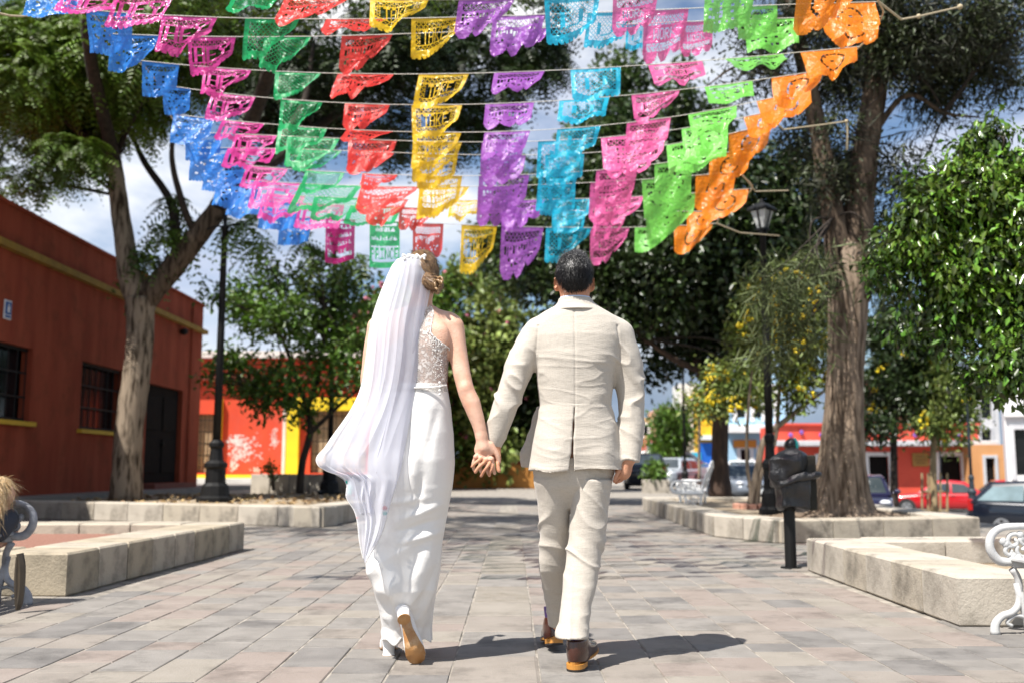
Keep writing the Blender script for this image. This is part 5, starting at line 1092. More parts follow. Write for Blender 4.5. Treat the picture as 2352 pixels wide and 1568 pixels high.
# body: head, neck, trunk, arms, hands, legs in one surface
B = SDF((G(1070, 0)[0], 4.05, -.0), (G(1490, 0)[0], 4.98, 1.90), .0042)
hc = G(1319, 632, 4.47)
B.ell(hc + np.array([0, .0, .008]), (.076, .094, .104), .0).ell(hc + np.array([0, .045, -.060]), (.056, .062, .068), .04).ell(hc + np.array([0, .088, -.098]), (.026, .022, .024), .03)
B.ell(hc + np.array([0, .105, -.018]), (.014, .022, .022), .018).ell(hc + np.array([0, .098, .012]), (.05, .014, .014), .015).ell(hc + np.array([0, .098, -.055]), (.024, .012, .01), .012)
for s_ in (-1, 1):
    B.ell(hc + np.array([s_ * .031, .096, -.004]), (.013, .01, .008), .004)
    ec = hc + np.array([s_ * .083, .012, -.040]); ca_, sa_ = math.cos(.55), math.sin(.55)
    R = [[ca_, s_ * sa_, 0], [-s_ * sa_, ca_, 0], [0, 0, 1]]
    B.ell(ec, (.0085, .024, .034), .006, 'u', R); B.ell(ec + np.array([s_ * .004, -.008, .002]), (.006, .013, .022), .004, 's', R)
B.chain([G(1320, 655, 4.475), G(1321, 720, 4.485)], [.0605, .067], .03).ell(G(1321, 730, 4.50), (.15, .08, .06), .05).chain([G(1321, 760), G(1321, 1060)], [.12, .12], .05, False, (1, .8, 1))
la = [G(1240, 775), G(1178, 884, 4.47), G(1137, 1003, 4.485)]; B.chain(la, [.055, .045, .029], .02)
ra = [G(1412, 780), G(1444, 900, 4.51), G(1445, 1050, 4.475)]; B.chain(ra, [.055, .046, .031], .02)
# right hand hanging, slightly curled
def hand(B, wrist, pts, palm, rp, kn=.012):
    B.chain(palm, rp, .018)
    for ch, r0, r1 in pts: B.chain(ch, list(np.linspace(r0, r1, len(ch))), .0045 if kn < .01 else .006)
w_ = G(1441, 1056, 4.47)
hand(B, w_, [([G(1434, 1088, 4.50), G(1428, 1100, 4.52), G(1421, 1104, 4.50)], .0095, .008), ([G(1430, 1086, 4.48), G(1421, 1101, 4.49), G(1415, 1107, 4.475)], .0098, .008), ([G(1426, 1083, 4.455), G(1416, 1099, 4.46), G(1411, 1104, 4.45)], .0098, .008),
             ([G(1422, 1080, 4.435), G(1414, 1094, 4.43), G(1412, 1102, 4.43)], .0092, .0075), ([G(1440, 1070, 4.50), G(1436, 1088, 4.53), G(1427, 1096, 4.54)], .012, .009)], [w_, G(1432, 1084, 4.475)], [.029, .032])
B.ell(G(1431, 1077, 4.48), (.036, .026, .042), .015)
# left hand (under hers): palm coming in from the right, fingers wrapped over her knuckles
hg = 4.455
B.chain([G(1137, 1003, 4.485), G(1133, 1035, 4.475)], [.029, .030], .015)
for ch, r0, r1 in [([G(1139, 1036, hg + .01), G(1146, 1052, hg - .005), G(1143, 1066, hg - .02), G(1146, 1080, hg - .025)], .0115, .0085),
    ([G(1126, 1052, hg + .0), G(1124, 1064, hg - .042), G(1112, 1080, hg - .05), G(1105, 1092, hg - .045)], .0095, .0078), ([G(1117, 1050, hg + .0), G(1113, 1060, hg - .048), G(1100, 1072, hg - .056), G(1092, 1083, hg - .05)], .0095, .0078),
    ([G(1107, 1048, hg + .0), G(1103, 1054, hg - .046), G(1092, 1062, hg - .052), G(1084, 1071, hg - .046)], .0092, .0075), ([G(1132, 1056, hg + .0), G(1131, 1068, hg - .034), G(1127, 1080, hg - .04), G(1123, 1089, hg - .036)], .0092, .0078)]: B.chain(ch, list(np.linspace(r0, r1, len(ch))), .005)
B.ell(G(1128, 1040, hg + .015), (.04, .022, .035), .02)
for hip, knee, ank in ((G(1272, 1070, 4.52), G(1272, 1250, 4.605), G(1281, 1440, 4.805)), (G(1360, 1070, 4.50), G(1344, 1270, 4.47), G(1316, 1460, 4.37))): B.chain([hip, knee, ank], [.075, .040, .030], .03)
V, F = B.mesh(); V = relax(V, F, 1, .4); N = vnormals(V, F); V += N * (.0007 * fnoise(V, 70, 3))[:, None]
obj("body", V, F, m_skin_g, groom, True, True)
# hair: cap plus short strands
m_hairg = M("dark_greying_hair", (.010, .009, .009), (.03, .028, .027), 30, .5, .8, 120, stretch=(1, 1, .35), spec=.25); m_strandg = M("greying_strand", (.012, .011, .011), (.42, .41, .40), 150, .4, lo=.53, hi=.70, spec=.3)
Hh = SDF(hc - np.array([.12, .14, .12]), hc + np.array([.12, .14, .14]), .0035)
def haircap(X, Y, Z):
    x, y, z = X - hc[0], Y - hc[1], Z - hc[2] - .006
    d = (np.sqrt((x / .0825) ** 2 + ((y + .002) / .101) ** 2 + (z / .1075) ** 2) - 1) * .085
    low = (hc[2] - .083 + np.clip((Y - hc[1] + .06) / .08, 0, 1) * .105) - Z           # hairline: nape low, rising over the ears and forehead
    low = np.where(np.abs(x) > .060, np.maximum(low, hc[2] - .04 - Z), low)
    d2 = np.sqrt((x / .0745) ** 2 + ((y) / .0925) ** 2 + ((z) / .101) ** 2) - 1
    return np.maximum(np.maximum(d, low), -d2 * .08)
Hh.put(haircap, hc - .11, hc + .12, 0); V, F = Hh.mesh(); V = relax(V, F, 2, .5); N = vnormals(V, F); V += N * (.0012 * fnoise(V, 60, 4, 30, (1, 1, .35)) + .0012 * fnoise(V, 140, 5, 30, (1, 1, .3)))[:, None]
hair = obj("hair", V, F, m_hairg, groom, True, True)
def strands(V, N, n, L, w, seed, flow, lift, curl=.15):
    r = np.random.default_rng(seed); k = r.choice(len(V), n); p = V[k] + N[k] * .0005; f = flow(p, N[k]); f = f - N[k] * np.sum(f * N[k], 1)[:, None]; f = unit(f + r.normal(size=(n, 3)) * curl)
    Ls = L * r.uniform(.6, 1.3, n)[:, None]; sd = unit(np.cross(f, N[k])); m = p + f * Ls * .5 + N[k] * Ls * lift; t = p + f * Ls + N[k] * Ls * lift * 1.1
    Q = np.stack([p - sd * w * .5, p + sd * w * .5, m + sd * w * .45, m - sd * w * .45, t], 1).reshape(-1, 3); i = np.arange(n)[:, None] * 5
    return Q, [tuple(x) for x in (i + np.array([[0, 1, 2, 3]]))] + [tuple(x) for x in (i + np.array([[3, 2, 4]]))]
crown_c = hc + np.array([.004, -.055, .088])
def flow_g(p, n):
    out_ = unit(p - crown_c); dn = np.array([0, 0, -1.0]); t = np.clip(np.linalg.norm(p - crown_c, axis=1) / .09, 0, 1)[:, None]; sw = np.cross(n, out_)
    return out_ * (1 - .4 * t) + dn * .8 * t + sw * .35 * (1 - t)
outer = np.sqrt(((V - hc - np.array([0, 0, .006])) ** 2 / np.array([.0825, .101, .1075]) ** 2).sum(1)) > .95
top_ = outer & (V[:, 2] > hc[2] + .030); Q, Fs = strands(V[top_], N[top_], 1500, .036, .0022, 3, flow_g, .10, .12); obj("hair_strands", Q, Fs, m_strandg, hair, False)['kind'] = 'stuff'
low_ = outer & (V[:, 2] <= hc[2] + .04); Q, Fs = strands(V[low_], N[low_], 2200, .026, .0020, 4, flow_g, .16, .14); obj("dark_hair_strands", Q, Fs, M("dark_strand", (.008, .007, .007), (.05, .047, .045), 130, .45, lo=.5, hi=.8, spec=.25), hair, False)['kind'] = 'stuff'
# trousers
T = SDF((G(1195, 0)[0], 4.15, .04), (G(1440, 0)[0], 4.98, .95), .0045)
def leg(rows, k=.02): T.stack(rows, k, 2.1)
lr_ = lambda y, xl, xr, b, Y: srow(y, xl, xr, b, Y)
leg([lr_(1050, 1222, 1412, .125, 4.51), lr_(1085, 1224, 1410, .124, 4.51), lr_(1115, 1229, 1403, .110, 4.515), lr_(1165, 1250, 1385, .045, 4.53)], 0)
leg([lr_(1436, 1262, 1301, .050, 4.80), lr_(1400, 1257, 1303, .056, 4.77), lr_(1360, 1250, 1304, .060, 4.72), lr_(1308, 1241, 1303, .066, 4.64), lr_(1228, 1240, 1304, .074, 4.58), lr_(1148, 1234, 1314, .095, 4.54), lr_(1100, 1227, 1318, .11, 4.52)], .015)
leg([lr_(1462, 1277, 1349, .066, 4.36), lr_(1430, 1283, 1352, .064, 4.385), lr_(1388, 1289, 1359, .064, 4.41), lr_(1336, 1294, 1371, .066, 4.44), lr_(1276, 1301, 1383, .070, 4.465), lr_(1212, 1307, 1393, .078, 4.48), lr_(1140, 1312, 1400, .10, 4.49), lr_(1100, 1314, 1407, .115, 4.50)], .003)
V, F = T.mesh(); V = relax(V, F, 1, .4); N = vnormals(V, F); z_ = V[:, 2]
kb = np.exp(-((z_ - zr(1235)) / .10) ** 2) + .35 + .5 * np.exp(-((z_ - zr(1440)) / .05) ** 2)
Ws = V + np.stack([fnoise(V, 8, 21), fnoise(V, 8, 22), fnoise(V, 8, 23)], 1) * .035; Ws = Ws @ np.array([[1, 0, .35], [0, 1, 0], [.2, 0, 1]])
disp = kb * (.0085 * (np.clip(ridge(fnoise(Ws, 34, 24, 24, (.45, .4, 1.4))), 0, 1) ** 1.5 - .3) + .0016 * fnoise(Ws, 60, 25)) + .003 * fnoise(V, 12, 26, 18, (1.4, .6, .35))
cr = G(1320, 1300)[0] + (z_ - zr(1300)) * -.02; disp += .003 * np.exp(-((V[:, 0] - G(1306, 1400)[0] - (z_ - zr(1400)) * .075) / .006) ** 2) * (V[:, 1] < 4.45) * (z_ < zr(1300))
V += N * disp[:, None]; obj("trousers", V, F, m_linen, groom, True, True)
# shoes: heel leather, tan heel edge, dark sole; toes point away
def dress_shoe(heel, yaw, pitch, nm="shoe"):
    r = Matrix.Translation(Vector(heel)) @ Matrix.Rotation(yaw, 4, 'Z') @ Matrix.Rotation(pitch, 4, 'X')
    Sd = SDF((-.07, -.05, -.02), (.07, .32, .14), .004)
    Sd.stack([(.018, 0, .125, .041, .155), (.05, 0, .115, .043, .145), (.075, 0, .06, .040, .088), (.105, 0, .038, .037, .062)], 0, 2.2).ell((0, .045, .055), (.0405, .055, .065), .03)
    Sd.stack([(.07, 0, .045, .026, .045), (.13, 0, .04, .03, .05)], .0, 2, 's')
    V, F = Sd.mesh(); V = relax(V, F, 2, .5); V = np.array([r @ Vector(v) for v in V]); s_ = obj(nm, V, F, m_leath, groom, True, True)
    pr = [(.043 * math.sin(a) * (1 - .10 * math.cos(a)), .128 - .160 * math.cos(a)) for a in np.linspace(0, 2 * math.pi, 28, endpoint=False)]
    m = MB().prism(pr, .010, .020); m.V = [tuple(r @ Vector(v)) for v in m.V]; obj("welt", m.V, m.F, m_sole, s_)
    hp = [(.040 * math.sin(a), .012 - .045 * math.cos(a) if math.cos(a) > 0 else .055) for a in np.linspace(0, 2 * math.pi, 24, endpoint=False)]
    m = MB().prism(hp, -.010, .0098); m.V = [tuple(r @ Vector(v)) for v in m.V]; obj("heel", m.V, m.F, m_sole, s_)
    m = MB().prism(hp, -.018, -.0102); m.V = [tuple(r @ Vector(v)) for v in m.V]; obj("heel_tip", m.V, m.F, m_solel, s_)
    q = SDF((-.06, -.05, .05), (.06, .11, .2), .004); q.stack([(.07, 0, .042, .034, .052), (.16, 0, .04, .042, .055)], 0, 2); V, F = q.mesh(); V = np.array([r @ Vector(v) for v in V]); obj("sock", V, F, m_sock, groom, True, True)
hp_ = G(1321, 1521, 4.335); dress_shoe((hp_[0], 4.345, .026), -.38, .05)
hp_ = G(1281, 1470, 4.79); dress_shoe((hp_[0] - .012, 4.80, .052), .12, -.20)

# ---- the bride
YB_ = 4.50; bride = thing("person", "bride seen from behind in a white dress, long veil and heels, holding the man's hand", "person", (G(955, 1480)[0], YB_, 0))
trunk = [srow(1000, 853, 1040, .128, 4.52), srow(940, 868, 1035, .112, 4.51), srow(884, 886, 1024, .092, 4.50), srow(840, 884, 1027, .094, 4.50), srow(800, 880, 1032, .098, 4.50), srow(765, 880, 1036, .094, 4.50), srow(742, 886, 1034, .080, 4.50), srow(724, 902, 1018, .066, 4.50), srow(708, 926, 1000, .056, 4.50)]
B = SDF((G(818, 0)[0], 4.08, 0), (G(1160, 0)[0], 4.92, 1.90), .0040)
B.stack([(r0[0], r0[1], r0[2] + .012, r0[3] - .03, r0[4] - .032) for r0 in trunk[:2]] + [(trunk[2][0], trunk[2][1], 4.50, trunk[2][3] - .006, trunk[2][4] - .008)] + trunk[3:], 0, 2.15)
hb = G(969, 627, 4.52)
B.ell(hb + np.array([0, 0, .006]), (.070, .090, .098), 0).ell(hb + np.array([.002, .045, -.058]), (.048, .055, .06), .04).ell(hb + np.array([.004, .085, -.09]), (.02, .018, .02), .03).ell(hb + np.array([.004, .10, -.02]), (.012, .02, .018), .016).ell(hb + np.array([.004, .09, -.052]), (.021, .012, .009), .01)
for s_ in (-1, 1): B.ell(hb + np.array([s_ * .028 + .003, .089, -.004]), (.012, .01, .008), .004).ell(hb + np.array([s_ * .072, .01, -.03]), (.007, .02, .028), .006)
B.chain([G(972, 668, 4.51), G(964, 716, 4.50)], [.046, .053], .035)
B.chain([G(890, 738), G(1030, 738)], [.045, .045], .04, False, (1, .8, 1))
B.ell(G(1008, 775, 4.43), (.045, .022, .06), .03)      # shoulder blade
B.chain([G(1042, 752, 4.50), G(1053, 815, 4.48), G(1067, 884, 4.455), G(1083, 926, 4.445), G(1098, 970, 4.438), G(1106, 1002, 4.436)], [.049, .041, .0375, .040, .031, .0255], .022)
B.ell(G(1068, 889, 4.425), (.016, .012, .02), .02)      # elbow
B.chain([G(868, 752, 4.50), G(853, 830, 4.50), G(850, 890, 4.52), G(880, 920, 4.72)], [.049, .041, .038, .026], .022)
for q_ in range(4): B.chain([G(880, 920, 4.72) + np.array([0, 0, -.03 + .018 * q_]), G(892, 922, 4.76) + np.array([.02, .02, -.03 + .018 * q_]), G(902, 922, 4.75) + np.array([.03, .0, -.03 + .018 * q_])], [.010, .009, .008], .008)
# her hand: back of the hand to the camera, knuckles, curled fingers and thumb
hz = 4.436
B.chain([G(1106, 1002, hz), G(1110, 1028, hz - .004)], [.0255, .027], .012).ell(G(1112, 1032, hz + .0), (.044, .017, .044), .014)
for (x0_, y0_, x1_, y1_, x2_, y2_, r_) in ((1093, 1048, 1087, 1066, 1090, 1080, .0095), (1105, 1053, 1103, 1074, 1108, 1088, .010), (1117, 1055, 1119, 1077, 1124, 1090, .0102), (1129, 1053, 1133, 1073, 1136, 1086, .0098)):
    B.ell(G(x0_, y0_, hz - .016), (.0115, .0105, .012), .008); B.chain([G(x0_, y0_, hz - .010), G(x1_, y1_, hz - .006), G(x2_, y2_, hz + .024)], [r_, r_ * .93, r_ * .8], .004)
B.chain([G(1128, 1020, hz), G(1141, 1042, hz + .0), G(1146, 1060, hz + .004)], [.013, .011, .0085], .01)
for x_ in (1100, 1109, 1118): B.chain([G(x_ * .5 + 1107 * .5, 1012, hz - .012), G(x_ + 3, 1046, hz - .0135)], [.0035, .004], .008)      # tendons
for hip, knee, ank, toe in ((G(905, 1010, 4.54), G(905, 1240, 4.60), G(914, 1440, 4.74), G(897, 1478, 4.90)), (G(990, 1010, 4.54), G(960, 1240, 4.56), G(926, 1400, 4.545), G(945, 1470, 4.53))): B.chain([hip, knee, ank, toe], [.06, .042, .026, .02], .03)
V, F = B.mesh(); V = relax(V, F, 1, .4); N = vnormals(V, F); obj("body", V + N * (.0006 * fnoise(V, 60, 3))[:, None], F, m_skin_b, bride, True, True)
# lace bodice: open racer back, sheer with lace
def lace_mat():
    m = bpy.data.materials.new("lace"); m.use_nodes = True; N = m.node_tree.nodes; L = m.node_tree.links; p = N['Principled BSDF']; p.inputs['Base Color'].default_value = (.78, .75, .72, 1); p.inputs['Roughness'].default_value = .8
    tc_ = N.new('ShaderNodeTexCoord'); no = N.new('ShaderNodeTexNoise'); no.inputs['Scale'].default_value = 36; no.inputs['Detail'].default_value = 4; no.inputs['Distortion'].default_value = 1.6; L.new(tc_.outputs['Object'], no.inputs['Vector'])
    vo = N.new('ShaderNodeTexVoronoi'); vo.feature = 'DISTANCE_TO_EDGE'; vo.inputs['Scale'].default_value = 75; L.new(tc_.outputs['Object'], vo.inputs['Vector'])
    r1 = N.new('ShaderNodeValToRGB'); r1.color_ramp.elements[0].position = .49; r1.color_ramp.elements[1].position = .54; L.new(no.outputs['Fac'], r1.inputs['Fac'])
    r2 = N.new('ShaderNodeValToRGB'); r2.color_ramp.elements[0].position = .03; r2.color_ramp.elements[0].color = (1, 1, 1, 1); r2.color_ramp.elements[1].position = .07; r2.color_ramp.elements[1].color = (0, 0, 0, 1); L.new(vo.outputs['Distance'], r2.inputs['Fac'])
    mx_ = N.new('ShaderNodeMath'); mx_.operation = 'MAXIMUM'; L.new(r1.outputs['Color'], mx_.inputs[0]); L.new(r2.outputs['Color'], mx_.inputs[1])
    mr = N.new('ShaderNodeMapRange'); mr.inputs['To Min'].default_value = .34; mr.inputs['To Max'].default_value = .74; L.new(mx_.outputs[0], mr.inputs['Value'])
    tp = N.new('ShaderNodeBsdfTransparent'); ms = N.new('ShaderNodeMixShader'); L.new(mr.outputs['Result'], ms.inputs['Fac']); L.new(tp.outputs['BSDF'], ms.inputs[1]); L.new(p.outputs['BSDF'], ms.inputs[2]); L.new(ms.outputs['Shader'], N['Material Output'].inputs['Surface'])
    bp = N.new('ShaderNodeBump'); bp.inputs['Distance'].default_value = .004; L.new(mx_.outputs[0], bp.inputs['Height']); L.new(bp.outputs['Normal'], p.inputs['Normal']); return m
Bo = SDF((G(860, 0)[0], 4.3, G(0, 905)[2]), (G(1060, 0)[0], 4.72, G(0, 690)[2]), .004)
Bo.stack(trunk, 0, 2.15, 'u', .0045).ell(G(1008, 775, 4.43), (.0495, .0265, .0645), .03).chain([G(972, 668, 4.51), G(964, 716, 4.50)], [.0505, .0575], .035)
V, F = Bo.mesh(); V = relax(V, F, 1, .4); cF = V[F].mean(1); px_ = lambda P: (P[:, 0] / (P[:, 1] * 1.0)) * FPX * 0
def proj(P):
    dy, dz = P[:, 1], P[:, 2] - CAMZ; dep = dy * cP + dz * sP; up = -dy * sP + dz * cP; return PW / 2 + FPX * P[:, 0] / dep, PH / 2 - FPX * up / dep
gx_, gy_ = proj(cF); xe = np.interp(gy_, [702, 719, 745, 761, 773, 784, 798, 806], [992, 996, 991, 989.5, 996, 1010, 1031, 1060]); xl_ = np.interp(gy_, [702, 719, 761, 773, 784, 798, 806], [930, 925, 930, 922, 908, 888, 850])
keep = (gx_ < xe) & (gx_ > xl_) & (gy_ > 704) & (cF[:, 1] < 4.53); keep |= (gy_ > 800) & (gy_ < 900)
keep &= (gy_ < 899); obj("lace_bodice", V, F[keep], lace_mat(), bride, True, True)
bd = lambda pts, r: MB().tube(catmull(pts, 26), r, 6)
ed = [G(962, 702, 4.446), G(985, 703, 4.455), G(994, 712, 4.452), G(995, 722, 4.445), G(991, 745, 4.42), G(989, 762, 4.402), G(997, 774, 4.400), G(1011, 785, 4.408), G(1026, 796, 4.425), G(1036, 803, 4.47)]
m_laceedge = M("lace_edge", (.80, .78, .75), None, 20, .7, .6, 200); m_ = bd(ed, .0032); rr = random.Random(8)
for p_ in catmull(ed[4:], 40):
    m_.sphere(p_ + Vector((rr.uniform(-.014, .004), -.004, rr.uniform(-.012, .004))), rr.uniform(.0018, .0036), 6, 4, (1, .5, 1))
for p_ in catmull([Vector(G(997, 776, 4.40)), Vector(G(1000, 800, 4.402)), Vector(G(1005, 825, 4.408)), Vector(G(1003, 850, 4.41)), Vector(G(1012, 870, 4.42))], 46):
    for q_ in range(2): m_.sphere(Vector(p_) + Vector((rr.uniform(-.022, .022), -.001, rr.uniform(-.006, .006))), rr.uniform(.0014, .003), 6, 4, (1, .5, 1))
m_.obj("lace_trim", m_laceedge, bride, True, True)
# dress skirt
sk = [srow(882, 884, 1027, .097, 4.50), srow(900, 880, 1031, .103, 4.505), srow(940, 866, 1039, .118, 4.51), srow(994, 850, 1044.5, .135, 4.52), srow(1060, 846, 1043, .140, 4.525), srow(1120, 845, 1036, .138, 4.53), srow(1180, 842, 1026, .132, 4.545), srow(1248, 836, 1015, .128, 4.56),
      srow(1308, 843, 1012, .130, 4.57), srow(1350, 858, 1004, .135, 4.58), srow(1400, 872, 996, .14, 4.64), srow(1440, 877, 993, .14, 4.68), srow(1478, 880, 990, .14, 4.69)]
D = SDF((G(815, 0)[0], 4.28, .0), (G(1065, 0)[0], 4.90, G(0, 876)[2]), .0042); D.stack(sk, 0, 2.05)
V, F = D.mesh(); V = relax(V, F, 1, .4); N = vnormals(V, F); z_ = V[:, 2]; px_, py_ = proj(V); back = np.clip((4.58 - V[:, 1]) / .06, 0, 1)
lowk = np.clip((py_ - 1130) / 160, 0, 1); hipk = np.exp(-((py_ - 1030) / 110) ** 2)
def fold(x0, y0, x1, y1, w, amp, soft=.35):
    """a pressed fold along a line, measured where it lies on the cloth"""
    dx, dy = x1 - x0, y1 - y0; l = math.hypot(dx, dy); s_ = ((px_ - x0) * dx + (py_ - y0) * dy) / l; t_ = ((px_ - x0) * -dy + (py_ - y0) * dx) / l
    env = np.clip(s_ / (l * soft), 0, 1) * np.clip((l - s_) / (l * soft), 0, 1); return amp * env * np.exp(-(t_ / w) ** 2)
disp = back * (fold(960, 1010, 940, 1130, 16, .013) + fold(985, 950, 1000, 1110, 20, .010) + fold(1012, 920, 975, 1060, 10, -.006) + fold(970, 1080, 955, 1190, 8, -.010) + fold(900, 1200, 1030, 1150, 9, .010) + fold(890, 1225, 1030, 1185, 8, -.008) + fold(900, 1250, 1025, 1215, 9, .010)
    + fold(850, 1250, 930, 1420, 14, .010) + fold(880, 1240, 945, 1380, 13, -.006) + fold(1000, 1210, 930, 1400, 16, .010) + fold(1012, 1260, 950, 1430, 11, -.010) + fold(1010, 1310, 965, 1450, 12, .012) + fold(900, 1290, 905, 1450, 10, .010) + fold(860, 1160, 1000, 1140, 8, .006))
Wd_ = V + np.stack([fnoise(V, 5, 31), fnoise(V, 5, 32), fnoise(V, 5, 33)], 1) * .05; Wd_ = Wd_ @ np.array([[1, 0, .5], [0, 1, 0], [-.5, 0, 1]])
disp += back * (.0045 * ridge(fnoise(Wd_, 13, 34, 18, (1.2, .6, .7))) * (.3 + lowk) + .006 * lowk * ridge(fnoise(Wd_, 28, 35, 18, (1.3, .6, .6))) + .0012 * fnoise(V, 40, 36) * lowk) + .004 * fnoise(V, 8, 37) * (.4 + hipk)
V = V + N * disp[:, None]; hem = np.clip((py_ - 1420) / 60, 0, 1); V[:, 0] += hem * .010 * np.sin(V[:, 1] * 70 + 3); V[:, 2] += hem * (.012 * np.sin(V[:, 0] * 75) + .02 + .06 * np.exp(-((px_ - 935) / 26) ** 2) * back)
keepf = ~((V[F][:, :, 2].max(1) < .035))
obj("dress_skirt", V, F, m_satin, bride, True, True)
# waist buttons, seam
MB().tube(catmull([G(884, 888, 4.43), G(920, 890, 4.405), G(957, 890, 4.398), G(1000, 888, 4.408), G(1026, 884, 4.45)], 24), .004, 6).obj("waist_seam", m_satin, bride, True, True)
mb = MB(); [mb.sphere(G(1010, 878 + 9 * q_, 4.402 - .002 * q_), .006, 8, 6, (1, .6, 1)) for q_ in range(4)]; mb.obj("buttons", m_laceedge, bride, True, True)
# hair: swept up with a curled bun on the right
m_hairb = M("golden_brown_hair", (.13, .065, .028), (.22, .125, .06), 45, .38, .8, 150, stretch=(1, 1, .4), spec=.6); m_strandb = M("golden_strand", (.16, .085, .035), (.42, .27, .13), 120, .35, lo=.42, hi=.7, spec=.6)
Hb = SDF(hb - np.array([.14, .14, .14]), hb + np.array([.14, .14, .13]), .0035)
def hairb(X, Y, Z):
    x, y, z = X - hb[0] + .001, Y - hb[1] + .006, Z - hb[2] - .004; d = (np.sqrt((x / .0800) ** 2 + (y / .098) ** 2 + (z / .1035) ** 2) - 1) * .083
    low = (hb[2] - .070 + np.clip((Y - hb[1] + .05) / .09, 0, 1) * .10) - Z; return np.maximum(d, low)
Hb.put(hairb, hb - .11, hb + .12, 0).ell(G(1003, 655, 4.455), (.034, .034, .032), .02).ell(G(985, 648, 4.425), (.036, .03, .035), .02)
V, F = Hb.mesh(); V = relax(V, F, 2, .5); N = vnormals(V, F); wv_ = V @ np.array([[1, 0, .6], [0, 1, 0], [-.6, 0, 1]]); V += N * (.003 * fnoise(wv_, 60, 4, 30, (1.2, 1.2, .3)) + .0015 * fnoise(wv_, 130, 5, 30, (1.2, 1.2, .3)))[:, None]
hairo = obj("hair", V, F, m_hairb, bride, True, True)
bun = np.array(G(998, 652, 4.44))
Q, Fs = strands(V, N, 2600, .032, .0013, 5, lambda p, n: unit(bun - p) * .8 + np.array([.2, 0, -.35]), .05, .12); obj("hair_strands", Q, Fs, m_strandb, hairo, False)['kind'] = 'stuff'
cu = MB(); rr = random.Random(6)
for q_ in range(15):
    c0 = Vector(bun) + Vector((rr.uniform(-.012, .034), rr.uniform(-.03, .01), rr.uniform(-.036, .024))); a0 = rr.random() * 6; ax1 = Vector((rr.gauss(0, 1), rr.gauss(0, .4), rr.gauss(0, 1))).normalized(); ax2 = ax1.cross(Vector((rr.gauss(0, 1), 1, rr.gauss(0, 1)))).normalized()
    cu.tube([c0 + (ax1 * math.cos(a0 + t * .5) + ax2 * math.sin(a0 + t * .5)) * (.019 - .0009 * t) for t in range(12)], [.0055, .0065, .006, .003], 6)
cu.obj("curls", m_strandb, hairo, True)
# veil: two layers of tulle gathered at a comb, blown to the left
def veil_mat(nm, a):
    m = bpy.data.materials.new(nm); m.use_nodes = True; N = m.node_tree.nodes; L = m.node_tree.links; N.remove(N['Principled BSDF'])
    d = N.new('ShaderNodeBsdfDiffuse'); d.inputs['Color'].default_value = (.80, .80, .86, 1); t = N.new('ShaderNodeBsdfTranslucent'); t.inputs['Color'].default_value = (.78, .80, .92, 1); m1 = N.new('ShaderNodeMixShader'); m1.inputs['Fac'].default_value = .38
    lw = N.new('ShaderNodeLayerWeight'); lw.inputs['Blend'].default_value = .55; mr = N.new('ShaderNodeMapRange'); mr.inputs['To Min'].default_value = a; mr.inputs['To Max'].default_value = .97; L.new(lw.outputs['Facing'], mr.inputs['Value'])
    tp = N.new('ShaderNodeBsdfTransparent'); m2 = N.new('ShaderNodeMixShader'); L.new(d.outputs['BSDF'], m1.inputs[1]); L.new(t.outputs['BSDF'], m1.inputs[2]); L.new(mr.outputs['Result'], m2.inputs['Fac']); L.new(tp.outputs['BSDF'], m2.inputs[1]); L.new(m1.outputs['Shader'], m2.inputs[2]); L.new(m2.outputs['Shader'], N['Material Output'].inputs['Surface']); return m
def veil(nm, rows, amp, nf, seed, mat, nu=150, nv=190, bul=.075, wave=.004):
    rows = np.array(rows, float); v = np.linspace(0, 1, nv); kk = np.linspace(0, 1, len(rows)); 
    sm = lambda c: np.interp(v, kk, rows[:, c])
    Y, XL, XR, DP = sm(0), sm(1), sm(2), sm(3); ker = np.ones(7) / 7
    for A_ in (XL, XR, DP): A_[3:-3] = np.convolve(A_, ker, 'valid')
    r = np.random.default_rng(seed); u = np.linspace(0, 1, nu); P = np.zeros((nv, nu, 3)); wd = (XR - XL) * mg
    ph = r.uniform(0, 6.28, 6)
    for i in range(nv):
        uu = u + .05 * np.sin(2 * math.pi * u * 1.5 + v[i] * 5 + ph[0]) * np.sin(math.pi * u)
        q3 = np.stack([uu * nf + .8 * v[i], np.full(nu, v[i] * 1.5), np.zeros(nu)], 1); q4 = np.stack([uu * nf * 3.6 - 1.5 * v[i], np.full(nu, v[i] * 2.2), np.zeros(nu)], 1)
        f = 1.2 * fnoise(q3, 3.2, seed, 16) + .85 * np.clip(ridge(fnoise(q4, 3.2, seed + 1, 16)), -.5, 1)
        am = amp * (.35 + 1.1 * v[i]) * min(1, wd[i] / .10)
        dep = DP[i] + bul * (1 - .65 * v[i]) * (1 - np.sin(math.pi * np.clip(u, 0, 1)) ** .6) * min(1, wd[i] / .2) - am * f * (.4 + .6 * np.sin(math.pi * u))
        x = XL[i] + (XR[i] - XL[i]) * uu; yy = Y[i] + (wave / mg * np.sin(2 * math.pi * nf * .7 * u + ph[1]) + 9 * fnoise(np.stack([u * 5, np.full(nu, v[i] * 2), np.zeros(nu)], 1), 3, seed + 7, 12)) * v[i] ** 2 * np.sin(math.pi * np.clip(v[i] * .96, 0, 1)) ** .5
        for j in range(nu): P[i, j] = at(x[j], yy[j], dep[j])
    idx = np.arange(nv * nu).reshape(nv, nu); Fq = np.stack([idx[:-1, :-1], idx[:-1, 1:], idx[1:, 1:], idx[1:, :-1]], -1).reshape(-1, 4)
    return P, obj(nm, P.reshape(-1, 3), Fq, mat, bride, True, True)
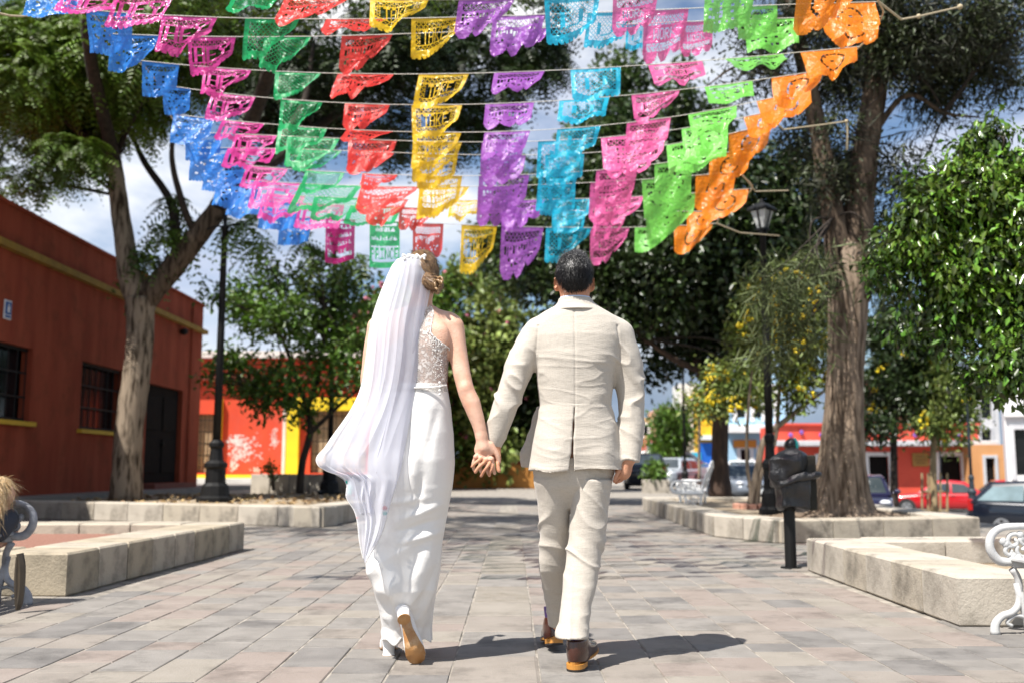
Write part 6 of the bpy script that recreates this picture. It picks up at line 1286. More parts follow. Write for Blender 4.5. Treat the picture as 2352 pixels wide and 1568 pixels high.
vr = [(588, 928, 970, 4.435), (596, 913, 979, 4.412), (610, 901, 985, 4.402), (632, 891, 988.5, 4.392), (665, 877, 988.5, 4.388), (700, 864, 981, 4.38), (735, 853, 975, 4.372), (770, 847, 972, 4.366), (820, 841, 968, 4.362), (870, 834, 959, 4.357), (905, 824, 952, 4.352), (940, 806, 946, 4.345), (970, 786, 941, 4.336), (1000, 764, 936, 4.328), (1030, 745, 930, 4.32), (1052, 724, 926, 4.31),
      (1072, 730, 922, 4.305), (1086, 752, 918, 4.305), (1097, 786, 914, 4.305), (1112, 798, 909, 4.308), (1130, 796, 903, 4.31), (1150, 794, 897, 4.313), (1175, 814, 890, 4.32), (1205, 822, 883, 4.326), (1240, 824, 868, 4.33), (1272, 831, 848, 4.332), (1290, 836, 839, 4.333)]
Pv, v1 = veil("veil", vr, .0085, 2.1, 2, veil_mat("veil_tulle", .52))
vr2 = [(590, 934, 966, 4.432), (605, 912, 979, 4.41), (640, 897, 984, 4.398), (700, 872, 976, 4.388), (770, 856, 967, 4.376), (850, 846, 953, 4.368), (920, 834, 938, 4.36), (970, 812, 930, 4.352), (1010, 786, 924, 4.342), (1045, 762, 918, 4.334), (1080, 756, 912, 4.326), (1100, 790, 908, 4.326), (1140, 806, 902, 4.328), (1180, 826, 884, 4.334)]
veil("veil_underlayer", vr2, .013, 1.5, 7, veil_mat("veil_tulle_inner", .30), 110, 130, .05)
for side, js in (("veil_edge", 0), ("veil_edge", -1)):
    MB().tube([Vector(p_) + Vector((0, -.001, 0)) for p_ in Pv[6:, js][::2]], .0022, 5).obj(side, m_laceedge, v1, True)
cm = MB(); rr = random.Random(2)
for q_ in range(46): cm.sphere(G(rr.uniform(925, 977), 586 + rr.uniform(0, 9), 4.425 + rr.uniform(-.012, .02)), rr.uniform(.005, .010), 7, 5)
cm.obj("hair_comb", M("white_blossom_comb", (.80, .79, .78), None, 9, .6), bride, True, True)
# bright embroidered patches showing at the veil's lower edge
for nm, cl, pts in (("turquoise_embroidery", (.03, .42, .34), [(800, 1105, 9), (806, 1118, 10), (803, 1130, 7), (884, 1178, 7)]), ("red_embroidery", (.55, .05, .03), [(800, 1098, 4), (812, 1136, 5), (884, 1166, 8), (822, 1188, 5)])):
    m_ = MB(); [m_.sphere(G(x_, y_, 4.335), r_ * mg * .6, 8, 6, (1.2, .2, 1.0)) for x_, y_, r_ in pts]; m_.obj(nm, M(nm, cl, None, 30, .8, .5, 300), bride, True, True)
# shoes
def to_world(V, r): return np.array([r @ Vector(v) for v in V])
def bride_shoe(toe, yaw, pitch, roll=0.0):
    """toe point at origin, heel towards -y; pitch lifts the heel about the toe"""
    r = Matrix.Translation(Vector(toe)) @ Matrix.Rotation(roll, 4, 'Y') @ Matrix.Rotation(yaw, 4, 'Z') @ Matrix.Rotation(pitch, 4, 'X') @ Matrix.Diagonal((1.2, 1.06, 1.06, 1))
    pts = [(-.034, -.075), (-.037, -.05), (-.031, -.02), (-.016, -.003), (.006, 0), (.024, -.012), (.035, -.04), (.036, -.07), (.027, -.11), (.017, -.15), (.017, -.19), (.024, -.215), (.021, -.238), (0, -.246), (-.021, -.238), (-.024, -.215), (-.017, -.19), (-.021, -.15), (-.027, -.11)]
    zc = lambda y: .0 if y > -.09 else .062 * min(1, (-.09 - y) / .11) ** 1.2
    n = len(pts); V = [(x, y, zc(y)) for x, y in pts] + [(x * .96, y, zc(y) + .008) for x, y in pts]; mid = [(0, y, zc(y)) for x, y in pts]
    F = [tuple(range(n)), tuple(range(2 * n - 1, n - 1, -1))] + [(i, n + i, n + (i + 1) % n, (i + 1) % n) for i in range(n)]
    # triangulated strip for the sole so the arch stays smooth
    ys_ = np.linspace(-.246, 0, 40); xl = np.interp(ys_, [p_[1] for p_ in sorted(pts[13:] + pts[:5], key=lambda q: q[1])], [p_[0] for p_ in sorted(pts[13:] + pts[:5], key=lambda q: q[1])]); xr = np.interp(ys_, [p_[1] for p_ in sorted(pts[4:14], key=lambda q: q[1])], [p_[0] for p_ in sorted(pts[4:14], key=lambda q: q[1])])
    V = []; F = []
    for i, y in enumerate(ys_): V += [(xl[i], y, zc(y)), (xr[i], y, zc(y)), (xr[i] * .97, y, zc(y) + .007), (xl[i] * .97, y, zc(y) + .007)]
    for i in range(39):
        for a in range(4): F.append((i * 4 + a, i * 4 + (a + 1) % 4, i * 4 + 4 + (a + 1) % 4, i * 4 + 4 + a))
    F += [(3, 2, 1, 0), (156, 157, 158, 159)]
    s0 = obj("shoe", np.zeros((0, 3)), [], m_whiteshoe, bride) if False else None
    U = SDF((-.06, -.27, -.01), (.06, .02, .15), .0035)
    U.stack([(.006, .0, -.052, .037, .055), (.03, 0, -.058, .031, .05), (.05, 0, -.075, .022, .04)], 0, 2).chain([(0, -.09, .03), (0, -.17, .075), (0, -.215, .095)], [.028, .027, .026], .03).ell((0, -.222, .095), (.027, .026, .045), .02)
    U.ell((0, -.215, .15), (.04, .05, .03), 0, 's')
    def under(X, Y, Z): return (np.where(Y > -.09, .004, .004 + .062 * np.clip((-.09 - Y) / .11, 0, 1) ** 1.2)) - Z
    U.put(lambda X, Y, Z: -under(X, Y, Z), (-.06, -.27, -.02), (.06, .02, .1), 0, 's') if False else U.put(under, (-.06, -.27, -.02), (.06, .02, .15), 0, 'i')
    Vu, Fu = U.mesh(); Vu = relax(Vu, Fu, 2, .5); sh = obj("shoe", to_world(Vu, r), Fu, m_whiteshoe, bride, True, True)
    obj("sole", to_world(V, r), F, m_tan, sh, True)
    hm = MB().lathe((0, -.221, .0), [(.0235, -.0), (.0215, .01), (.0225, .035), (.026, .066)], 18); obj("block_heel", to_world(hm.V, r), hm.F, m_whiteshoe, sh, False)
    ht = MB().lathe((0, -.221, -.003), [(.0240, -.002), (.0240, .0025)], 18); obj("heel_tip", to_world(ht.V, r), ht.F, m_tan, sh, False)
tp_ = ground(962, 1527); bride_shoe((tp_.x, tp_.y + .012, .004), .05, math.radians(-66), -.30)
tp_ = ground(899, 1478); bride_shoe((tp_.x - .004, 4.95, .004), .12, 0)

# ---- seated girl at the left edge (long fair hair) and the helmeted person behind the bin
def person_sdf(lo, hi, h): return SDF(lo, hi, h)
yk = 6.30; g0 = at(8, 1140, yk); gx0, gz0 = g0.x, g0.z
girl = thing("person", "young girl with long fair hair seated on the left bench, cut off by the edge", "person", (gx0 - .05, yk + .3, 0))
Bk = SDF((gx0 - .65, yk - .3, .0), (gx0 + .45, yk + .5, gz0 + .25), .008); hd = np.array([gx0 - .02, yk + .02, gz0 + .02])
Bk.ell(hd, (.078, .068, .088), 0).ell(hd + np.array([-.05, .02, -.04]), (.045, .05, .05), .03).ell(hd + np.array([-.078, .02, -.01]), (.012, .012, .012), .015)
Bk.chain([hd + np.array([-.01, 0, -.06]), hd + np.array([-.02, 0, -.14])], [.036, .045], .03).chain([hd + np.array([-.03, 0, -.2]), (hd[0] - .05, yk + .05, .55)], [.09, .10], .04)
Bk.chain([hd + np.array([.0, -.12, -.17]), hd + np.array([-.0, -.15, -.27]), hd + np.array([-.10, -.10, -.36])], [.045, .034, .022], .02).chain([hd + np.array([-.02, .12, -.17]), hd + np.array([-.0, .15, -.27]), hd + np.array([-.12, .1, -.36])], [.045, .034, .022], .02)
for q_ in range(4): Bk.chain([hd + np.array([-.11, -.13 + .018 * q_, -.365]), hd + np.array([-.15, -.13 + .018 * q_, -.375]), hd + np.array([-.165, -.13 + .018 * q_, -.39])], [.009, .008, .007], .008)
for s_ in (-1, 1): Bk.chain([(hd[0] - .04, yk + .05 + s_ * .07, .52), (hd[0] - .25, yk + .05 + s_ * .08, .52), (hd[0] - .28, yk + .05 + s_ * .08, .2), (hd[0] - .40, yk + .05 + s_ * .08, .14)], [.07, .055, .04, .03], .03)
V, F = Bk.mesh(); obj("body", relax(V, F, 1), F, m_skin_b, girl, True, True)
Bd = SDF((gx0 - .45, yk - .3, .35), (gx0 + .4, yk + .5, gz0), .008); Bd.chain([hd + np.array([-.03, 0, -.21]), (hd[0] - .05, yk + .05, .52)], [.098, .112], .04).chain([(hd[0] - .04, yk + .05, .53), (hd[0] - .2, yk + .05, .53)], [.12, .10], .04, False, (1, 1.3, .7)); V, F = Bd.mesh(); obj("dress", relax(V, F, 1), F, M("girl_dress", (.03, .035, .05), None, 5, .8), girl, True, True)
Hk = SDF((gx0 - .25, yk - .25, gz0 - .35), (gx0 + .2, yk + .3, gz0 + .2), .006); Hk.ell(hd + np.array([-.012, -.004, .012]), (.082, .092, .092), 0).chain([hd + np.array([-.03, -.045, 0]), hd + np.array([.0, -.075, -.09]), hd + np.array([-.0, -.085, -.19])], [.075, .055, .03], .03).chain([hd + np.array([-.06, .0, -.02]), hd + np.array([-.09, 0, -.16])], [.07, .06], .03)
Hk.ell(hd + np.array([-.09, .02, -.03]), (.03, .06, .06), 0, 's'); V, F = Hk.mesh(); V = relax(V, F, 2); N = vnormals(V, F); V += N * (.005 * fnoise(V, 50, 2, 30, (1.3, 1.3, .25)))[:, None]
m_fair = M("fair_hair", (.42, .28, .13), (.56, .41, .23), 40, .4, .7, 120, stretch=(1, 1, .3)); m_fs = M("fair_strand", (.40, .25, .11), (.70, .54, .33), 90, .38, lo=.42, hi=.66)
ho = obj("hair", V, F, m_fair, girl, True, True); Q, Fs = strands(V, N, 1500, .10, .0035, 9, lambda p, n: np.tile(np.array([.12, -.1, -1.0]), (len(p), 1)), .06, .22); obj("hair_strands", Q, Fs, m_fs, ho)['kind'] = 'stuff'
yr = 18.2; rc = at(1818, 1024, yr); rider = thing("person", "person in black helmet with turquoise stripe and shiny dark jacket behind the litter bin", "person", (rc.x, yr, .0))
Br = SDF((rc.x - .6, yr - .5, 0), (rc.x + .6, yr + .7, rc.z + .2), .012); h_ = np.array([rc.x, yr, rc.z])
Br.ell(h_, (.085, .10, .11), 0).chain([h_ + np.array([0, 0, -.1]), h_ + np.array([0, 0, -.2])], [.055, .06], .03).chain([h_ + np.array([0, 0, -.3]), h_ + np.array([.02, .05, -.7])], [.14, .15], .05)
for s_ in (-1, 1):
    Br.chain([h_ + np.array([s_ * .18, 0, -.25]), h_ + np.array([s_ * .24, .1, -.48]), h_ + np.array([s_ * .16, .32, -.52])], [.06, .045, .03], .03)
    for q_ in range(4): Br.chain([h_ + np.array([s_ * .16 + .02 * (q_ - 1.5), .34, -.52]), h_ + np.array([s_ * .16 + .02 * (q_ - 1.5), .40, -.54])], [.012, .01], .01)
    Br.chain([h_ + np.array([s_ * .09, .05, -.72]), h_ + np.array([s_ * .13, .45, -.74]), h_ + np.array([s_ * .13, .48, -rc.z + .09]), h_ + np.array([s_ * .13, .62, -rc.z + .05])], [.09, .07, .05, .04], .03)
V, F = Br.mesh(); obj("body", V, F, m_skin_g, rider, True, True)
Bj = SDF((rc.x - .6, yr - .5, .3), (rc.x + .6, yr + .7, rc.z), .012); Bj.chain([h_ + np.array([0, 0, -.27]), h_ + np.array([.02, .05, -.75])], [.16, .18], .05, False, (1.2, 1, 1))
for s_ in (-1, 1): Bj.chain([h_ + np.array([s_ * .18, 0, -.25]), h_ + np.array([s_ * .25, .1, -.48]), h_ + np.array([s_ * .17, .30, -.52])], [.08, .062, .05], .04)
V, F = Bj.mesh(); V = relax(V, F, 1); N = vnormals(V, F); V += N * (.012 * ridge(fnoise(V, 14, 2)))[:, None]; obj("jacket", V, F, M("shiny_dark_jacket", (.05, .05, .06), (.10, .10, .115), 9, .3), rider, True, True)
m_ = MB().sphere(h_ + np.array([0, -.005, .015]), .135, 18, 12, (1, 1.1, 1)); hl = m_.obj("helmet", M("black_helmet", (.012, .012, .013), None, 5, .15), rider, True, True)
st_ = MB().tube([h_ + np.array([.062, -.148 * math.cos(t) * .92 - .005, .015 + .138 * math.sin(t) * .9]) for t in np.linspace(-.7, 1.6, 14)], .020, 6); st_.obj("helmet_stripe", M("turquoise_stripe", (.01, .40, .38), None, 5, .4), hl)
sb_ = thing("seat_block", "low stone block seat under the helmeted person", "bench", (rc.x, yr, 0)); MB().box((0.02, .08, (rc.z - .86 + .0) / 2), (.7, .5, max(.2, rc.z - .86)), 0, .02).obj("block", m_block, sb_)

# ---- litter bin body and bag (same surface tools)
zz = bin_zz; lb = litter_bin_root
def sdf_box(S, c, d, r, k=.02):
    c = np.array(c); h = np.array(d) / 2 - r
    def f(X, Y, Z):
        qx, qy, qz = np.abs(X - c[0]) - h[0], np.abs(Y - c[1]) - h[1], np.abs(Z - c[2]) - h[2]
        return np.sqrt(np.maximum(qx, 0) ** 2 + np.maximum(qy, 0) ** 2 + np.maximum(qz, 0) ** 2) + np.minimum(np.maximum(qx, np.maximum(qy, qz)), 0) - r
    return S.put(f, c - h - r, c + h + r, k)
sx_ = lambda px: (px - 1817) * mpp(bin_base.y, 1120)
MB().box(((sx_(1842) + sx_(1876)) / 2, .05, (zz(1170) + zz(1044)) / 2), (sx_(1876) - sx_(1842), .26, zz(1044) - zz(1170)), 0, .012).obj("bin_body", m_bin, lb)
S_ = SDF((-.4, -.35, zz(1185)), (.45, .35, zz(1010)), .0075)
sdf_box(S_, ((sx_(1793) + sx_(1858)) / 2, -.03, (zz(1100) + zz(1168)) / 2), (sx_(1858) - sx_(1793), .26, zz(1100) - zz(1168)), .03, 0)
V, F = S_.mesh(); V = relax(V, F, 1); N = vnormals(V, F); V += N * (.020 * ridge(fnoise(V, 13, 3, 20, (1.3, 1, .5))) + .008 * fnoise(V, 36, 4))[:, None]; V[:, 2] += np.clip((zz(1150) - V[:, 2]) / .05, 0, 1) * .03 * fnoise(V, 12, 8); obj("bag_skirt", V, F, m_bag, lb, True)
S_ = SDF((-.4, -.35, zz(1185)), (.45, .35, zz(1010)), .0075)
sdf_box(S_, ((sx_(1786) + sx_(1884)) / 2, -.01, zz(1097)), (sx_(1884) - sx_(1786), .33, .055), .025, 0)
V, F = S_.mesh(); N = vnormals(V, F); V[:, 2] += (V[:, 0] - sx_(1835)) * .20 + .012 * np.sin(V[:, 0] * 22); V += N * (.016 * ridge(fnoise(V, 24, 5)) + .006 * fnoise(V, 50, 9) - .003)[:, None]; obj("bag_rim", V, F, m_bag, lb, True)
S_ = SDF((-.4, -.35, zz(1185)), (.45, .35, zz(1010)), .0075)
S_.ell((sx_(1812), -.05, zz(1070)), (.135, .13, .155), 0).ell((sx_(1800), -.08, zz(1088)), (.10, .1, .11), .03).ell((sx_(1832), -.02, zz(1060)), (.09, .1, .10), .02)
V, F = S_.mesh(); V = relax(V, F, 1); N = vnormals(V, F); V += N * (.026 * ridge(fnoise(V, 13, 6)) + .009 * fnoise(V, 34, 7))[:, None]; obj("bag_bulge", V, F, m_bag, lb, True)
# ------------------------------------------------------------------ strings of cut paper banners
FONT = {'A': "01110 10001 10001 11111 10001 10001 10001", 'C': "01110 10001 10000 10000 10000 10001 01110", 'E': "11111 10000 10000 11110 10000 10000 11111", 'H': "10001 10001 10001 11111 10001 10001 10001", 'I': "11111 00100 00100 00100 00100 00100 11111",
        'K': "10001 10010 10100 11000 10100 10010 10001", 'N': "10001 11001 11001 10101 10011 10011 10001", 'O': "01110 10001 10001 10001 10001 10001 01110", 'P': "11110 10001 10001 11110 10000 10000 10000", 'R': "11110 10001 10001 11110 10100 10010 10001",
        'T': "11111 00100 00100 00100 00100 00100 00100", 'U': "10001 10001 10001 10001 10001 10001 01110", 'W': "10001 10001 10001 10101 10101 11011 10001", 'Y': "10001 10001 01010 00100 00100 00100 00100", 'L': "10000 10000 10000 10000 10000 10000 11111", 'B': "11110 10001 10001 11110 10001 10001 11110"}
NXF, NYF = 44, 32
def pattern(word, style, seed):
    """True where paper remains, [row from the top, column]"""
    r = random.Random(seed); Pm = np.ones((NYF, NXF), bool); jj, ii = np.mgrid[0:NYF, 0:NXF]
    if style == 'lattice':
        hole = (((ii + jj) % 4) < 2) & (((ii - jj) % 4) < 2); hole = ((ii + jj) % 4 != 0) & ((ii - jj) % 4 != 0)
        inner = (ii > 3) & (ii < NXF - 4) & (jj > 2) & (jj < NYF - 7); Pm &= ~(inner & hole)
        if word:
            sx = min(4, max(1, int((NXF - 8) // (len(word) * 6)))); w = len(word) * 6 * sx - sx; x0 = (NXF - w) // 2; y0 = 9; hgt = 12
            if word != 'U': Pm[y0 - 1:y0 + hgt + 1, max(3, x0 - 2):x0 + w + 2] = False
            for k, ch in enumerate(word):
                g = FONT[ch].split()
                for a in range(hgt):
                    for b in range(5 * sx):
                        if g[int(a * 7 / hgt)][b // sx] == '1': Pm[y0 + a, x0 + k * 6 * sx + b:x0 + k * 6 * sx + b + (2 if sx == 2 else 1)] = True
            if word != 'U': Pm[y0 - 1, :] = True; Pm[y0 + hgt, :] = True
    elif style == 'dots':
        hole = ((ii + jj) % 4 != 0) & ((ii - jj) % 4 != 0) & (((jj > 2) & (jj < 9)) | ((jj > 19) & (jj < 25))) & (ii > 3) & (ii < NXF - 4); Pm &= ~hole
        if word:
            w = len(word) * 6; x0 = max(3, (NXF - w) // 2)
            for k, ch in enumerate(word):
                g = FONT[ch].split()
                for a in range(7):
                    for b in range(5):
                        if g[a][b] == '1' and x0 + k * 6 + b < NXF - 2: Pm[11 + a, x0 + k * 6 + b] = False
            for k in range(len(word)): Pm[13, min(NXF - 3, x0 + k * 6 + 2)] = True
        for _ in range(16):
            x, y = r.randint(4, NXF - 6), r.randint(20, NYF - 8); Pm[y:y + r.randint(1, 2), x:x + r.randint(1, 2)] = False
    elif style == 'slits':
        hole = ((ii + jj) % 4 != 0) & ((ii - jj) % 4 != 0) & (jj > 2) & (jj < 9) & (ii > 3) & (ii < NXF - 4); Pm &= ~hole
        for x in range(4, NXF - 5, 3):
            y = 11 + r.randint(0, 1); Pm[y:y + r.randint(2, 6), x:x + r.randint(1, 2)] = False
        for _ in range(14):
            x, y = r.randint(4, NXF - 6), r.randint(19, NYF - 9); Pm[y:y + r.randint(1, 2), x:x + r.randint(1, 2)] = False
    elif style == 'motif':
        hole = ((ii + jj) % 4 != 0) & ((ii - jj) % 4 != 0) & (jj > 2) & (jj < 8) & (ii > 3) & (ii < NXF - 4); Pm &= ~hole
        for _ in range(26):
            x, y = r.randint(4, NXF - 7), r.randint(4, NYF - 8); k = r.randint(1, 3)
            Pm[y:y + 1 + k // 2, x:x + k] = False
    elif style == 'circle':
        d = np.hypot((ii - NXF / 2) / 1.1, jj - 14); Pm &= ~((np.abs(d - 9) < .9) & ((ii * 7 + jj * 3) % 23 > 3)); Pm[13:15, 21:24] = False; Pm[8:10, 16:18] = False
    elif style == 'rows':
        for y0 in (4, 10, 16, 22):
            for x in range(3, NXF - 4):
                if r.random() < .55: Pm[y0 + r.randint(0, 2):y0 + 3, x] = False
        Pm[1:3, 4:NXF - 4] = False; Pm[NYF - 7:NYF - 4, 4:NXF - 4] = False
        if word:
            Pm[17:27, 2:NXF - 2] = False; w = len(word) * 7; x0 = (NXF - w) // 2
            for k, ch in enumerate(word):
                g = FONT[ch].split()
                for a in range(8):
                    for b in range(6):
                        if g[int(a * 7 / 8)][int(b * 5 / 6)] == '1': Pm[18 + a, x0 + k * 7 + b] = True
    # scalloped lower edge and row of little holes
    sc_ = {'lattice': 9, 'dots': 3, 'slits': 3, 'motif': 13, 'circle': 3, 'rows': 18}[style]; dep = {'lattice': 3, 'dots': 7, 'slits': 7, 'motif': 2, 'circle': 4, 'rows': 1}[style]
    prof = NYF - dep + dep * np.abs(np.sin(np.pi * sc_ * (np.arange(NXF) + .5) / NXF)) ** .7
    return Pm & (jj < prof[None, :])
def film(nm, c, light):
    m = bpy.data.materials.new(nm); m.use_nodes = True; N = m.node_tree.nodes; L = m.node_tree.links; p = N['Principled BSDF']
    p.inputs['Base Color'].default_value = (*c, 1); p.inputs['Roughness'].default_value = .13; p.inputs['Specular IOR Level'].default_value = .7
    tc_ = N.new('ShaderNodeTexCoord'); no = N.new('ShaderNodeTexNoise'); no.inputs['Scale'].default_value = 30; no.inputs['Detail'].default_value = 3; L.new(tc_.outputs['Object'], no.inputs['Vector'])
    bp = N.new('ShaderNodeBump'); bp.inputs['Strength'].default_value = 1.0; bp.inputs['Distance'].default_value = .02; L.new(no.outputs['Fac'], bp.inputs['Height']); L.new(bp.outputs['Normal'], p.inputs['Normal'])
    t = N.new('ShaderNodeBsdfTranslucent'); t.inputs['Color'].default_value = (*light, 1); L.new(bp.outputs['Normal'], t.inputs['Normal']); m1 = N.new('ShaderNodeMixShader'); m1.inputs['Fac'].default_value = .48
    tp = N.new('ShaderNodeBsdfTransparent'); tp.inputs['Color'].default_value = (*[min(1, x * .6 + .4) for x in light], 1); m2 = N.new('ShaderNodeMixShader'); m2.inputs['Fac'].default_value = .87
    L.new(p.outputs['BSDF'], m1.inputs[1]); L.new(t.outputs['BSDF'], m1.inputs[2]); L.new(tp.outputs['BSDF'], m2.inputs[1]); L.new(m1.outputs['Shader'], m2.inputs[2]); L.new(m2.outputs['Shader'], N['Material Output'].inputs['Surface']); return m
FILM = {'blue': film("blue_film", (.035, .24, .74), (.09, .40, .95)), 'pink': film("pink_film", (.72, .05, .34), (.95, .16, .50)), 'green': film("green_film", (.01, .40, .12), (.06, .65, .25)), 'red': film("red_film", (.78, .05, .04), (.95, .12, .10)),
        'yellow': film("yellow_film", (.85, .55, .01), (.98, .72, .06)), 'purple': film("purple_film", (.36, .10, .50), (.55, .22, .70)), 'cyan': film("cyan_film", (.01, .46, .68), (.06, .66, .88)), 'rose': film("rose_film", (.80, .12, .38), (.96, .28, .52)),
        'lime': film("lime_film", (.20, .66, .10), (.38, .88, .25)), 'orange': film("orange_film", (.90, .25, .01), (1.0, .38, .04)), 'magenta': film("magenta_film", (.55, .01, .20), (.75, .03, .30))}
STY = {'blue': ('', 'motif'), 'pink': ('HEY', 'lattice'), 'green': ('', 'lattice'), 'red': ('', 'slits'), 'yellow': ('TAKE', 'lattice'), 'purple': ('', 'slits'), 'cyan': ('U', 'lattice'), 'rose': ('WORK', 'dots'), 'lime': ('', 'motif'), 'orange': ('', 'circle'), 'magenta': ('', 'rows')}
NAMEC = {'blue': "blue", 'pink': "hot pink", 'green': "emerald green", 'red': "red", 'yellow': "yellow", 'purple': "purple", 'cyan': "turquoise blue", 'rose': "candy pink", 'lime': "lime green", 'orange': "orange", 'magenta': "dark magenta"}
PAT = {}
def get_pat(col, seed):
    k = (col, seed % 5)
    if k not in PAT: PAT[k] = pattern(STY[col][0], STY[col][1], hash(col) % 97 * 0 + sum(map(ord, col)) + seed % 5)
    return PAT[k]
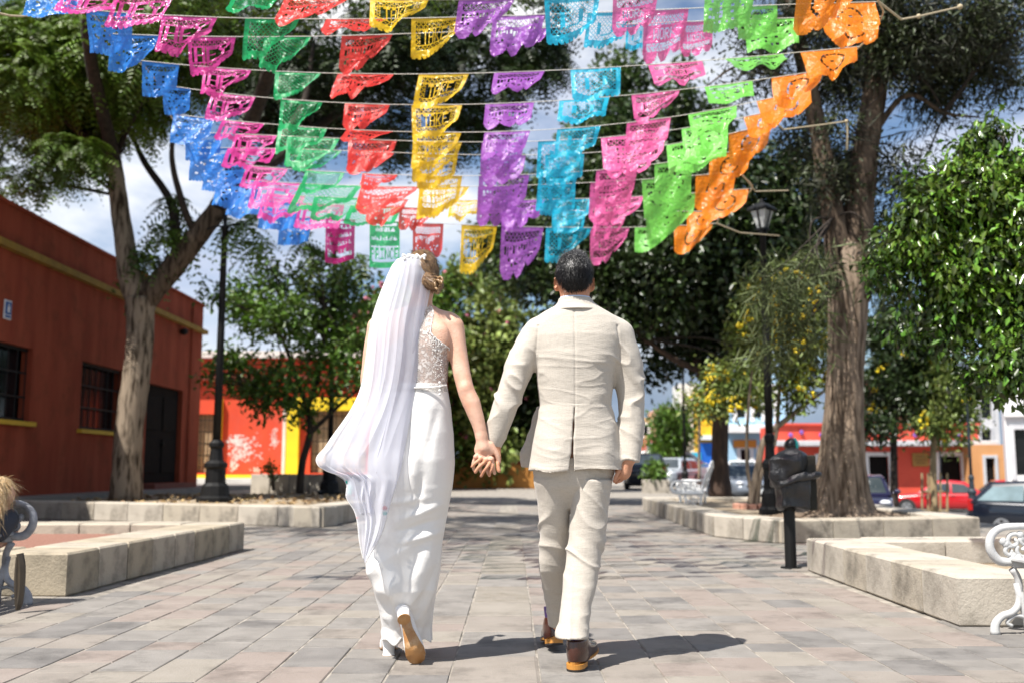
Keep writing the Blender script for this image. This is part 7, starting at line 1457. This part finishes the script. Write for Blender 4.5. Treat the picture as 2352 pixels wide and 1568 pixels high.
# strings from the highest (nearest) to the lowest (farthest); each flag: colour, left x y, right x y, drop, slant of the cut-back right side
S = [
 [('blue', 72, -22, 190, -8, 56, .1), ('pink', 160, -30, 290, -16, 40, .1), ('pink', 268, -18, 400, -10, 72, .25), ('green', 535, -26, 640, -22, 30, .3), ('red', 655, -14, 800, -2, 50, .55), ('yellow', 850, 4, 985, 9, 56, .6), ('purple', 1054, 10, 1182, 9, 76, .55), ('cyan', 1250, 13, 1378, 13, 92, .3), ('rose', 1408, -26, 1512, -30, 82, .15), ('lime', 1620, -40, 1735, -46, 84, .1), ('orange', 1832, -42, 1975, -52, 110, .3)],
 [('blue', 197, 28, 303, 31, 84, .1), ('pink', 372, 33, 500, 37, 72, .45), ('green', 563, 40, 688, 40, 80, .62), ('red', 750, 40, 890, 43, 26, .1), ('yellow', 945, 43, 1060, 42, 80, .5), ('purple', 1132, 42, 1252, 44, 76, .2), ('cyan', 1350, 38, 1445, 41, 68, .2), ('rose', 1480, 8, 1582, 6, 106, .2), ('lime', 1690, 8, 1785, 2, 66, .1), ('orange', 1875, 20, 2010, 8, 66, .1)],
 [('blue', 258, 84, 366, 80, 74, .55), ('pink', 430, 83, 542, 82, 76, .35), ('green', 608, 84, 716, 79, 62, .6), ('red', 785, 80, 902, 77, 74, .5), ('purple', 1190, 76, 1258, 75, 26, .2), ('cyan', 1440, 66, 1490, 66, 50, .1), ('rose', 1560, 34, 1638, 32, 70, .1), ('lime', 1708, 40, 1830, 27, 58, .05), ('orange', 1908, 58, 2018, 40, 52, .1)],
 [('blue', 326, 138, 412, 150, 70, .2), ('pink', 468, 155, 578, 161, 52, .7), ('green', 632, 165, 738, 171, 52, .65), ('red', 776, 163, 906, 171, 44, .55), ('yellow', 962, 170, 1078, 170, 70, .4), ('purple', 1135, 168, 1252, 163, 36, .2), ('cyan', 1310, 160, 1426, 152, 60, .1), ('rose', 1488, 150, 1612, 143, 36, .05), ('lime', 1665, 136, 1798, 122, 26, .1), ('orange', 1838, 119, 1968, 109, 44, .3)],
 [('blue', 372, 195, 438, 207, 58, .2), ('pink', 487, 208, 588, 222, 56, .3), ('green', 645, 228, 742, 236, 60, .7), ('red', 792, 237, 896, 239, 56, .5), ('yellow', 945, 240, 1062, 243, 66, .35), ('purple', 1115, 240, 1227, 236, 48, .05), ('cyan', 1285, 230, 1400, 220, 40, .05), ('rose', 1450, 218, 1562, 207, 56, .75), ('lime', 1618, 202, 1728, 185, 40, .1), ('orange', 1772, 179, 1892, 161, 58, .55)],
 [('blue', 398, 268, 492, 286, 56, .3), ('pink', 512, 264, 608, 274, 42, .35), ('green', 640, 284, 752, 293, 52, .3), ('red', 798, 297, 904, 305, 26, .5), ('yellow', 950, 307, 1060, 310, 72, .4), ('purple', 1113, 308, 1218, 303, 52, .25), ('cyan', 1280, 294, 1380, 287, 56, .2), ('rose', 1440, 281, 1541, 268, 60, .05), ('lime', 1580, 263, 1692, 242, 40, .3), ('orange', 1738, 227, 1862, 209, 50, .2)],
 [('blue', 425, 303, 512, 321, 58, .25), ('pink', 540, 295, 637, 304, 46, .5), ('green', 660, 315, 780, 323, 64, .45), ('red', 800, 322, 912, 322, 72, .5), ('yellow', 952, 322, 1062, 330, 82, .45), ('purple', 1106, 326, 1206, 325, 76, .3), ('cyan', 1236, 322, 1342, 318, 72, .15), ('rose', 1380, 320, 1528, 304, 66, .2), ('lime', 1565, 294, 1672, 280, 56, .1), ('orange', 1708, 264, 1802, 249, 46, .4)],
 [('blue', 440, 340, 532, 356, 66, .25), ('pink', 524, 330, 637, 333, 42, .25), ('green', 690, 345, 785, 348, 46, .4), ('red', 806, 346, 906, 350, 48, .6), ('yellow', 955, 352, 1052, 356, 72, .3), ('purple', 1110, 357, 1208, 354, 64, .3), ('cyan', 1252, 357, 1342, 350, 62, .1), ('rose', 1396, 357, 1500, 346, 56, .15), ('lime', 1530, 322, 1672, 308, 52, .15), ('orange', 1674, 302, 1772, 288, 66, .3)],
 [('blue', 474, 374, 566, 390, 60, .2), ('pink', 570, 369, 662, 379, 48, .3), ('green', 702, 394, 792, 397, 48, .4), ('red', 833, 400, 914, 403, 30, .5), ('yellow', 962, 403, 1062, 405, 82, .25), ('purple', 1100, 405, 1216, 400, 76, .2), ('cyan', 1238, 402, 1328, 392, 74, .15), ('rose', 1370, 392, 1466, 384, 72, .1), ('lime', 1503, 376, 1590, 366, 82, .05), ('orange', 1630, 352, 1727, 343, 62, .15)],
 [('blue', 500, 410, 602, 426, 54, .2), ('pink', 584, 404, 702, 424, 54, .3), ('green', 690, 420, 832, 431, 56, .3), ('red', 830, 424, 962, 432, 58, .55), ('yellow', 964, 428, 1078, 431, 62, .5), ('purple', 1098, 428, 1192, 421, 80, .1), ('cyan', 1236, 428, 1322, 416, 62, .1), ('rose', 1356, 417, 1456, 405, 82, .2), ('lime', 1474, 422, 1582, 410, 80, .2), ('orange', 1598, 412, 1692, 386, 72, .25)],
 [('blue', 530, 450, 616, 461, 46, .1), ('pink', 604, 432, 702, 440, 50, .3), ('green', 722, 446, 832, 450, 50, .3), ('red', 848, 446, 938, 450, 52, .45), ('yellow', 1034, 481, 1107, 478, 34, .2), ('purple', 1148, 466, 1252, 459, 56, .35), ('cyan', 1268, 456, 1360, 446, 56, .25), ('rose', 1368, 452, 1480, 445, 52, .45), ('lime', 1482, 446, 1602, 438, 88, .4), ('orange', 1608, 448, 1720, 440, 58, .3)],
 [('blue', 600, 466, 692, 471, 58, .05), ('pink', 690, 456, 792, 462, 54, .05), ('green', 806, 474, 922, 479, 42, .05), ('red', 918, 479, 994, 480, 46, .4), ('purple', 1155, 487, 1217, 481, 42, .1), ('cyan', 1275, 480, 1346, 474, 48, .1), ('rose', 1365, 490, 1440, 484, 60, .3), ('lime', 1490, 488, 1562, 474, 66, .3), ('orange', 1578, 500, 1655, 484, 42, .5)],
 [('blue', 645, 497, 717, 504, 58, .02), ('magenta', 748, 500, 816, 496, 90, .05), ('green', 849, 512, 918, 512, 96, .05), ('red', 948, 517, 1019, 517, 76, .1), ('yellow', 1060, 517, 1142, 517, 100, .35), ('purple', 1152, 516, 1249, 514, 110, .3), ('cyan', 1254, 526, 1360, 507, 72, .6), ('rose', 1356, 527, 1446, 519, 76, .55), ('lime', 1458, 537, 1548, 519, 52, .5), ('orange', 1548, 532, 1638, 504, 58, .6)],
]
ORD = ["highest", "second highest", "third highest", "fourth highest", "fifth highest", "sixth highest", "middle", "sixth lowest", "fifth lowest", "fourth lowest", "third lowest", "second lowest", "lowest"]
m_string = M("white_string", (.62, .60, .54), (.5, .48, .42), 40, .8); m_rope = M("jute_rope", (.48, .40, .26), (.38, .30, .19), 60, .9)
jj_, ii_ = np.mgrid[0:NYF + 1, 0:NXF + 1]; U_ = (ii_ / NXF).ravel(); T_ = (jj_ / NYF).ravel(); cell = np.arange((NYF + 1) * (NXF + 1)).reshape(NYF + 1, NXF + 1)
Q_ = np.stack([cell[:-1, :-1], cell[1:, :-1], cell[1:, 1:], cell[:-1, 1:]], -1)
fr = random.Random(21); ends_l, ends_r = [], []
for si, row in enumerate(S):
    Ys = 6.4 + (10.6 - 6.4) * si / 12
    xsn, ysn = [], []
    for f in row: xsn += [f[1], f[3]]; ysn += [f[2], f[4]]
    o_ = np.argsort(xsn); xsn = np.array(xsn, float)[o_]; ysn = np.array(ysn, float)[o_]; cf = np.polyfit(xsn, ysn, 3); yf = lambda x: float(np.polyval(cf, x))
    xl, xr = xsn[0] - 8, xsn[-1] + 8; pts = []
    xx = np.unique(np.concatenate([xsn, [xl, xr]])); yy = np.array([yf(x) for x in xx])
    pts = [at(x, y, Ys) for x, y in zip(xx, yy)]
    sg_ = thing("banner_string", "%s string of the cut paper banners" % ORD[si], "string", tuple(pts[0]), 0, "strings the paper banners hang from")
    MB().tube([p_ - pts[0] for p_ in pts], .0030, 5).obj("string", m_string, sg_); ends_l.append(pts[0]); ends_r.append(pts[-1])
    for fi, (col, xa, ya, xb, yb_, drop, tri) in enumerate(row):
        Y_ = Ys + .004; ya, yb_ = yf(xa), yf(xb); a, b = at(xa, ya, Y_), at(xb, yb_, Y_); w = (b - a).length
        h_ = 1.12 * drop * mpp(Y_, ya + drop * .5) ; Lr = max(h_ * 1.02, w * fr.uniform(.72, .84)); el = math.atan2(a.z - CAMZ, Y_)
        # the sheet hangs down and is blown back: choose the swing angle whose projected drop matches
        best = min(np.linspace(-.2, 1.75, 80), key=lambda th: abs((Lr * math.cos(th) * math.cos(el) + Lr * math.sin(th) * math.sin(el) * 1.0) - h_) if False else abs(Lr * (math.cos(th) * math.cos(el) - math.sin(th) * math.sin(el)) - h_))
        # forward swing (towards the viewer) lowers, backward swing raises the lower edge in view
        th = best; dirv = np.array([0, -math.sin(th) if False else math.sin(th) * -1.0, -math.cos(th)])
        proj_d = lambda s: Lr * (math.cos(th) * math.cos(el) + s * math.sin(th) * math.sin(el))
        sw = fr.uniform(-.10, .06); ph = fr.uniform(0, 6.28); am = fr.uniform(.012, .03); fq = fr.uniform(1.2, 2.3)
        ab = np.array(b - a); nrm = np.cross(ab / w, dirv); nrm /= np.linalg.norm(nrm)
        tri = min(.92, tri * 1.45 + fr.uniform(-.05, .18)); Tn = T_ * (1 - tri * np.clip((U_ - .35) / .65, 0, 1) ** 1.3 * .85)
        Pt = np.outer(U_, ab) * (1 - .0 * Tn)[:, None] + np.outer(Tn, dirv * Lr) + np.outer(Tn * (sw * w - tri * .34 * w * np.clip((U_ - .3) / .7, 0, 1)), ab / w)
        k_ = (am * np.sin(2 * math.pi * fq * U_ + ph + 1.5 * T_) * Tn ** .8 + .010 * np.sin(9 * U_ + 7 * T_ + ph * 2) * Tn + .05 * tri * np.clip(U_ - .55, 0, 1) * Tn * np.sin(5 * U_ + ph) + .03 * (Tn ** 2) * math.sin(ph))
        Pt = Pt + np.outer(k_, nrm); Pt[:, 2] -= .006 * np.sin(math.pi * U_)
        Pm = pattern('PRINCE', 'rows', 5) if (col == 'green' and si == 12) else get_pat(col, si + fi); Fq = Q_[Pm]
        me_V = Pt.astype(np.float32); used = np.unique(Fq); rm = np.full(len(Pt), -1); rm[used] = np.arange(len(used))
        lab = "%s cut paper banner%s on the %s string%s" % (NAMEC[col], (" reading " + STY[col][0]) if STY[col][0] and STY[col][1] == 'lattice' else (" with rows of cut lettering" if col == 'green' and si == 12 else ""), ORD[si], ", nearer the terracotta building" if (si == 0 and col == "pink" and xa < 200) else (", over the jacaranda twigs" if si == 0 and col == "pink" else ""))
        o = obj("paper_banner", me_V[used], rm[Fq], FILM[col], None, True); o.location = a; tag(o, lab, "banner", "cut paper banners over the plaza")
# side ropes that carry the strings
lr1 = thing("support_rope", "jute rope along the blue ends of the paper banner strings, tied into the feathery tree", "rope"); rr_ = thing("support_rope", "jute rope along the orange ends of the paper banner strings", "rope")
L0 = at(-10, 20, 6.3); MB().tube(catmull([at(-60, 10, 6.2), at(40, 38, 6.4)] + [p_ for p_ in ends_l[1:]] + [at(520, 420, 18.5)][:0], 60), .007, 6).obj("rope", m_rope, lr1)
MB().tube(catmull([at(1905, -60, 6.2)] + ends_r[:] , 60), .007, 6).obj("rope", m_rope, rr_)
for nm, pts in (("tie_rope", [ends_r[1], at(2070, 45, 7.4), at(2110, 38, 7.8), at(2205, 16, 8.6)]), ("tie_rope", [ends_r[7], at(1800, 298, 9.4), at(1880, 288, 9.8), at(1944, 279, 10.2)]), ("tie_rope", [ends_r[9], at(1735, 440, 10.6), at(1810, 438, 11.5)]), ("tie_rope", [ends_r[12], at(1700, 535, 11.5), at(1790, 542, 13.2)])):
    t_ = thing("tie_rope", {0: "jute rope tying the banner strings high to the needle tree", 1: "jute tie rope with a hanging loose end below the orange banners", 2: "short tie rope leading to the right lamp's lantern", 3: "lowest tie rope running to the lamp post under its lantern"}[{0: 0}.get(0) if pts[1].y < 8 else (1 if abs(pts[1].y - 9.4) < .1 else (2 if abs(pts[1].y - 10.6) < .1 else 3))], "rope", tuple(pts[0]), 0, "ropes tying the banner strings")
    mb = MB().tube([p_ - pts[0] for p_ in pts], .009, 6)
    if abs(pts[1].y - 9.4) < .1: mb.tube([pts[-1] - pts[0], at(1946, 300, 10.2) - pts[0], at(1945, 345, 10.2) - pts[0]], .011, 6).sphere(pts[-1] - pts[0], .02)
    if pts[1].y < 8: mb.sphere(pts[-1] - pts[0], .025).sphere(pts[2] - pts[0], .02)
    mb.obj("rope", m_rope, t_)
# ------------------------------------------------------------------ put every Empty at the base of its thing
for o in list(scene.objects):
    if o.type != 'EMPTY' or o.parent is not None or o.location.length > 1e-6: continue
    ch = [c for c in scene.objects if c.parent == o and c.type == 'MESH']
    if not ch or o.name.startswith('plaza'): continue
    c0 = ch[0]; co = np.empty(len(c0.data.vertices) * 3, np.float32); c0.data.vertices.foreach_get('co', co); co = co.reshape(-1, 3) + np.array(c0.location)
    lo = co[:, 2].min(); b = co[co[:, 2] < lo + .3].mean(0); b = Vector((b[0], b[1], lo)); o.location = b
    for c in ch: c.location = Vector(c.location) - b
